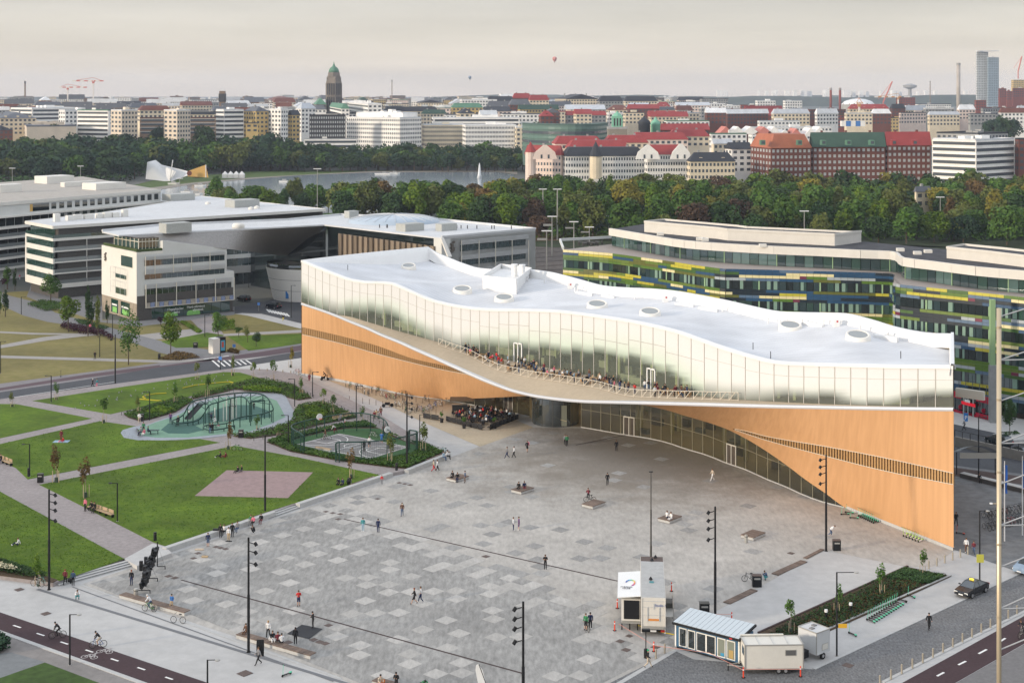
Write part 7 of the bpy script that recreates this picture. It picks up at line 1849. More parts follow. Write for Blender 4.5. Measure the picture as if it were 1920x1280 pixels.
for x,yb,yt,sd,lab,z in((131,1246,1151,1,'street lamp standing beside the lower left cycle track',0),(389,1345,1236,1,'street lamp cut by the bottom edge near the cycle track',0),(220,977,905,-1,'street lamp beside the wooden park bench on the big lawn',Z1),(55.5,893,832,-1,'street lamp beside the black cylinder bin left of the lawns',Z1),(96,754,704,-1,'street lamp at the left tip of the strip lawn',Z1),(280.5,788,734,-1,'street lamp at the left tip of the playground',Z1),(430,814,761,1,'street lamp between playground and big lawn',Z1),(540.5,833,778,-1,'street lamp left of the ball court',Z1),(586,744,697,1,'street lamp at the planting tip under the library corner',Z1),(668,783,723,1,'street lamp in the planting behind the ball court',Z1),(787,834,777,1,'street lamp at the right end of the ball court',Z1),(552.5,762,710,-1,'street lamp in the planting between playground and promenade',Z1),(1569,1229,1072,1,'street lamp with a long arm right of the white box trailer',0),(1837,1093,957,1,'street lamp carrying a yellow sign by the taxi',0),(1835,892,781,1,'street lamp on the dark pavement behind the library',0),(187,670,629,1,'lamp on the dry lawn path near the walker',0),(40,590,556,1,'lamp at the curving grey path',0),(211,635,590,1,'lamp below the corner office',0),(384,632,590,1,'lamp with a white head beside the pink path',0),(546,596,535,1,'lamp by the conical tower crossing',0),(413,694,632,1,'lamp and traffic sign pole at the zebra crossing',0),(1,700,640,1,'lamp at the left edge on the dry lawn',0),(466,540,512,1,'lamp in front of the linking office',0)):
 stl(x,yb,yt,sd,lab,z,arm=1.9 if '1569' in str(x)or 'long arm' in lab else.9,head='steel' if yb>1060 else 'bar')
p=G(1837,1093);tag(MB().box(p.x-.4,p.x+.4,p.y-.2,p.y-.1,2.4,3.3).build('yellow_sign',mat('sign_yellow',(.5,.48,.08),.6)),'square yellow sign fixed to the lamp post by the taxi','sign')
p=G(1569,1229);tag(MB().box(p.x+.15,p.x+1.0,p.y-.03,p.y+.03,2.75,3.15).build('yellow_sign',mat('sign_orange',(.7,.4,.03),.6)),'small orange arrow sign on the lamp post by the box trailer','sign')
for x,yb,yt,lab in((413,694,668,'blue square traffic sign at the zebra crossing'),(439,658,645,'blue round sign at the footpath mouth'),(485,583,567,'blue crossing sign by the parked cars')):
 p=G(x,yb);h_=(yb-yt)*p.y/F;o=thg('traffic_sign',tuple(p),lab,'traffic sign');MB().lathe([(.04,0),(.04,h_)],6,p).build('post',mSt,o);MB().box(p.x-.33,p.x+.33,p.y-.09,p.y-.05,h_-.7,h_).build('plate',mat('sign_blue2',(.10,.25,.60),.5),o)
for x,yb,yt,w_,lab in((1018,436,354,.3,'pale floodlight mast in the railway yard, left one'),(1045,450,354,.35,'pale floodlight mast in the railway yard, right and nearest one'),(1361,440,372,.3,''),(1508,470,395,.22,'lamp mast with a flat white head rising from the wood'),(1763,440,369,.22,'lamp mast with a flat white head left of the cream villa'),(1357,420,383,.2,'short lamp mast in the wood behind the green office'),(595,420,316,.22,'tall white headed lamp mast in front of the lake'),(23,372,315,.2,'lamp mast at the far left before the trees'),(151,372,311,.2,'lamp mast before the trees above the back block'),(337,380,334,.2,'lamp mast by the moored boats'),(873,420,388,.15,'street lamp on the lake bank left of the wood'),(1035,480,405,.25,'short catenary mast in the railway yard'),(1076,470,415,.25,'middle catenary mast in the railway yard'),(1105,470,425,.2,'right catenary mast in the railway yard'),(1025,505,432,.2,'near catenary mast in the railway yard'),(1141,440,405,.2,'last catenary mast by the wood')):
 if not lab:continue
 p=G(x,yb);h_=(yb-yt)*p.y/F;o=thg('light_mast',tuple(p),lab,'mast');mm=mSt if w_>.2 else mSt
 MB().lathe([(w_,0),(w_*.6,h_)],6,p).build('pole',mm,o);MB().box(p.x-1.6,p.x+1.6,p.y-.3,p.y+.3,h_-.3,h_).build('head',m_wp,o)
 if 'catenary' in lab:MB().box(p.x-3,p.x+.2,p.y-.1,p.y+.1,h_*.75,h_*.8).build('bracket',mSt,o)
o=thg('railway_fence',tuple(G(960,440)),'long pale mesh fence along the far side of the railway yard','fence')
pr=None
for k in range(24):
 q=G(945+k*10.3,440-k*.25+(k*.4 if k>12 else 0));MB().box(q.x-.1,q.x+.1,q.y-.1,q.y+.1,0,2.4).build('post',mSt,o)
 if pr is not None:
  for z in(.8,2.2):MB().tube([pr+V3((0,0,z)),q+V3((0,0,z))],.07,3).build('rail',mSt,o)
 pr=q
Dm=86;p=PD(1873,578,Dm);gm=mat('mast_bronze',(.55,.46,.33),.35,metal=.55)
o=thg('lattice_mast',(p.x,p.y,0),'tall pale metal mast with slanted struts in the right foreground','mast')
MB().lathe([(.145,0),(.145,p.z)],14,(p.x,p.y,0)).build('pole',gm,o,smooth=True)
for k in range(0,9):MB().lathe([(.155,0),(.155,.12)],14,(p.x,p.y,p.z-4.4*k-1.2)).build('collar',gm,o)
MB().lathe([(.145,0),(.145,p.z)],10,(p.x+3.6,p.y+.4,0)).build('pole',gm,o)
m_strut=mat('strut_grey',(.45,.45,.45),.4,metal=.4)
for y0,y1,flat in((594,584,0),(675,664,1),(752,740,0),(831,816,1),(908,892,0),(985,970,1),(1063,1047,0),(1141,1118,1),(1218,1200,0)):
 z0=ZD(y0,Dm);z1=ZD(y1-12,Dm);MB().tube([(p.x,p.y,z0),(p.x+3.6,p.y+.4,z1+.3)],.045,5).build('strut',m_strut,o)
 if flat:MB().tube([(p.x,p.y,z0),(p.x+3.6,p.y+.4,z0)],.045,5).build('strut',m_strut,o)
q=V3((p.x,p.y,ZD(944,Dm)));MB().tube([q,q+V3((-.45,0,.02))],.03,4).build('lamp_arm',gm,o);MB().box(q.x-.55,q.x-.40,q.y-.06,q.y+.06,q.z-.02,q.z+.06).build('lamp',m_wp,o)
boll=MB().lathe([(.09,0),(.09,.92),(.07,.95)],9).mesh('shaft',[mP2])
A,B=G(1650,1284),G(1907,1151)
for k in range(15):place('bollard',[('shaft',boll,mP2)],tuple(A.lerp(B,k/14)),0,'bollard on the near kerb of the cobbled street, number %d from the bottom'%(k+1),'bollard','bollards along the cycle track')
A,B=G(1741.7,1066),G(1815,1039)
for k in range(6):place('bollard',[('shaft',boll,mP2)],tuple(A.lerp(B,k/5)),0,'bollard between the young tree and orange wall, number %d from the left'%(k+1),'bollard','bollards at the library corner')
A,B=G(472,697),G(560,705)
for k in range(7):place('bollard',[('shaft',boll,mP2)],tuple(A.lerp(B,k/6)),0,'pale bollard on the white paving by the crossing, number %d from the left'%(k+1),'bollard','bollards by the crossing')
for x,y,l_ in((1230,1234,'left one'),(1246.5,1224,'right one')):place('bollard',[('shaft',boll,mP2)],tuple(G(x,y)),0,'lone steel bollard left of the blue cabin, '+l_,'bollard')
def bin_(x,yb,h_,w_,label,z=0.0,kind='box'):
 p=G(x,yb,z);o=thg('litter_bin',tuple(p),label,'litter bin')
 if kind=='cyl':MB().lathe([(w_,0),(w_,h_),(w_*.85,h_+.04)],14,p).build('body',mBk if 'steel' not in label else mSt,o);MB().lathe([(w_*1.04,h_-.22),(w_*1.04,h_-.16)],14,p).build('band',mMd,o)
 else:
  MB().box(p.x-w_,p.x+w_,p.y-w_*.7,p.y+w_*.7,.02+z,z+h_).build('body',mBk,o);MB().box(p.x-w_*1.05,p.x+w_*1.05,p.y-w_*.75,p.y+w_*.75,z+h_,z+h_+.07).build('lid',m_cover if 'brown' in label else mMd,o)
  MB().box(p.x-w_*.7,p.x+w_*.7,p.y-w_*.72,p.y-w_*.69,z+h_*.7,z+h_*.85).build('slot',mSt,o)
for a in((75.8,904,1.2,.38,'double dark litter bin at the path corner left of the big lawn',Z1),(265,789,1.1,.35,'dark litter bin beside the small tree left of the playground',Z1),(452,820,1.2,.38,'dark litter bin between the playground and the big lawn',Z1),(54,893,1.2,.2,'black cylinder bin at the lamp post on the left lawn',Z1,'cyl'),(366.7,652,1.1,.45,'black bin on the green triangle by the kiosk',0),(298.5,673,1.1,.28,'black cylinder bin at the shrub bed',0,'cyl'),(1419,1099,1.25,.5,'black recycling bin with brown lid near a parked bicycle',0),(1320.7,1153,1.3,.5,'black recycling bin behind the blue cabin',0),(1568.7,1031,1.2,.45,'brown lidded dark bin by the mast at the orange wall',0),(1399,1017,.95,.2,'steel cylinder bin by the wooden platform',0,'cyl'),(743.5,881,1.0,.2,'black cylinder bin at the wall gap by the ball court',Z1,'cyl'),(290.8,1013,1.0,.2,'black cylinder bin on the big lawn corner',Z1,'cyl'),(255,1121,1.05,.26,'steel cylinder bin by the black sculpture',0,'cyl'),(483.5,1233,0.01,.1,'x',0)):
 if a[4]!='x':bin_(*a)
for x,y in((1595,1147),(1549,1160)):
 p=G(x,y,.1);o=thg('garden_light',tuple(p),'short white topped bollard light in the planting bed, %s one'%('right' if x>1570 else 'left'),'garden light');MB().lathe([(.14,0),(.14,.75)],9,p).build('post',mBk,o);MB().lathe([(.18,.75),(.18,1.0)],9,p).build('lamp_head',m_wp,o)
m_plank=mat('plank_brown',(.17,.125,.10),.8,n=.2,scale=3,vary=.18);m_plankl=mat('plank_pale',(.38,.28,.18),.8,n=.15,scale=3,vary=.1)
def ptf(x,y,label,s=1.55):
 p=G(x,y);an=au;o=thg('wooden_platform',tuple(p),label,'bench','square wooden platforms on the square',rz=an);ORG[o.name]=(0,0,0)
 MB().box(-s/2*.96,s/2*.96,-s*.72,s*.72,.05,.36).build('base',mKb,o)
 for k in range(9):MB().box(-s/2,s/2,-s*.75+s*1.5*k/9+.01,-s*.75+s*1.5*(k+1)/9-.01,.36,.44).build('plank',m_plank,o)
for x,y,lab in((858,899,'wooden platform seat with three young people, nearest the ball court wall'),(980,921,'wooden platform seat with two dark dressed sitters'),(1113,948,'wooden platform seat with a bicycle leaning on it'),(1256,975,'wooden platform seat with two people in white'),(1412,1006,'empty wooden platform seat beside a steel bin')):ptf(x,y,lab,1.9)
def lbn(a,b,label,h_=.42,wd=.95,m=m_plank,off=0):
 A,B=G(*a),G(*b);o=thg('long_bench',tuple(A),label,'bench');L=(B-A).length;d=(B-A)/L;n=int(L/.5)
 if h_>.2:MB().obox(A,B,0,h_-.08,.05+off,wd-.05+off).build('base',mKb,o)
 for k in range(n):slab('plank',o,A+d*(L*k/n+.015),A+d*(L*(k+1)/n-.015),h_-.08,h_,off,wd+off,m)
lbn((223,1121),(345,1155),'long low wooden bench by the black sculpture');lbn((442,1196),(581,1236),'long low wooden bench behind the tall mast, with seated people');lbn((697,1283),(800,1312),'long wooden bench cut by the bottom edge')
lbn((1369,1133),(1421,1108),'narrow plank deck strip, nearest of three beside the pale terrace',.12,.9);lbn((1459,1079),(1514,1054),'narrow plank deck strip, middle of three beside the pale terrace',.12,.9);lbn((1513,1048),(1546,1031),'narrow plank deck strip, farthest of three beside the pale terrace',.12,.5)
lbn((803,870),(846,854),'plank seat on the granite wall right of the ball court',.62,.5,m_plank,.1);lbn((662,916),(705,901),'plank seat on the granite wall below the reddish tree',.62,.4,m_plank,.1)
lbn((590,849),(618,854),'pale log bench in front of the ball court',.95,.6,m_plankl)
def parkbench(a,b,label):
 A,B=G(a[0],a[1],Z1),G(b[0],b[1],Z1);o=thg('park_bench',tuple(A),label,'bench');L=(B-A).length;d=(B-A)/L;n=4
 MB().obox(A,B,Z1+.37,Z1+.45,0,.5).build('seat',m_plankl,o)
 for k in range(n):slab('backrest',o,A+d*(L*(k+.1)/n),A+d*(L*(k+.9)/n),Z1+.5,Z1+.9,.45,.52,m_plankl);
 for k in range(n+1):q=A+d*(L*k/n);MB().obox(q-d*.03,q+d*.03,Z1,Z1+.4,.05,.45).build('leg',mBk,o)
parkbench((163,955),(208,971),'long slatted park bench with two people in black');parkbench((-12,862),(18,874),'slatted park bench cut by the left edge');parkbench((626,790),(660,782),'double wooden bench beside the ball court')
p0=G(266,1113);scp=thg('sculpture',tuple(p0),'black leaning sculpture of stacked slabs on three steel stands','sculpture')
for k in range(3):
 g0=G(266+k*14.5,1112-k*22.5);MB().tube([g0+V3((-.95 if k==0 else 0,0,.35)),g0+V3((.95,0,.35))],.05,4).build('crossbar',mBk,scp);MB().tube([g0+V3((.9,0,.35)),g0+V3((.9,0,0))],.05,4).build('foot',mBk,scp)
 MB().tube([g0+V3((0,0,.35)),g0+V3((0,0,1.3+k*.95))],.06,4).build('stand',mBk,scp)
 MB().tube([g0+V3((0,0,1.2+k*.9)),g0+V3((.85,0,.35))],.012,3).build('wire',mBk,scp)
rs=random.Random(4);a,b=G(268,1112)+V3((0,0,.9)),G(291,1066)+V3((0,0,2.3))
for k in range(30):
 t=k/29;c=a.lerp(b,t)+V3((rs.uniform(-.25,.25),rs.uniform(-.1,.1),rs.uniform(-.15,.3)));s_=rs.uniform(.18,.32)
 mb=MB();mb.box(-s_*.6,s_*.6,-.3,.3,-s_*1.6,s_*1.6);R_=Matrix.Rotation(rs.uniform(-.3,.3),3,'Y')@Matrix.Rotation(rs.uniform(-.4,.4),3,'Z')
 mb.v=[tuple(R_@V3(v)+c)for v in mb.v];mb.build('slab',mBk,scp)
for x,y,h_ in((260.5,1079,.9),(269.5,1069,.9),(266.5,1081,.6)):pass
for k,(x,y)in enumerate(((261,1090),(270,1082),(268,1092))):q=G(x,y);MB().obox(q,q+V3((.35,0,0)),1.2,2.3-.3*(k==2),0,.3).build('slab',mBk,scp)
mTy=mat('tyre',(.02,.02,.02),.9);mRi=mat('wheel_rim',(.45,.45,.46),.35,metal=.6);m_cglass=glassm('car_glass',(.015,.02,.022),.12,.1);m_hl=mat('headlight',(.8,.8,.75),.2);m_tl=mat('taillight',(.4,.02,.02),.3)
def car(x,y,rz,col,label,z=0,kind='sedan',roofsign=None,name='car',L=4.6):
 p=G(x,y,z);o=thg(name,tuple(p),label,'taxi' if roofsign else 'car',rz=rz);ORG[o.name]=(0,0,0);W=.9;m=mat('paint_'+label[:12].replace(' ','_'),col,.22,spec=.6)
 if kind=='sedan':prof=[(2.3,.35,.62),(2.15,.3,.78),(1.2,.28,.92),(.55,.28,.97),(-.9,.28,1.0),(-1.7,.28,1.0),(-2.2,.3,.92),(-2.3,.4,.7)];cab=[(1.05,.93),(.35,1.42),(-.75,1.46),(-1.65,1.0)]
 else:prof=[(2.3,.35,.7),(2.15,.3,.88),(1.3,.28,1.02),(.8,.28,1.05),(-.9,.28,1.08),(-1.9,.28,1.08),(-2.2,.3,1.05),(-2.3,.4,.8)];cab=[(1.25,1.03),(.45,1.55),(-1.75,1.6),(-2.18,1.08)]
 mb=MB();rows=[]
 for yy,zb,zt in prof:
  w_=W*(.86 if abs(yy)>2.2 else.95 if abs(yy)>2 else 1);rows.append([(-w_*.97,yy,zb),(-w_,yy,(zb+zt)/2),(-w_*.95,yy,zt),(w_*.95,yy,zt),(w_,yy,(zb+zt)/2),(w_*.97,yy,zb),(-w_*.97,yy,zb)])
 mb.grid(rows);mb.f+=[tuple(range(5,-1,-1)),tuple(len(mb.v)-7+k for k in range(6))];mb.mi+=[0,0]
 mb.build('body',m,o,fix=True)
 gl=MB();(y0,z0),(y1,z1),(y2,z2),(y3,z3)=cab;a_=[(-W*.9,y0,z0),(W*.9,y0,z0),(W*.9,y3,z3),(-W*.9,y3,z3)];b_=[(-W*.68,y1,z1),(W*.68,y1,z1),(W*.68,y2,z2),(-W*.68,y2,z2)]
 gl.hexa(a_,b_);gl.build('windows',m_cglass,o,fix=True)
 MB().hexa([(q[0]*1.01,q[1],q[2]+.005)for q in b_],[(q[0]*.93,q[1]*.93,q[2]+.05)for q in b_]).build('roof',m,o,fix=True)
 for s_ in(-1,1):
  for qa,qb in((a_[0 if s_<0 else 1],b_[0 if s_<0 else 1]),(a_[3 if s_<0 else 2],b_[3 if s_<0 else 2]),((s_*W*.9,(y0+y3)/2,z0),(s_*W*.68,(y1+y2)/2,z1))):MB().tube([qa,qb],.04,4).build('pillar',m,o)
  for yy in(1.42,-1.38):
   wh=MB().wheel((s_*(W-.08),yy,.32),.32,.22,n=14).build('wheel',mTy,o);MB().wheel((s_*(W+.035),yy,.32),.19,.02,n=10).build('rim',mRi,wh)
  MB().box(s_*.62-.2,s_*.62+.2,2.2,2.29,.56,.7).build('headlight',m_hl,o);MB().box(s_*.66-.18,s_*.66+.18,-2.31,-2.22,.72,.9).build('taillight',m_tl,o)
  MB().box(s_*1.0-.1,s_*1.0+.1,.75,.9,.98,1.1).build('mirror',m,o)
 MB().box(-.26,.26,2.26,2.31,.38,.5).build('number_plate',m_wp,o)
 if roofsign:
  s_=MB().box(-.22,.22,-.1,.1,1.5,1.66).build('roof_sign',emit('taxi_sign',(1,.75,.08),.7),o)
  text('sign_lettering','TAXI',.14,(0,.11,1.53),pi/2,pi,mBk,o);
 return o
def hdg(a,b):A,B=G(*a),G(*b);d=B-A;return atan2(-d.x,d.y)
car(1822,1112,hdg((1850,1100),(1796,1124)),(.012,.013,.016),'black taxi with a yellow roof sign on the cobbled street',roofsign=1)
car(1930,1070,hdg((1960,1058),(1912,1078)),(.22,.30,.40),'light blue car cut by the right edge of the photo',kind='hatch')
car(1873,833,hdg((1800,812),(1900,842))+pi,(.02,.03,.035),'dark estate car on the road behind the library',kind='hatch')
car(513,578,hdg((480,572),(540,581))+pi,(.015,.02,.03),'dark blue estate car near the conical tower',kind='hatch');car(457,564,hdg((430,558),(480,567))+pi,(.015,.015,.017),'black car by the corner of the white office',kind='hatch')
car(1918,905-50,hdg((1880,870),(1930,885)),(.05,.05,.06),'grey car passing at the right edge behind the library')
ax=V3((1.1,12.8,0)).normalized();an=atan2(-ax.x,ax.y);R0=V3(((1225-960)*143.8/F,143.8,0))
tr=thg('exhibition_trailer',tuple(R0),'white articulated exhibition trailer seen from behind, with an unfolded side box','trailer',rz=an);ORG[tr.name]=(0,0,0)
m_tw1=mat('truck_white',(.66,.63,.57),.5,n=.04,scale=2);m_troof=mat('truck_roof',(.42,.42,.41),.7,n=.08,scale=1.5)
MB().box(-1.25,1.25,0,12.8,.95,3.86).build('body',m_tw1,tr);MB().box(-1.22,1.22,.1,11.2,3.86,3.9).build('roof',m_troof,tr);MB().box(-1.22,1.22,11.25,12.75,3.86,3.91).build('roof_end',m_cover,tr)
for z0,z1 in((3.5,3.56),(2.9,2.93),(2.1,2.13)):MB().box(-1.15,1.15,-.03,0,z0,z1).build('seam',mLv,tr)
for x0 in(-.62,.58):MB().box(x0,x0+.07,-.07,0,1.5,2.9).build('lift_rail',mLv,tr)
for x0 in(-1.25,1.12):MB().box(x0,x0+.13,-.06,.02,.3,3.86).build('corner_post',m_tw1,tr)
MB().box(-.5,.62,-.05,0,1.55,1.75).build('orange_stripe',mat('stripe_orange',(.65,.25,.06),.6),tr);MB().box(-1.1,1.1,-.35,.3,.8,1.0).build('tail_lift',mSt,tr);MB().box(-1.05,1.05,.3,1,.35,.9).build('underside',mBk,tr)
MB().box(-.3,.3,-.1,-.05,.45,.62).build('number_plate',m_wp,tr);MB().box(.02,.12,-.05,0,2.7,3.3).build('door_lock',mLv,tr)
text('lettering','Studio 1',.34,(.72,-.06,3.02),pi/2,0,mat('letter_blue',(.10,.16,.40),.6),tr)
for s_ in(-1,1):
 MB().box(s_*.95-.2,s_*.95+.2,-.12,-.02,.45,.65).build('taillight',m_tl,tr)
 for yy in(1.6,2.9,4.2):wh=MB().wheel((s_*1.05,yy,.48),.48,.3,n=14).build('wheel',mTy,tr);MB().wheel((s_*1.21,yy,.48),.25,.03,n=10).build('rim',mRi,wh)
MB().box(-3.25,-1.3,1.3,8.4,.95,3.2).build('side_box',mWc,tr);MB().box(-3.0,-1.4,1.2,1.3,1.2,3.1).build('stage_opening',mBk,tr);MB().box(-3.3,-1.3,.9,1.3,.85,1.0).build('stage_floor',mSt,tr)
rfl=MB().hexa([(-3.65,.6,3.55),(-1.27,.6,3.75),(-1.27,8.2,3.75),(-3.65,8.2,3.55)],[(-3.65,.6,3.62),(-1.27,.6,3.82),(-1.27,8.2,3.82),(-3.65,8.2,3.62)]).build('side_roof',m_wp,tr)
for k,c in enumerate(((.05,.10,.35),(.10,.25,.55),(.15,.5,.55),(.25,.55,.25),(.75,.6,.15),(.8,.35,.12),(.7,.12,.15),(.45,.08,.3))):
 a0,a1=2.9-k*.52,2.9-(k+1)*.52
 if k<8:
  q=lambda a,r:(-2.35+r*.55*cos(a),4.6+r*1.05*sin(a),3.77+(r*.55*cos(a))*.084)
  MB().quad(q(a0,1.0),q(a1,1.0),q(a1,.72),q(a0,.72)).build('logo_arc',mat('logo_%d'%k,c,.6),rfl)
text('logo_lettering','MEDIA\nHUB',.42,(-2.75,3.2,3.76),0,0,mat('letter_dark',(.06,.06,.08),.6),rfl)
for k in range(3):MB().tube([(-3.2+k*.8,1.4,.95),(-3.2+k*.8,1.4,0)],.06,4).build('support_leg',mBk,tr)
MB().box(1.3,2.1,2.5,5.0,1.0,1.08).build('side_platform',mSt,tr);MB().box(1.3,2.1,5.0,6.4,1.0,1.6).build('side_steps',mMd,tr)
for xx,yy in((2.1,2.5),(2.1,5.0),(2.1,6.4)):MB().tube([(xx,yy,0),(xx,yy,2.0)],.04,4).build('handrail_post',mSt,tr)
MB().tube([(2.1,2.5,2),(2.1,6.4,2)],.035,4).build('handrail',mSt,tr)
for k,(x0,y0)in enumerate(((0,11.3),(-.2,5.2),(.4,12.3))):MB().lathe([(.05,0),(.22,.1),(.05,.35)],8,(x0,y0,3.9)).build('roof_antenna',mBk,tr)
MB().box(-.35,.1,4.3,4.7,3.9,3.98).build('roof_hatch',mat('teal',(.08,.25,.28),.6),tr)
ms=thg('telescopic_mast',tuple(R0+ax*12.2),'thin tall telescopic antenna mast behind the exhibition trailer','mast');hb=13.2
MB().lathe([(.12,0),(.12,5),(.09,5),(.09,9),(.06,9),(.06,hb)],8,R0+ax*12.2+V3((0,.9,0))).build('pole',mMd,ms);q=R0+ax*12.2+V3((0,.9,hb));MB().box(q.x-.22,q.x+.22,q.y-.05,q.y+.05,q.z-.04,q.z+.06).build('crosshead',mBk,ms)
A,B=G(1266,1214),G(1386,1247);d=(B-A).normalized();L=(B-A).length;an=atan2(d.y,d.x);cbn=thg('site_cabin',tuple(A),'blue timber cabin with six tall white framed windows and a pale flat roof','cabin',rz=an);ORG[cbn.name]=(0,0,0)
m_blue=mat('cabin_blue',(.045,.12,.21),.7,n=.06,scale=3);m_wfr=mat('frame_white',(.78,.77,.72),.6)
MB().box(0,L,0,2.9,.22,2.45).build('wall',m_blue,cbn);MB().box(.1,L-.1,.1,2.8,0,.22).build('skid',mBk,cbn)
MB().hexa([(-.2,-.3,2.42),(L+.2,-.3,2.42),(L+.2,3.2,2.85),(-.2,3.2,2.85)],[(-.2,-.3,2.62),(L+.2,-.3,2.62),(L+.2,3.2,3.05),(-.2,3.2,3.05)]).build('roof_edge',mBk,cbn)
for k in range(14):MB().hexa([(-.1+(L+.2)*k/14,-.2,2.64),(-.1+(L+.2)*(k+.93)/14,-.2,2.64),(-.1+(L+.2)*(k+.93)/14,3.1,3.07),(-.1+(L+.2)*k/14,3.1,3.07)],[(-.1+(L+.2)*k/14,-.2,2.67),(-.1+(L+.2)*(k+.93)/14,-.2,2.67),(-.1+(L+.2)*(k+.93)/14,3.1,3.10),(-.1+(L+.2)*k/14,3.1,3.10)]).build('roof_panel',mat('roof_bluewhite',(.50,.56,.60),.6),cbn)
for x0 in(-.02,L-.1):MB().box(x0,x0+.14,-.04,.1,.2,2.4).build('corner_board',m_wfr,cbn)
X=lambda v:(v-430)/595*L
for a,b in((468,540),(550,622),(633,724),(724,812),(826,902),(912,990)):
 xa,xb=X(a),X(b);w_=MB().box(xa,xb,-.05,.0,.35,2.2).build('window',m_wfr,cbn);MB().box(xa+.09,xb-.09,-.07,-.05,.45,2.1).build('pane',mWd if b<820 else mat('curtain_pane',(.20,.22,.18),.5),w_)
MB().box(L-.9,L-.6,-.33,-.3,2.45,2.58).build('red_label',mRd,cbn)
MB().box(X(860),X(890),-.09,-.07,.5,.8).build('blue_poster',mat('poster_blue',(.05,.3,.5),.6),cbn);MB().box(X(935),X(975),-.09,-.07,.5,1.3).build('cardboard',mat('cardboard',(.42,.3,.12),.8),cbn)
A=G(1397,1264);L=(1507-1397)*A.y/F;cv=thg('white_trailer',tuple(A),'white twin axle office trailer with small grey window, right of the blue cabin','trailer',rz=rdn(2));ORG[cv.name]=(0,0,0)
m_cv=mat('trailer_white',(.66,.64,.58),.5,n=.03,scale=2)
MB().box(0,L,0,2.3,.5,2.75).build('body',m_cv,cv)
for a,b in(((0,0),(L,0)),((0,0),(0,2.3)),((0,2.3),(L,2.3)),((L,0),(L,2.3))):
 MB().obox(a,b,2.72,2.82,-.04,.04).build('top_trim',mSt,cv);MB().obox(a,b,.45,.55,-.04,.04).build('bottom_trim',mSt,cv)
for x0,y0 in((0,0),(L,0),(0,2.3),(L,2.3)):MB().box(x0-.05,x0+.05,y0-.05,y0+.05,.5,2.75).build('corner_trim',mSt,cv)
for k in(1,2,3):MB().box(L*k/4-.02,L*k/4+.02,.05,2.25,2.76,2.79).build('roof_seam',mLv,cv)
w_=MB().box(L*.69,L*.88,-.03,0,1.75,2.3).build('window',mSt,cv);MB().box(L*.70,L*.87,-.045,-.03,1.8,2.25).build('pane',mat('grey_pane',(.12,.12,.12),.3),w_)
w_=MB().box(-.03,0,.4,1.3,1.6,2.4).build('window',mSt,cv);MB().box(-.045,-.03,.46,1.24,1.66,2.34).build('pane',mWd,w_)
MB().box(0,L*.75,2.25,2.4,2.85,2.95).build('awning_case',m_cv,cv)
for k in(.58,.70):wh=MB().wheel((L*k,.12,.3),.3,.2,'y',14).build('wheel',mTy,cv);MB().wheel((L*k,0.005,.3),.16,.02,'y',10).build('rim',mRi,wh)
MB().tube([(0,.6,.5),(-1.5,1.1,.5),(0,1.7,.5)],.05,4).build('drawbar',mSt,cv);MB().lathe([(.12,0),(.05,.1),(.05,.7)],8,(-1.4,1.1,0)).build('jockey_wheel',mBk,cv)
A=G(1531,1240);bx_=thg('box_trailer',tuple(A),'small tall white box trailer with two roof hatches, behind the white office trailer','trailer',rz=rdn(38));ORG[bx_.name]=(0,0,0)
MB().box(0,2.0,0,2.3,.6,2.75).build('body',mat('trailer_grey',(.56,.57,.57),.5,n=.03,scale=2),bx_)
for a,b in(((0,0),(2,0)),((0,0),(0,2.3)),((2,0),(2,2.3)),((0,2.3),(2,2.3))):MB().obox(a,b,2.72,2.8,-.04,.04).build('top_trim',mSt,bx_)
MB().box(-.03,.03,-.03,.03,.6,2.75).build('corner_trim',mSt,bx_)
for x0 in(.4,1.2):MB().box(x0,x0+.45,.9+(x0>1)*.4,1.3+(x0>1)*.4,2.76,2.84).build('roof_hatch',mat('hatch_grey',(.2,.2,.2),.5),bx_)
MB().box(.8,1.7,-.03,0,.9,1.5).build('side_flap',mSt,bx_);MB().box(.84,1.66,-.04,-.03,.94,1.46).build('flap_panel',m_cv,bx_)
for k in(0,1):wh=MB().wheel((1.0,.1+2.1*k,.33),.33,.2,'y',14).build('wheel',mTy,bx_);MB().wheel((1.0,-.01+2.32*k,.33),.16,.02,'y',10).build('rim',mRi,wh)
MB().tube([(.1,1.1,.55),(-1.3,1.1,.5)],.06,4).build('drawbar',mBk,bx_);MB().box(-1.1,-.3,.7,1.6,.3,1.0).build('generator',mBk,bx_)
m_cone=mat('delineator_orange',(.75,.07,.03),.6)
con_m=[('shaft',MB().lathe([(.07,.06),(.06,1.0),(.03,1.02)],8).mesh('shaft',[m_cone]),m_cone),('base',MB().lathe([(.2,0),(.2,.06)],8).mesh('base',[mBk]),mBk),('band',MB().lathe([(.075,.72),(.075,.82)],8).mesh('band',[m_wp]),m_wp)]
for x,y,lab in((1157.5,1140,'left of the trailer side box'),(1152.5,1182,'left of the trailer tail'),(1259,1108,'right of the trailer by the side platform'),(1226,1221,'between the bollards and the cabin'),(1394,1270,'at the left end of the white office trailer'),(1501,1268,'at the right end of the white office trailer'),(1310,1165,'behind the cabin, left'),(1372,1165,'behind the cabin, right'),(1217,1238,'')):
 if lab:place('traffic_post',con_m,tuple(G(x,y)),0,'orange traffic post standing '+lab,'traffic post','orange traffic posts')
m_tape=mat('tape_redwhite',(.65,.28,.22),.6)
for pts,lab in((((1160,1182),(1226,1221),(1330,1237),(1394,1268)),'red and white tape strung in front of the blue cabin'),(((1394,1268),(1501,1266)),'red and white tape along the white office trailer'),(((1310,1163),(1372,1164)),'red and white tape behind the blue cabin')):
 tag(MB().tube([G(*q)+V3((0,-.1,.75 if k%2==0 or 'behind' in lab else.65))for k,q in enumerate(pts)],.025,3).build('barrier_tape',m_tape),lab,'tape')
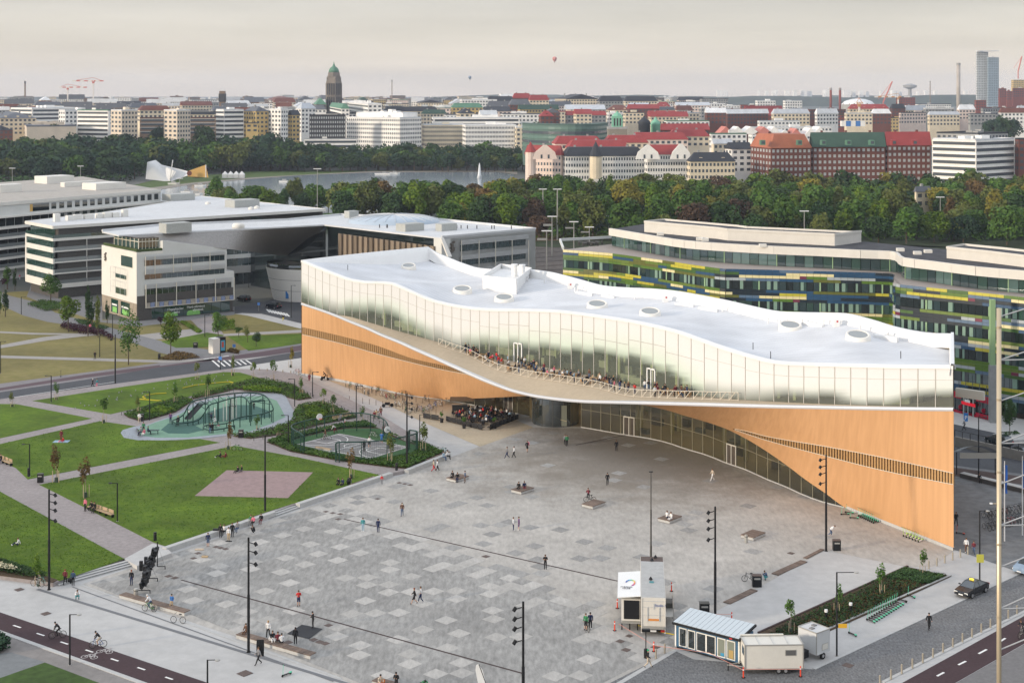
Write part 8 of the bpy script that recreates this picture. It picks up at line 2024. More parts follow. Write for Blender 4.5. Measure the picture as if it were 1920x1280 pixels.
tag(MB().tube([G(*q)+V3((0,0,.04))for q in((1195,1172),(1220,1180),(1240,1185),(1264,1190))],.06,4).build('cable',mat('cable_yellow',(.6,.45,.03),.6)),'thick yellow cable from the trailer to the blue cabin','cable')
p=G(1211,1233);o=thg('camera_stand',tuple(p),'black camera stand on a post near the worker with the green cap','camera stand');MB().lathe([(.2,0),(.2,.9),(.05,.95),(.05,2.6)],8,p).build('stand',mBk,o);MB().box(p.x-.4,p.x+.4,p.y-.15,p.y+.15,2.6,2.85).build('camera',mBk,o)
p=G(905,1326);fb_=thg('feather_banner',tuple(p),'white feather banner with faint grey lettering at the bottom edge','banner');top=ZD(1244,p.y)
pts=[(.55,0.6),(.42,top*.55),(.1,top*.85),(-.25,top),(-.5,top*.97),(-.55,top*.86),(-.35,top*.6),(.25,.5)]
mb=MB();mb.hexa([(p.x+a-.1,p.y,b)for a,b in pts],[(p.x+a-.1,p.y+.03,b)for a,b in pts]);mb.build('sail',m_wp,fb_,fix=True);MB().tube([(p.x+.45,p.y,0),(p.x+.3,p.y,top*.55),(p.x-.35,p.y,top)],.03,4).build('pole',mBk,fb_)
MB().box(p.x-.1,p.x+1.1,p.y-.5,p.y+.3,.1,1.4).build('blue_cover',mat('cover_blue',(.02,.09,.35),.6),fb_)
p=G(408,661);kz=thg('kiosk',tuple(p),'small white and dark kiosk with colourful posters beside the street','kiosk',rz=rdn(40));ORG[kz.name]=(0,0,0)
MB().box(-1.6,0,-1,1,0,3.2).build('white_cube',mWc,kz);MB().box(.0,1.4,-1,1,0,3.3).build('dark_cube',mBk,kz);MB().box(.2,1.2,-1.05,-1.0,.5,2.7).build('poster',mat('poster_cyan',(.08,.35,.5),.6),kz);MB().box(.4,.9,-1.07,-1.05,1.2,2.4).build('poster_figure',mat('poster_red',(.5,.1,.06),.6),kz)
p=G(1830,858-8,3.0);sh=thg('shelter',(p.x,p.y,0),'glass and metal street shelter with a curved silver roof','shelter');rows=[]
for i in range(13):u=-1+2*i/12;rows.append([V3((p.x+u*2.8,p.y+dy+u*-.4,3.2+.9*(1-u*u)-dy*.28))for dy in(-1.4,1.4)])
MB().grid(rows).build('roof',mat('shelter_roof',(.34,.37,.40),.25,metal=.3),sh,smooth=True);mb=MB()
for dx in(-2.8,2.8):mb.tube([(p.x+dx,p.y,0),(p.x+dx,p.y,3.2)],.08,5)
mb.build('posts',mBk,sh);MB().obox((p.x-2.8,p.y-1.5),(p.x+2.8,p.y-1.6),2.7,3.5,-.04,.04).build('fascia',mSt,sh)
for k,(x,yb,yt)in enumerate(((1883.5,1014,864),(1917,1003,855))):
 p=G(x,yb);h_=(yb-yt)*p.y/F;o=thg('flagpole',tuple(p),'pale flagpole with a limp blue flag, %s one'%('left','right')[k],'flagpole');MB().lathe([(.09,0),(.05,h_)],8,p).build('pole',m_wp,o)
 MB().grid([[p+V3((sg+.05*sin(j),.1*sin(j*1.3),h_-.5-j*.5))for sg in(.08,.35)]for j in range(8)]).build('flag',mat('flag_blue',(.02,.10,.38),.8),o)
A,B=G(1800,895),G(1925,926);o=thg('stone_bench_wall',tuple(A),'long low dark stone bench wall on the dark pavement','wall');MB().obox(A,B,0,.6,0,1.0).build('base',mat('stone_dark',(.10,.10,.10),.8),o);MB().obox(A,B,.6,.68,-.03,1.03).build('top',mKb,o)
A,B=G(1790,836),G(1990,881);o=thg('ramp_wall',tuple(A),'long grey concrete ramp wall with railing behind the library','wall');MB().obox(A,B,0,1.5,0,.4).build('wall',mat('concrete_ramp',(.24,.23,.21),.85,n=.1,scale=1),o);
for k in range(14):q=A.lerp(B,k/13);MB().box(q.x-.04,q.x+.04,q.y,q.y+.08,1.5,2.5).build('rail_post',mBk,o)
MB().tube([A+V3((0,.1,2.5)),B+V3((0,.1,2.5))],.04,4).build('rail',mBk,o)
p=G(1893,822);MB_=thg('round_planter',tuple(p),'round stone planter under the dark tree by the green office','planter');MB().lathe([(2.6,0),(2.6,.4),(2.3,.45)],20,p).build('rim',mKb,MB_)
p=G(1811,792);o=thg('blue_sign_board',tuple(p),'blue and white standing sign before the red shop','sign');MB().box(p.x-.35,p.x+.35,p.y,p.y+.1,.2,1.6).build('board',mat('sign_blue',(.03,.16,.42),.5),o);text('board_lettering','P',.9,(p.x,p.y-.03,.55),pi/2,0,m_wp,o)
bm=MB();bm.ring((0,0,0),.33,.028,'x',16)
tyre=bm.mesh('wheel',[mTy]);fr2=MB()
for a,b in(((0,-.5,.33),(0,-.08,.3)),((0,-.08,.3),(0,.36,.82)),((0,-.2,.85),(0,.35,.88)),((0,-.22,.92),(0,-.08,.3)),((0,-.5,.33),(0,-.2,.82)),((0,.53,.33),(0,.36,.95))):fr2.tube([a,b],.024,4)
bframe=fr2.mesh('frame',[mBk]);hb_=MB().tube([(-.27,.28,1.0),(0,.38,.98),(.27,.28,1.0)],.022,4).mesh('handlebar',[mBk]);sd_=MB().box(-.08,.08,-.36,-.1,.9,.96).mesh('saddle',[mBk])
hub=MB().lathe([(.02,-.02),(.02,.02)],6).mesh('hub',[mSt])
sp=MB()
for k in range(6):a=pi*k/6;sp.tube([(0,.33*cos(a),.33*sin(a)),(0,-.33*cos(a),-.33*sin(a))],.006,3,cap=False)
spokes=sp.mesh('spokes',[mSt])
def bike(loc,rz,col,label,group=None,lean=.06):
 r=place('bicycle',[('frame',bframe,col),('handlebar',hb_,mBk),('saddle',sd_,mBk)],loc,rz,label,'bicycle',group,tilt=(0,lean))
 for yy in(.53,-.52):
  o=bpy.data.objects.new('wheel',tyre);COL.objects.link(o);o.parent=r;o.location=(0,yy,.35);s_=bpy.data.objects.new('spokes',spokes);COL.objects.link(s_);s_.parent=o
 return r
BK={k:mat('bike_'+k,v,.4)for k,v in{'black':(.02,.02,.02),'silver':(.45,.45,.45),'red':(.35,.03,.03),'green':(.10,.25,.10),'white':(.6,.6,.58),'yellow':(.6,.4,.03),'blue':(.05,.1,.3),'teal':(.1,.35,.3)}.items()}
rb=random.Random(8);fnum=['first','second','third','fourth','fifth','sixth','seventh','eighth','ninth','tenth']
for k,(x,y)in enumerate([(648,724),(656,726),(668,729),(674,730),(683,738),(690,741),(697,736),(703,733),(708,735),(717,743),(724,748),(730,747),(736,748),(742,746),(748,744),(754,741),(760,743),(741,761),(748,762),(757,758),(762,760),(768,776),(775,773),(782,769),(788,771),(794,774),(800,771),(806,768),(797,751),(803,752),(816,763),(822,761),(828,758),(836,757),(812,766),(760,772)]):
 c=rb.choice(('black','silver','black','white','red','blue','green','black'));bike(tuple(G(x,y)),rb.uniform(-.5,1.2),BK[c],'%s bicycle parked on the tan paving, %s'%(c,'close to the left timber wall' if y<745 and x<720 else 'in the middle of the racks' if x<770 else 'near the cafe terrace'),'bicycles parked by the timber wall')
for x,y,rz_,c,lab,z in((70,1099,1.3,'silver','pair of pale bicycle frames leaning by the steps, left one',Z1),(78,1097,1.3,'teal','pale green bicycle leaning by the steps, right one',Z1),(334,1168,1.35,'silver','pale bicycle standing at the end of the long bench',0),(1106,941,1.6,'black','black bicycle by the wooden platform',0),(1101,1182,.2,'black','black bicycle held by the person in shorts',0),(1405,1090,1.57,'black','bicycle behind the brown lidded bin',0),(700,820,1.4,'silver','bicycle lying by the ball court corner',Z1),(612,825,1.5,'silver','small bicycle in the left half of the ball court',Z1),(445,845,1.5,'green','bicycle lying on the lawn under the young tree',Z1),(558,701,1.5,'red','red bicycle at the library corner',0),(280,1146,1.35,'green','green bicycle under the man in the white shirt',0),(108,1196,1.9,'black','bicycle ridden in a black jacket on the cycle track',0),(184,1214,1.9,'blue','bicycle ridden with a backpack on the cycle track',0),(833,851,1.2,'teal','bicycle behind the seated pair on the wall',0),(1917,1195,2.3,'black','bicycle ridden at the right edge',0),(170,616,.8,'black','bicycle among the poplars',0)):
 bike((*G(x,y,z).to_2d(),z+(.02 if z==0 else 0)),rz_,BK[c],lab)
for k in range(22):x=1850+(k%11)*7;y=(993 if k<11 else 972)-(k%11)*1.5;bike(tuple(G(x,y)),rb.uniform(.2,.7),BK[rb.choice(('black','red','silver','black'))],'bicycle in the crowded rack behind the mast, %s row, %s from the left'%('near' if k<11 else 'far',(fnum+['last'])[k%11]),'bicycles in the rack behind the mast')
mMm=mat('scooter_mint',(.12,.55,.35),.5);m_lime=mat('scooter_lime',(.35,.60,.05),.5);m_ored=mat('scooter_red',(.6,.08,.05),.5)
sc_deck=MB().box(-.09,.09,-.45,.38,.12,.18).mesh('deck',[mBk]);sc_stem=MB().tube([(0,.42,.15),(0,.36,1.15)],.026,4).mesh('stem',[mMm]);sc_bar=MB().tube([(-.22,.34,1.15),(.22,.34,1.15)],.02,4).mesh('handlebar',[mBk]);sc_w=MB().wheel((0,0,0),.12,.06,n=10).mesh('wheel',[mTy]);sc_f=MB().box(-.08,.08,-.62,-.36,.16,.26).mesh('mudguard',[mBk])
def scooter(loc,rz,col,label,group=None,tilt=None,deck=mBk):
 r=place('electric_scooter',[('deck',sc_deck,deck),('stem',sc_stem,col),('handlebar',sc_bar,mBk),('mudguard',sc_f,col)],loc,rz,label,'electric scooter',group,tilt=tilt)
 for yy in(.46,-.5):o=bpy.data.objects.new('wheel',sc_w);COL.objects.link(o);o.parent=r;o.location=(0,yy,.12)
A,B=G(1632,1165),G(1686,1132)
for k in range(13):scooter(tuple(A.lerp(B,k/12)),hdg((1632,1165),(1686,1132))+1.35,mMm,'mint green scooter in the long row by the planting bed, number %d from the left'%(k+1),'scooters in the row by the bed',tilt=(0,.12))
A,B=G(1614,967),G(1642,980)
for k in range(9):scooter(tuple(A.lerp(B,k/8)),hdg((1614,967),(1642,980))-1.3,mMm,'mint green scooter in the cluster against the orange wall, number %d from the left'%(k+1),'scooters in the cluster at the wall',tilt=(0,.12))
A,B=G(1698,1004),G(1726,1015)
for k in range(6):scooter(tuple(A.lerp(B,k/5)),hdg((1698,1004),(1726,1015))-1.3,m_lime,'lime green scooter leaning at the wall near the library corner, number %d from the left'%(k+1),'lime scooters at the corner',tilt=(0,.15),deck=m_wp)
for x,y,c,lab,z in((1584,965,mMm,'mint scooter fallen at the left end of the wall cluster',0),(1592,962,mMm,'mint scooter standing beside the fallen one',0),(1601,972,mMm,'mint scooter left of the dense cluster',0),(1598,1190,mMm,'lone mint scooter on the pavement by the planting bed',0),(1692,1127,mBk,'black scooter at the right end of the long row',0),(1708,1119,mMm,'lone mint scooter parked crosswise at the end of the row',0),(537,1266,mMm,'lone mint scooter on the pale paving near the bottom edge',0),(1800,1001,m_ored,'red scooter in the shade by the library corner',0),(114,706,mBk,'black scooter parked on the far pavement',0)):
 scooter(tuple(G(x,y,z)),random.uniform(0,3),c,lab)
racks=MB().lathe([(.045,0),(.045,.95)],6).mesh('post',[mP2])
for k in range(30):
 x=655+(k%15)*12.5;y=(733 if k<15 else 752)+(k%15)*2.1*(1 if k<15 else.9);place('rack_post',[('post',racks,mat('rack_dark',(.10,.07,.05),.6))],tuple(G(x,y)),0,'thin rack post among the parked bicycles, %s row, number %d from the left'%('back' if k<15 else 'front',k%15+1),'bicycle rack','bicycle rack posts on the tan paving')
BASE=dict(pelvis=(0,0,.95),waist=(0,0,1.08),chest=(0,.01,1.28),neck=(0,.01,1.47),head=(0,.03,1.58),top=(0,.02,1.70),sl=(-.18,0,1.42),el=(-.24,-.02,1.14),wl=(-.24,.06,.90),hl=(-.24,.10,.82),sr=(.18,0,1.42),er=(.24,-.02,1.14),wr=(.24,.06,.90),hr=(.24,.10,.82),pl=(-.09,0,.88),kl=(-.10,.03,.48),al=(-.10,0,.09),tl=(-.11,.15,.04),pr=(.09,0,.88),kr=(.10,.03,.48),ar=(.10,0,.09),tr=(.11,.15,.04))
RAD=dict(pelvis=.135,waist=.12,chest=.145,neck=.055,head=.088,top=.075,sl=.062,el=.043,wl=.032,hl=.034,sr=.062,er=.043,wr=.032,hr=.034,pl=.09,kl=.06,al=.042,tl=.038,pr=.09,kr=.06,ar=.042,tr=.038)
BON=[('pelvis','waist'),('waist','chest'),('chest','neck'),('neck','head'),('head','top'),('chest','sl'),('sl','el'),('el','wl'),('wl','hl'),('chest','sr'),('sr','er'),('er','wr'),('wr','hr'),('pelvis','pl'),('pl','kl'),('kl','al'),('al','tl'),('pelvis','pr'),('pr','kr'),('kr','ar'),('ar','tr')]
POSES={'stand':{},'phone':dict(er=(.24,.0,1.14),wr=(.12,.24,1.20),hr=(.07,.28,1.26),el=(-.24,.0,1.14),wl=(-.10,.24,1.16),hl=(-.05,.28,1.22),head=(0,.06,1.57),top=(0,.08,1.69)),'walk':dict(kl=(-.10,.20,.50),al=(-.10,.34,.10),tl=(-.11,.48,.08),kr=(.10,-.02,.48),ar=(.10,-.34,.16),tr=(.11,-.24,.04),wl=(-.25,-.16,.94),hl=(-.25,-.18,.86),el=(-.24,-.10,1.16),er=(.24,.06,1.16),wr=(.24,.26,1.0),hr=(.23,.32,.95)),'walk2':dict(kr=(.10,.16,.50),ar=(.10,.26,.09),tr=(.11,.40,.05),kl=(-.10,0,.48),al=(-.10,-.26,.13),tl=(-.11,-.14,.04),wr=(.25,-.12,.92),hr=(.25,-.14,.84),er=(.25,-.08,1.15),wl=(-.24,.20,.96),hl=(-.23,.26,.9)),'sit':dict(pelvis=(0,0,.58),waist=(0,.0,.71),chest=(0,.04,.92),neck=(0,.06,1.11),head=(0,.09,1.22),top=(0,.09,1.34),sl=(-.18,.04,1.06),el=(-.24,.10,.80),wl=(-.17,.30,.70),hl=(-.14,.36,.68),sr=(.18,.04,1.06),er=(.24,.10,.80),wr=(.17,.30,.70),hr=(.14,.36,.68),pl=(-.10,.04,.54),kl=(-.12,.44,.52),al=(-.12,.46,.10),tl=(-.13,.60,.05),pr=(.10,.04,.54),kr=(.12,.44,.52),ar=(.12,.46,.10),tr=(.13,.60,.05)),'ground':dict(pelvis=(0,0,.14),waist=(0,-.04,.27),chest=(0,-.04,.48),neck=(0,-.0,.67),head=(0,.04,.78),top=(0,.05,.90),sl=(-.18,-.04,.62),el=(-.24,.04,.38),wl=(-.16,.26,.36),hl=(-.10,.32,.38),sr=(.18,-.04,.62),er=(.25,-.14,.36),wr=(.26,-.22,.12),hr=(.26,-.24,.05),pl=(-.10,.04,.13),kl=(-.14,.40,.40),al=(-.12,.62,.09),tl=(-.13,.76,.05),pr=(.10,.04,.13),kr=(.16,.42,.30),ar=(.14,.70,.08),tr=(.15,.84,.08)),'squat':dict(pelvis=(0,-.10,.36),waist=(0,-.06,.48),chest=(0,.06,.68),neck=(0,.16,.85),head=(0,.22,.94),top=(0,.24,1.06),sl=(-.18,.08,.80),el=(-.24,.22,.62),wl=(-.14,.44,.66),hl=(-.08,.48,.70),sr=(.18,.08,.80),er=(.24,.22,.62),wr=(.14,.44,.66),hr=(.08,.48,.70),pl=(-.11,-.06,.34),kl=(-.17,.28,.46),al=(-.14,.06,.10),tl=(-.15,.20,.04),pr=(.11,-.06,.34),kr=(.17,.28,.46),ar=(.14,.06,.10),tr=(.15,.20,.04)),'ride':dict(pelvis=(0,-.22,1.02),waist=(0,-.14,1.13),chest=(0,.06,1.30),neck=(0,.18,1.45),head=(0,.25,1.55),top=(0,.27,1.67),sl=(-.18,.08,1.40),el=(-.25,.20,1.18),wl=(-.23,.34,1.06),hl=(-.22,.38,1.04),sr=(.18,.08,1.40),er=(.25,.20,1.18),wr=(.23,.34,1.06),hr=(.22,.38,1.04),pl=(-.10,-.18,.97),kl=(-.12,.16,.74),al=(-.11,.0,.38),tl=(-.11,.13,.34),pr=(.10,-.18,.97),kr=(.12,.10,.60),ar=(.11,-.02,.20),tr=(.11,.12,.16)),'bend':dict(pelvis=(0,-.12,.86),waist=(0,-.02,.97),chest=(0,.20,1.10),neck=(0,.36,1.20),head=(0,.45,1.24),top=(0,.54,1.30),sl=(-.18,.26,1.14),el=(-.26,.36,.90),wl=(-.22,.48,.72),hl=(-.21,.52,.64),sr=(.18,.26,1.14),er=(.28,.10,.96),wr=(.30,-.10,.90),hr=(.30,-.16,.86),pl=(-.10,-.08,.80),kl=(-.12,.16,.46),al=(-.11,.04,.10),tl=(-.11,.18,.05),pr=(.10,-.08,.80),kr=(.12,-.04,.46),ar=(.11,-.36,.26),tr=(.11,-.30,.16))}
def segd(p,a,b):
 d=b-a;t=max(0,min(1,(p-a).dot(d)/max(d.length_squared,1e-9)));return(p-a-d*t).length
def body(pose):
 J=dict(BASE);J.update(POSES[pose]);names=list(J);me=bpy.data.meshes.new('tmp');me.from_pydata([J[n]for n in names],[(names.index(a),names.index(b))for a,b in BON],[])
 o=bpy.data.objects.new('tmp',me);COL.objects.link(o);md=o.modifiers.new('skin','SKIN');
 for i,n in enumerate(names):
  v=me.skin_vertices[0].data[i];r=RAD[n];v.radius=(r,r*(.72 if n in('pelvis','waist','chest')else 1));v.use_root=(n=='pelvis')
 sb=o.modifiers.new('sub','SUBSURF');sb.levels=1;sb.render_levels=1
 bpy.context.view_layer.update();dg=bpy.context.evaluated_depsgraph_get();out=bpy.data.meshes.new_from_object(o.evaluated_get(dg));bpy.data.objects.remove(o)
 out.polygons.foreach_set('use_smooth',[True]*len(out.polygons));JV={k:V3(v)for k,v in J.items()}
 segs=[(k,JV[a],JV[b])for k,(a,b)in enumerate(BON)]
 cls=[]
 for p in out.polygons:
  k=min(segs,key=lambda s:segd(p.center,s[1],s[2]))[0];cls.append(BON[k])
 def part(name,keep,off):
  fs=[p for p,c in zip(out.polygons,cls)if keep(c,p)];ids=sorted({v for p in fs for v in p.vertices});mp_={v:i for i,v in enumerate(ids)}
  m=bpy.data.meshes.new(name);m.from_pydata([out.vertices[v].co+out.vertices[v].normal*off for v in ids],[],[tuple(mp_[v]for v in p.vertices)for p in fs]);m.materials.append(mBk);m.polygons.foreach_set('use_smooth',[True]*len(m.polygons));return m
 U_={('waist','chest'),('chest','neck'),('chest','sl'),('chest','sr'),('sl','el'),('sr','er'),('pelvis','waist')}
 fore={('el','wl'),('er','wr')}
 T={('pelvis','pl'),('pelvis','pr'),('pl','kl'),('pr','kr'),('kl','al'),('kr','ar')};TS={('pelvis','pl'),('pelvis','pr'),('pl','kl'),('pr','kr')}
 out.materials.clear();out.materials.append(mBk)
 hd=JV['top'].lerp(JV['head'],.35);fw=(JV['head']-JV['neck']);back=V3((0,-.018,0));hs=MB().lathe([(.03,.10),(.075,.075),(.10,.02),(.10,-.04),(.07,-.07)],9,hd+back).mesh('hair',[mBk],smooth=True)
 fc=MB().lathe([(.012,.02),(.018,-.015)],4,JV['head'].lerp(JV['top'],.3)+V3((0,.10,0))).mesh('nose',[mBk])
 return dict(body=out,long=part('shirt',lambda c,p:c in U_ or c in fore,.018),short=part('shirt',lambda c,p:c in U_,.018),trousers=part('trousers',lambda c,p:c in T,.012),shorts=part('shorts',lambda c,p:c in TS,.02),shoes=part('shoes',lambda c,p:c in{('al','tl'),('ar','tr')},.008),hair=hs,nose=fc)
BOD={k:body(k)for k in POSES}
SK=[mat('skin_light',(.52,.31,.22),.7),mat('skin_tan',(.40,.22,.14),.7),mat('skin_dark',(.14,.07,.045),.7)]
CC={'black':(.018,.018,.02),'white':(.70,.70,.70),'red':(.55,.03,.03),'navy':(.02,.03,.08),'blue':(.05,.16,.42),'denim':(.07,.11,.19),'grey':(.22,.22,.23),'brown':(.13,.07,.045),'tan':(.42,.32,.2),'green':(.04,.20,.09),'pink':(.65,.18,.25),'maroon':(.16,.025,.035),'teal':(.06,.28,.3),'beige':(.5,.42,.33),'lightblue':(.28,.40,.50),'orange':(.6,.18,.03),'yellow':(.6,.5,.08),'purple':(.14,.06,.18)}
HR={'dark':mat('hair_dark',(.02,.015,.012),.7),'brown':mat('hair_brown',(.09,.05,.025),.7),'blond':mat('hair_blond',(.38,.25,.11),.7),'white':mat('hair_white',(.6,.6,.58),.7),'red':mat('hair_red',(.2,.05,.02),.7),'greencap':mat('cap_green',(.02,.35,.15),.7),'cap':mat('cap_black',(.02,.02,.02),.7)}
def prs(loc,rz,pose,top,legs,label,hair='brown',skin=0,sc=1.0,sleeve='long',leg='trousers',group=None):
 b=BOD[pose];parts=[('body',b['body'],SK[skin]),('shirt',b[sleeve],cloth(top,CC[top])),(leg,b[leg],cloth(legs,CC[legs])),('shoes',b['shoes'],cloth('black',CC['black'])if hash(label)%3 else cloth('white',CC['white'])),('hair',b['hair'],HR[hair])]
 return place('person',parts,loc,rz,label,'person',group,scale=sc)
Rr_=rdn
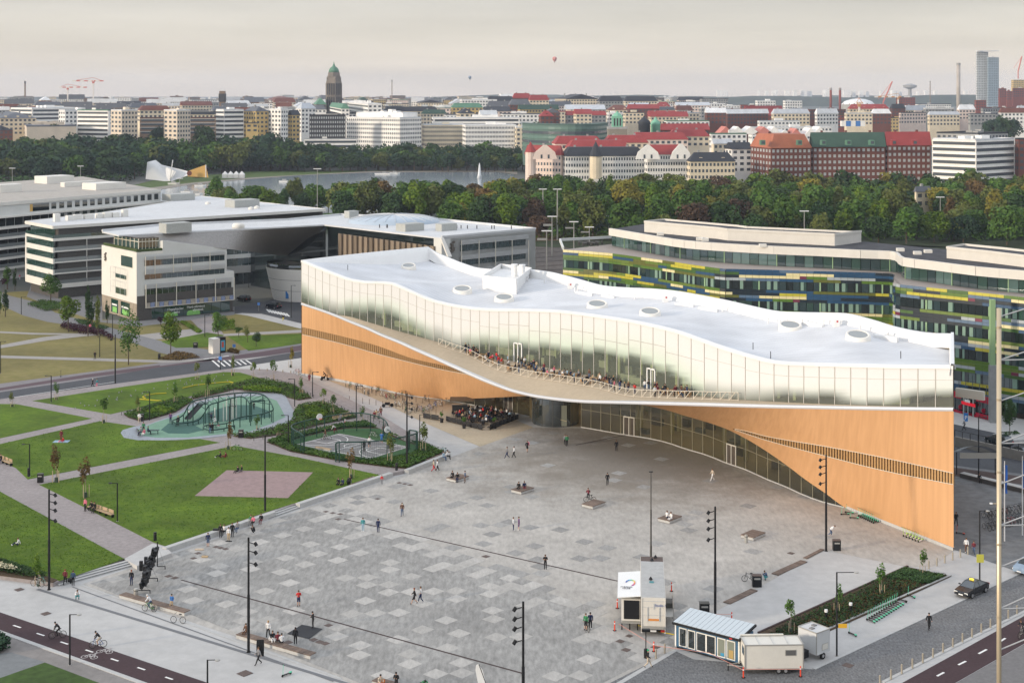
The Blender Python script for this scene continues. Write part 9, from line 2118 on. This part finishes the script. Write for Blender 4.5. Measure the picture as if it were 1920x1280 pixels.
PEOPLE=[(560,1136,0,190,'phone','red','navy','man in a bright red shirt and dark shorts standing near the drain',dict(leg='shorts',skin=1,sleeve='short')),(587,1177,0,90,'phone','black','black','person in black with a yellow strap by the dark rubber mat',dict(hair='dark')),(554,1208,0,10,'stand','black','black','person all in black behind the long bench',dict(hair='dark',skin=2)),(503,1195,0,170,'walk2','white','black','person in a white top standing left of the one in black',dict(hair='blond')),(777,1132,0,100,'walk','black','black','woman in a short black dress walking with a man in white',dict(leg='shorts',hair='red')),(789,1129,0,100,'walk2','white','navy','man in a white t-shirt walking beside the woman in black',dict(sleeve='short')),(754,967,0,180,'walk2','brown','denim','man in a brown jacket walking towards the viewer above the drain',{}),(680.5,996,0,180,'stand','teal','lightblue','person in pale blue clothes at the left end of the drain',{}),(709,998,0,0,'stand','navy','navy','person in dark blue at the left end of the drain',dict(hair='dark')),(962.5,995,0,-90,'stand','white','navy','man in a white shirt chatting with a woman, middle of the square',{}),(973,994,0,90,'stand','purple','purple','woman in a dark dress chatting with the man in white',dict(leg='shorts')),(1022.5,1067,0,180,'phone','black','black','person in black on the drain in the middle of the square',dict(sleeve='short',skin=1)),(951,859,0,90,'walk','grey','navy','person in grey with a bag walking past the tan paving',{}),(964,858,0,90,'walk2','white','black','woman in a white top walking behind the one in grey',dict(hair='dark')),(988.5,847,0,200,'walk2','black','black','person with a pink bag and black top near the entrance drum',dict(leg='shorts')),(1059.5,835,0,180,'walk','grey','black','left of two people in front of the lobby glass',{}),(1063,836,0,180,'walk2','green','black','right of two people in front of the lobby glass',{}),(1155.7,846,0,0,'stand','black','black','lone dark figure at the short drain before the doors',{}),(1139,909,0,180,'walk2','black','black','person in black with white shoes right of the entrance',dict(hair='dark')),(1336,901,0,110,'walk','beige','white','person in cream clothes with an orange bag near the timber wall',{}),(1558,1005,0,-90,'bend','white','denim','skater in white bending forward by the tall mast',{}),(1250,977,0,-60,'sit','white','navy','left sitter in white on the wooden platform',{}),(1259,979,0,120,'sit','white','white','right sitter in white on the wooden platform',{}),(849,900,0,150,'sit','black','black','left sitter in black on the platform near the wall',{}),(858,903,0,170,'sit','black','navy','middle sitter on the platform near the wall',{}),(872,905,0,90,'stand','denim','brown','person in denim standing at the platform near the wall',dict(hair='dark')),(973,921,0,160,'sit','black','black','hunched sitter in black on the second platform',{}),(983,920,0,190,'sit','navy','maroon','sitter in navy on the second platform',dict(skin=1)),(1103,939,0,0,'ride','maroon','black','cyclist in a dark red top beside the third platform',{}),(1215,1251,0,-100,'walk','black','beige','worker with a green cap and beige trousers walking by the bollards',dict(hair='greencap')),(1098.5,1181,0,150,'stand','green','black','person in shorts holding a black bicycle',dict(leg='shorts')),(1107,1179,0,180,'stand','navy','black','person in dark clothes standing behind the bicycle',dict(hair='dark')),(1742,1180,0,180,'walk2','black','black','person in black walking on the cobbled street',dict(hair='dark')),(1812,1035,0,160,'walk2','white','brown','person in a white top at the library corner bollards',{}),(1826,1038,0,160,'walk','maroon','denim','shorter person in dark red beside the one in white',dict(sc=.88)),(813,884,0,-80,'walk','beige','red','woman in bright red trousers by the ball court wall',{}),(820,884,0,-80,'walk2','white','black','man in a white shirt with the woman in red trousers',{}),(838,861,.2,-100,'sit','white','black','seated person in white on the wall right of the ball court',{}),(831,863,.2,-120,'sit','lightblue','denim','seated person in pale blue on the wall right of the ball court',{}),(716,907,0,180,'stand','red','grey','child in a red top beside the granite wall',dict(sc=.72)),(635,913,.1,160,'sit','black','black','left sitter of the group on the wall by the reddish tree',{}),(643,914,.1,150,'sit','navy','black','middle sitter of the group on the wall by the reddish tree',{}),(656,906,Z1,200,'squat','black','grey','crouching person with a stroller by the reddish tree',{}),(413.5,1008,0,0,'stand','black','black','person in black standing at the wall with the skateboarders',{}),(421,1003,.15,150,'sit','white','black','sitter in white and black with the skateboarders',{}),(428.8,1014,0,170,'stand','white','tan','skateboarder in a white top and tan trousers',dict(hair='cap')),(435.5,1007,0,10,'stand','black','black','tall person in black right of the skateboarder',dict(sc=1.05)),(446,997,.15,160,'sit','grey','denim','sitter in grey at the wall, right of the skateboarders',{}),(475.5,986,.15,160,'sit','pink','black','sitter in pink near the short steps',{}),(476.5,1000,0,120,'squat','black','black','person in black crouching on the paving near the short steps',{}),(490,982,.15,170,'sit','black','maroon','sitter in black at the foot of the plain mast',{}),(390,1025,0,0,'stand','navy','denim','person in blue shorts standing before the granite wall',dict(leg='shorts')),(471,984,.15,170,'sit','green','grey','sitter in green near the short steps',{}),(246.5,1097,0,170,'stand','black','navy','woman with long red hair left of the black sculpture',dict(hair='red')),(122,1096,0,0,'walk2','maroon','black','person in dark red at the foot of the park steps',dict(hair='red')),(137,1098,0,0,'stand','denim','black','person in denim with a suitcase at the park steps',{}),(145,1123,0,200,'squat','white','teal','crouching photographer in white',{}),(280,1144,0,80,'ride','white','denim','man with white cap and shirt on a green bicycle at the bench',dict(hair='white')),(322,1141,0,160,'walk2','blue','tan','boy in a blue top and tan trousers by the long bench',dict(hair='dark',sc=.92)),(485,1246,0,120,'walk','grey','black','person carrying a big black panel near the long bench',{}),(108,1196,0,109,'ride','black','black','cyclist in a black jacket with teal helmet',dict(hair='cap')),(184,1214,0,109,'ride','black','beige','cyclist with black backpack and bare legs',dict(leg='shorts',hair='cap')),(462,1193,.05,150,'sit','brown','brown','sitter in brown at the left end of the second long bench',{}),(521,1210,.05,10,'sit','maroon','black','sitter in dark red on the second long bench',{}),(528.5,1213,.05,20,'sit','white','black','sitter in white on the second long bench',dict(hair='dark')),(511,1207,.05,200,'sit','black','white','sitter with a white bag on the second long bench',{}),(34,1022,Z1,100,'ground','white','navy','person in white sitting alone on the lower left lawn',{}),(115,826,Z1,180,'stand','maroon','maroon','woman in red standing on a picnic cloth',{}),(118,829,Z1,110,'ground','red','pink','person in red sitting on the picnic cloth',{}),(413,857,Z1,110,'ground','black','black','left of two people sitting on the lawn corner',{}),(423,858,Z1,90,'ground','maroon','maroon','right of two people sitting on the lawn corner',{}),(446,885,Z1,150,'ground','black','black','left of two people at the edge of the pink square',{}),(453,884,Z1,130,'ground','black','grey','right of two people at the edge of the pink square',dict(hair='blond')),(160,958,Z1,150,'stand','pink','black','person in a bright pink top by the park bench',{}),(172,958,Z1,160,'sit','black','black','left sitter in black on the park bench',{}),(178,960,Z1,160,'sit','black','black','right sitter in black on the park bench, next to empty seats',{}),(2,868,Z1,160,'sit','black','navy','sitter in black on the bench at the left edge',{}),(261,793,Z1,0,'walk2','white','beige','person in white walking by the bins at the playground',{}),(178,674,0,180,'walk2','black','black','lone walker on the pale path through the dry lawn',{}),(174,727,0,90,'walk','black','black','left of a couple crossing the far road',dict(hair='white')),(182,727,0,90,'walk2','teal','pink','right of a couple crossing the far road',{}),(169,620,0,180,'walk2','pink','black','walker in pink by the tall poplars',{}),(319.7,793,Z1,180,'stand','purple','navy','parent in purple at the left end of the climbing frame',{}),(334,799,Z1,10,'stand','black','black','parent in black with blond hair near the slide',dict(hair='blond')),(394,813,Z1,0,'stand','black','denim','left of a couple watching the playground',{}),(398.5,812.5,Z1,0,'stand','black','black','right of a couple watching the playground',{}),(354,780,Z1,0,'walk2','white','grey','child in white at the foot of the slide',dict(sc=.65)),(404,793,Z1,60,'squat','white','white','adult in white crouching in the playground',{}),(410,800,Z1,100,'ground','pink','white','child sitting on the low rail of the playground',dict(sc=.7)),(396,789,Z1,0,'stand','navy','black','child in navy by the pale poles',dict(sc=.75)),(476,768,Z1,0,'walk','black','black','child in black at the far end of the climbing frame',dict(sc=.75)),(433.5,760,Z1,100,'stand','black','maroon','child on the round swing',dict(sc=.7)),(265,816,Z1,90,'sit','grey','navy','left sitter at the playground tip',{}),(271,819,Z1,60,'sit','pink','white','sitter in pink at the playground tip',{}),(277,815,Z1,-60,'sit','navy','black','right sitter at the playground tip',{}),(269,811,Z1,180,'stand','green','black','person in green standing at the playground tip',{}),(610,824,Z1,100,'walk','brown','brown','player in brown in the left half of the court',{}),(628,812,Z1,90,'bend','white','maroon','player in white bending at the far side of the court',{}),(692.6,839,Z1,180,'walk2','white','black','player in a white shirt and black shorts on the court',dict(leg='shorts')),(682.6,847,Z1,0,'stand','black','black','thin figure in black on the court',{}),(715.6,831,Z1,0,'phone','blue','blue','player in bright blue holding a ball',dict(leg='shorts')),(719.6,816,Z1,180,'stand','maroon','black','spectator in dark red outside the court',{}),(729,843,Z1,0,'stand','black','black','figure in black under the right hoop',{}),(702,789,0,180,'stand','maroon','black','leftmost of the group on the promenade',{}),(706,786.5,0,180,'walk','tan','beige','person in beige in the group on the promenade',{}),(710,790,0,170,'stand','grey','black','person with a pushchair in the group on the promenade',{}),(714,781,0,180,'walk2','brown','maroon','rearmost of the group on the promenade',{}),(639,789,Z1,150,'sit','grey','grey','sitter on the wooden bench by the court',{}),(647,796,Z1,0,'stand','white','pink','small child by the court bench',dict(sc=.6)),(580,717,0,180,'stand','maroon','maroon','man in dark red near the library corner',{}),(609,713,0,90,'ride','black','black','rider on a dark motor scooter at the timber wall',{}),(1808,807,0,90,'walk','grey','black','walker with white hair before the red shop',dict(hair='white')),(1836,905,.2,180,'sit','black','black','sitter on the dark stone bench wall',{}),(1917,1192,0,120,'ride','black','grey','cyclist at the right edge on the cycle track',{}),(1793,985,0,0,'walk','black','black','person with a bicycle in the shade of the library corner',{}),(713,1291,.05,-150,'sit','beige','orange','sitter in cream with an orange bag at the bottom edge',dict(hair='dark')),(743,1294,0,170,'phone','black','black','person in black standing at the bottom edge',dict(hair='dark')),(790,1300,0,160,'squat','maroon','black','crouching person in dark red at the bottom edge',dict(hair='dark')),(796,1298,0,190,'bend','green','white','person in green bending at the bottom edge',dict(hair='dark')),(531,603,0,180,'ride','black','yellow','cyclist with yellow bag by the far crossing',{}),(1437,1087,0,90,'squat','denim','teal','person in denim crouching right of the recycling bin',{}),(37,525,0,0,'walk','pink','white','distant walker in front of the balcony block',{}),]
for x,y,z,an,pose,top,legs,lab,ex in PEOPLE:
 p=G(x,y,z);prs((p.x,p.y,z+.02),Rr_(an),pose,top,legs,lab,**ex)
def prop(name,x,y,z,dims,m,label,cat,dz=0):
 p=G(x,y,z);o=thg(name,(p.x,p.y,z+dz),label,cat);a,b,c=dims;mb=MB();v=[]
 r=min(a,b,c)*.25;mb.hexa([(p.x-a/2+r,p.y-b/2+r,z+dz),(p.x+a/2-r,p.y-b/2+r,z+dz),(p.x+a/2-r,p.y+b/2-r,z+dz),(p.x-a/2+r,p.y+b/2-r,z+dz)],[(p.x-a/2,p.y-b/2,z+dz+c*.6),(p.x+a/2,p.y-b/2,z+dz+c*.6),(p.x+a/2,p.y+b/2,z+dz+c*.6),(p.x-a/2,p.y+b/2,z+dz+c*.6)]);mb.build('body',m,o)
 mb=MB();mb.hexa([(p.x-a/2,p.y-b/2,z+dz+c*.6),(p.x+a/2,p.y-b/2,z+dz+c*.6),(p.x+a/2,p.y+b/2,z+dz+c*.6),(p.x-a/2,p.y+b/2,z+dz+c*.6)],[(p.x-a/2+r,p.y-b/2+r,z+dz+c),(p.x+a/2-r,p.y-b/2+r,z+dz+c),(p.x+a/2-r,p.y+b/2-r,z+dz+c),(p.x-a/2+r,p.y+b/2-r,z+dz+c)]);mb.build('top',m,o)
for a in(('skateboard',429,1015,0,(.8,.22,.1),mBk,'black skateboard under the skater in tan trousers','skateboard'),('suitcase',131,1093,0,(.45,.3,.6),mBk,'black suitcase at the park steps','suitcase'),('black_panel',488,1243,0,(.75,.1,1.6),mBk,'big black panel carried past the long bench','panel',.7),('bag',508,1208,0,(.5,.3,.4),cloth('white',CC['white']),'white bag on the second long bench','bag',.42),('bag',288,1143,0,(.4,.3,.4),mBk,'black bag lying by the green bicycle','bag'),('orange_bag',718,1290,0,(.4,.3,.4),cloth('orange',CC['orange']),'orange bag beside the sitter at the bottom edge','bag',.45),('picnic_cloth',115,828,Z1,(2.4,1.4,.05),cloth('lightblue',CC['lightblue']),'pale blue picnic cloth on the lawn','picnic cloth',.04),('pink_bag',991,844,0,(.3,.2,.5),cloth('pink',CC['pink']),'pink bag carried near the entrance','bag',.8),('pushchair',654,908,Z1,(.6,.8,.9),mBk,'black pushchair by the reddish tree','pushchair'),('long_box',374,1031,0,(1.1,.3,.2),cloth('beige',CC['beige']),'pale wooden box lying near the granite wall','box'),('long_box',384,1045,0,(.8,.3,.25),cloth('tan',CC['tan']),'tan box lying further from the granite wall','box'),('sports_bag',405,1003,0,(.8,.4,.3),mBk,'black sports bag on the granite wall','bag',.55)):prop(*a)
tag(MB().add([tuple(G(x,y,.06))for x,y in((538,1187),(566,1170),(605,1178),(580,1197))],[(3,2,1,0)]).build('rubber_mat',mat('rubber_black',(.035,.037,.042),.8)),'dark rubber mat on the paving near the long bench','mat')
m_tan2=mat('chair_wood',(.36,.22,.11),.7)
tbl=[('table_top',MB().box(-.45,.45,-.45,.45,.70,.75).mesh('table_top',[m_tan2]),m_tan2),('table_leg',MB().lathe([(.05,0),(.05,.7)],6).mesh('table_leg',[mBk]),mBk)]
chm=[('seat',MB().box(-.22,.22,-.22,.22,.42,.46).mesh('seat',[m_tan2]),m_tan2),('backrest',MB().box(-.22,.22,-.24,-.2,.46,.86).mesh('backrest',[m_tan2]),m_tan2),('legs',MB().box(-.2,-.16,-.2,-.16,0,.42).box(.16,.2,-.2,-.16,0,.42).box(-.2,-.16,.16,.2,0,.42).box(.16,.2,.16,.2,0,.42).mesh('legs',[m_tan2]),m_tan2)]
rt_=random.Random(17);tops=['black','black','brown','white','grey','navy','maroon','tan','black','lightblue','red','pink']
def tpos(x,f):
 ya,yb=GBy(x),rl(x);return deckP(x,lerp(ya+.6,yb-.8,f))
def seg(x):return 'near the left terrace door' if x<990 else 'in the middle of the terrace' if x<1110 else 'left of the right terrace door' if x<1215 else 'right of the right terrace door'
k=0
for x in(884,902,918,934,958,990,1012,1034,1056,1078,1100,1120,1142,1242,1262,1284):
 f=rt_.uniform(.35,.8);p=tpos(x,f);a0=rt_.uniform(0,3);place('terrace_table',tbl,tuple(p),a0,'small wooden cafe table on the library terrace, number %d from the left'%(k+1),'table','tables on the library terrace');k+=1
 for j in range(3):
  a=a0+j*2.1;q=p+V3((cos(a),sin(a),0))*.8;fr_z=a+pi/2
  place('terrace_chair',chm,tuple(q),fr_z,'light wooden chair at terrace table number %d from the left'%k,'chair','chairs on the library terrace')
  if rt_.random()<.62:
   c=rt_.choice(tops);prs((q.x,q.y,q.z),fr_z,'sit',c,rt_.choice(('black','denim','navy','grey')),'guest in %s seated at terrace table number %d'%(c,k),hair=rt_.choice(('dark','brown','blond')),group='guests seated on the library terrace')
for x,f,c,lab in((873,.5,'black','in black at the left end of the railing'),(879,.75,'navy','in navy leaning at the left railing'),(893,.6,'brown','in brown near the left railing'),(931,.3,'red','in red left of the left terrace door'),(952,.35,'lightblue','in pale blue left of the left terrace door'),(972,.3,'black','in black at the left terrace door'),(978,.35,'black','in black right of the left terrace door'),(984,.25,'white','in white at the left terrace door'),(1001,.3,'pink','in pink against the glass'),(1006,.4,'tan','in tan against the glass'),(1125,.6,'white','in white in the middle group'),(1131,.8,'brown','in brown at the railing, middle group'),(1137,.5,'black','in black, middle group'),(1146,.7,'grey','in grey, middle group'),(1152,.85,'pink','with a pink bag at the railing'),(1163,.6,'black','in black right of the middle group'),(1171,.8,'black','in black at the railing corner'),(1178,.7,'brown','in brown at the railing corner'),(1216,.3,'black','in black at the right terrace door'),(1228,1.0,'white','in white and blue jeans at the right railing'),(1232,.4,'maroon','in maroon right of the right terrace door'),(1278,.5,'brown','in brown at the far right of the terrace'),(1288,.4,'navy','in navy at the far right of the terrace'),*[(888+q*21+(q*7)%9,.35+.12*(q%5),tops[(q*5)%12],'in %s, number %d along the railing'%(tops[(q*5)%12],q+1))for q in range(19)]):
 p=tpos(x,f);prs(tuple(p),rt_.uniform(0,6.28),rt_.choice(('stand','phone','stand')),c,rt_.choice(('black','denim','navy')),'terrace guest standing '+lab,hair=rt_.choice(('dark','brown','blond')),group='guests standing on the library terrace')
mCf=mat('cafe_black',(.02,.02,.022),.6)
blk_ch=[('seat',chm[0][1],mCf),('backrest',chm[1][1],mCf),('legs',chm[2][1],mCf)];blk_t=[('table_top',tbl[0][1],mCf),('table_leg',tbl[1][1],mCf)]
A_,B_2,C_,D_=G(838,783),G(905,801),G(968,783),G(900,768)
tcount=0
for i in range(5):
 for j in range(4):
  u,v=(i+.5)/5,(j+.5)/4;p=A_.lerp(B_2,u).lerp(D_.lerp(C_,u),v)+V3((rt_.uniform(-.5,.5),rt_.uniform(-.4,.4),0));p.z=.03
  tcount+=1;nm_=('front','second','third','back')[j]+' row, '+('first','second','third','fourth','fifth')[i]+' from the left'
  place('cafe_table',blk_t,tuple(p),rt_.uniform(0,1.5),'black cafe table below the timber soffit, '+nm_,'table','cafe tables')
  for q_ in range(3):
   a=q_*2.1+rt_.uniform(0,1);q=p+V3((cos(a),sin(a),0))*.75;place('cafe_chair',blk_ch,tuple(q),a+pi/2,'black chair at the cafe table in the '+nm_,'chair','cafe chairs')
   if rt_.random()<.48:c=rt_.choice(tops);prs(tuple(q),a+pi/2,'sit',c,'black','cafe guest in %s, table in the %s'%(c,nm_),hair=rt_.choice(('dark','brown','blond')),group='cafe guests')
for k,(a,b)in enumerate((((793,784),(823,789)),((836,790),(905,807)),((918,807),(972,786)))):
 A,B=G(*a),G(*b);o=thg('cafe_barrier',tuple(A),'low black slatted barrier round the cafe, %s part'%('left','middle','right')[k],'barrier');L=(B-A).length;d=(B-A)/L;n=int(L/1.2)
 for j in range(n):slab('panel',o,A+d*(L*(j+.04)/n),A+d*(L*(j+.96)/n),.12,.95,-.03,.03,mCf);slab('seat_panel',o,A+d*(L*(j+.04)/n),A+d*(L*(j+.96)/n),.4,.48,.05,.6,mCf)
for k,(x,y)in enumerate(((828,792),(870,803),(928,803))):
 p=G(x,y);o=thg('potted_tree',tuple(p),'round clipped tree in a black pot at the cafe, %s one'%('left','middle','right')[k],'potted tree');MB().lathe([(.25,0),(.35,.7)],10,p).build('pot',mCf,o);MB().lathe([(.03,.7),(.03,1.3)],5,p).build('trunk',m_bark,o)
 c=crown(90+k,.42,.42,1.5,260,.07,7);q=bpy.data.objects.new('crown',c);COL.objects.link(q);q.parent=o;setm(q,LF['green'])
cn=thg('cafe_counter',tuple(G(862,770)),'black serving counter under a thin dark canopy at the cafe','counter');p=G(862,770);MB().box(p.x-1.3,p.x+1.3,p.y-.4,p.y+.4,0,1.15).build('body',mCf,cn);MB().box(p.x-1.35,p.x+1.35,p.y-.45,p.y+.45,1.15,1.2).build('top',mSt,cn)
p=G(872,776);MB().box(p.x-2.6,p.x+1.6,p.y-1.6,p.y+1.6,2.5,2.65).build('canopy',mat('canopy_brown',(.10,.075,.05),.8),cn)
o=thg('motor_scooter',tuple(G(609,713)),'dark motor scooter standing at the timber wall','motor scooter');p=G(609,713)
for yy in(-.6,.6):MB().wheel((p.x+yy,p.y,.27),.27,.12,'y',12).build('wheel',mTy,o)
MB().box(p.x-.7,p.x+.1,p.y-.15,p.y+.15,.35,.75).build('body',mBk,o);MB().box(p.x+.35,p.x+.5,p.y-.2,p.y+.2,.4,1.05).build('front_shield',mBk,o)
o=thg('motorcycle',tuple(G(727,763)),'black motorcycle parked in front of the bicycles','motorcycle');p=G(727,763)
for yy in(-.7,.7):MB().wheel((p.x+yy,p.y+yy*.3,.32),.32,.13,'y',12).build('wheel',mTy,o)
MB().box(p.x-.5,p.x+.4,p.y-.16,p.y+.16,.4,.85).build('body',mBk,o);MB().tube([(p.x+.5,p.y-.3,1.0),(p.x+.5,p.y+.3,1.0)],.03,4).build('handlebar',mSt,o)
pig=[('body',MB().lathe([(.02,0),(.09,.06),(.10,.16),(.05,.24),(.06,.30),(.01,.34)],6).mesh('body',[mSt]),mat('pigeon_grey',(.30,.31,.34),.8)),('tail',MB().hexa([(-.04,-.25,.08),(.04,-.25,.08),(.05,0,.10),(-.05,0,.10)],[(-.04,-.25,.1),(.04,-.25,.1),(.05,0,.16),(-.05,0,.16)]).mesh('tail',[mSt]),mat('pigeon_tail',(.08,.08,.09),.8))]
for k in range(46):
 x,y=rt_.uniform(130,430),0;y=lerp(762,706,(x-130)/300)+rt_.uniform(-9,9);p=G(x,y,Z1+.03)
 place('bird',pig,tuple(p),rt_.uniform(0,6),'small grey bird on the strip lawn, %s'%('left part' if x<230 else 'middle part' if x<330 else 'right part'),'bird','birds on the strip lawn',scale=.85)
hz=bpy.data.materials.new('haze');hz.use_nodes=True;t=hz.node_tree;t.nodes.clear();oo=t.nodes.new('ShaderNodeOutputMaterial');pv_=t.nodes.new('ShaderNodeVolumePrincipled')
pv_.inputs['Color'].default_value=(.74,.83,1.0,1);pv_.inputs['Density'].default_value=HAZE;pv_.inputs['Anisotropy'].default_value=.0
t.links.new(pv_.outputs[0],oo.inputs['Volume'])
tag(MB().box(-5200,5200,-60,9400,-1.2,178).build('haze',hz),kind='stuff')
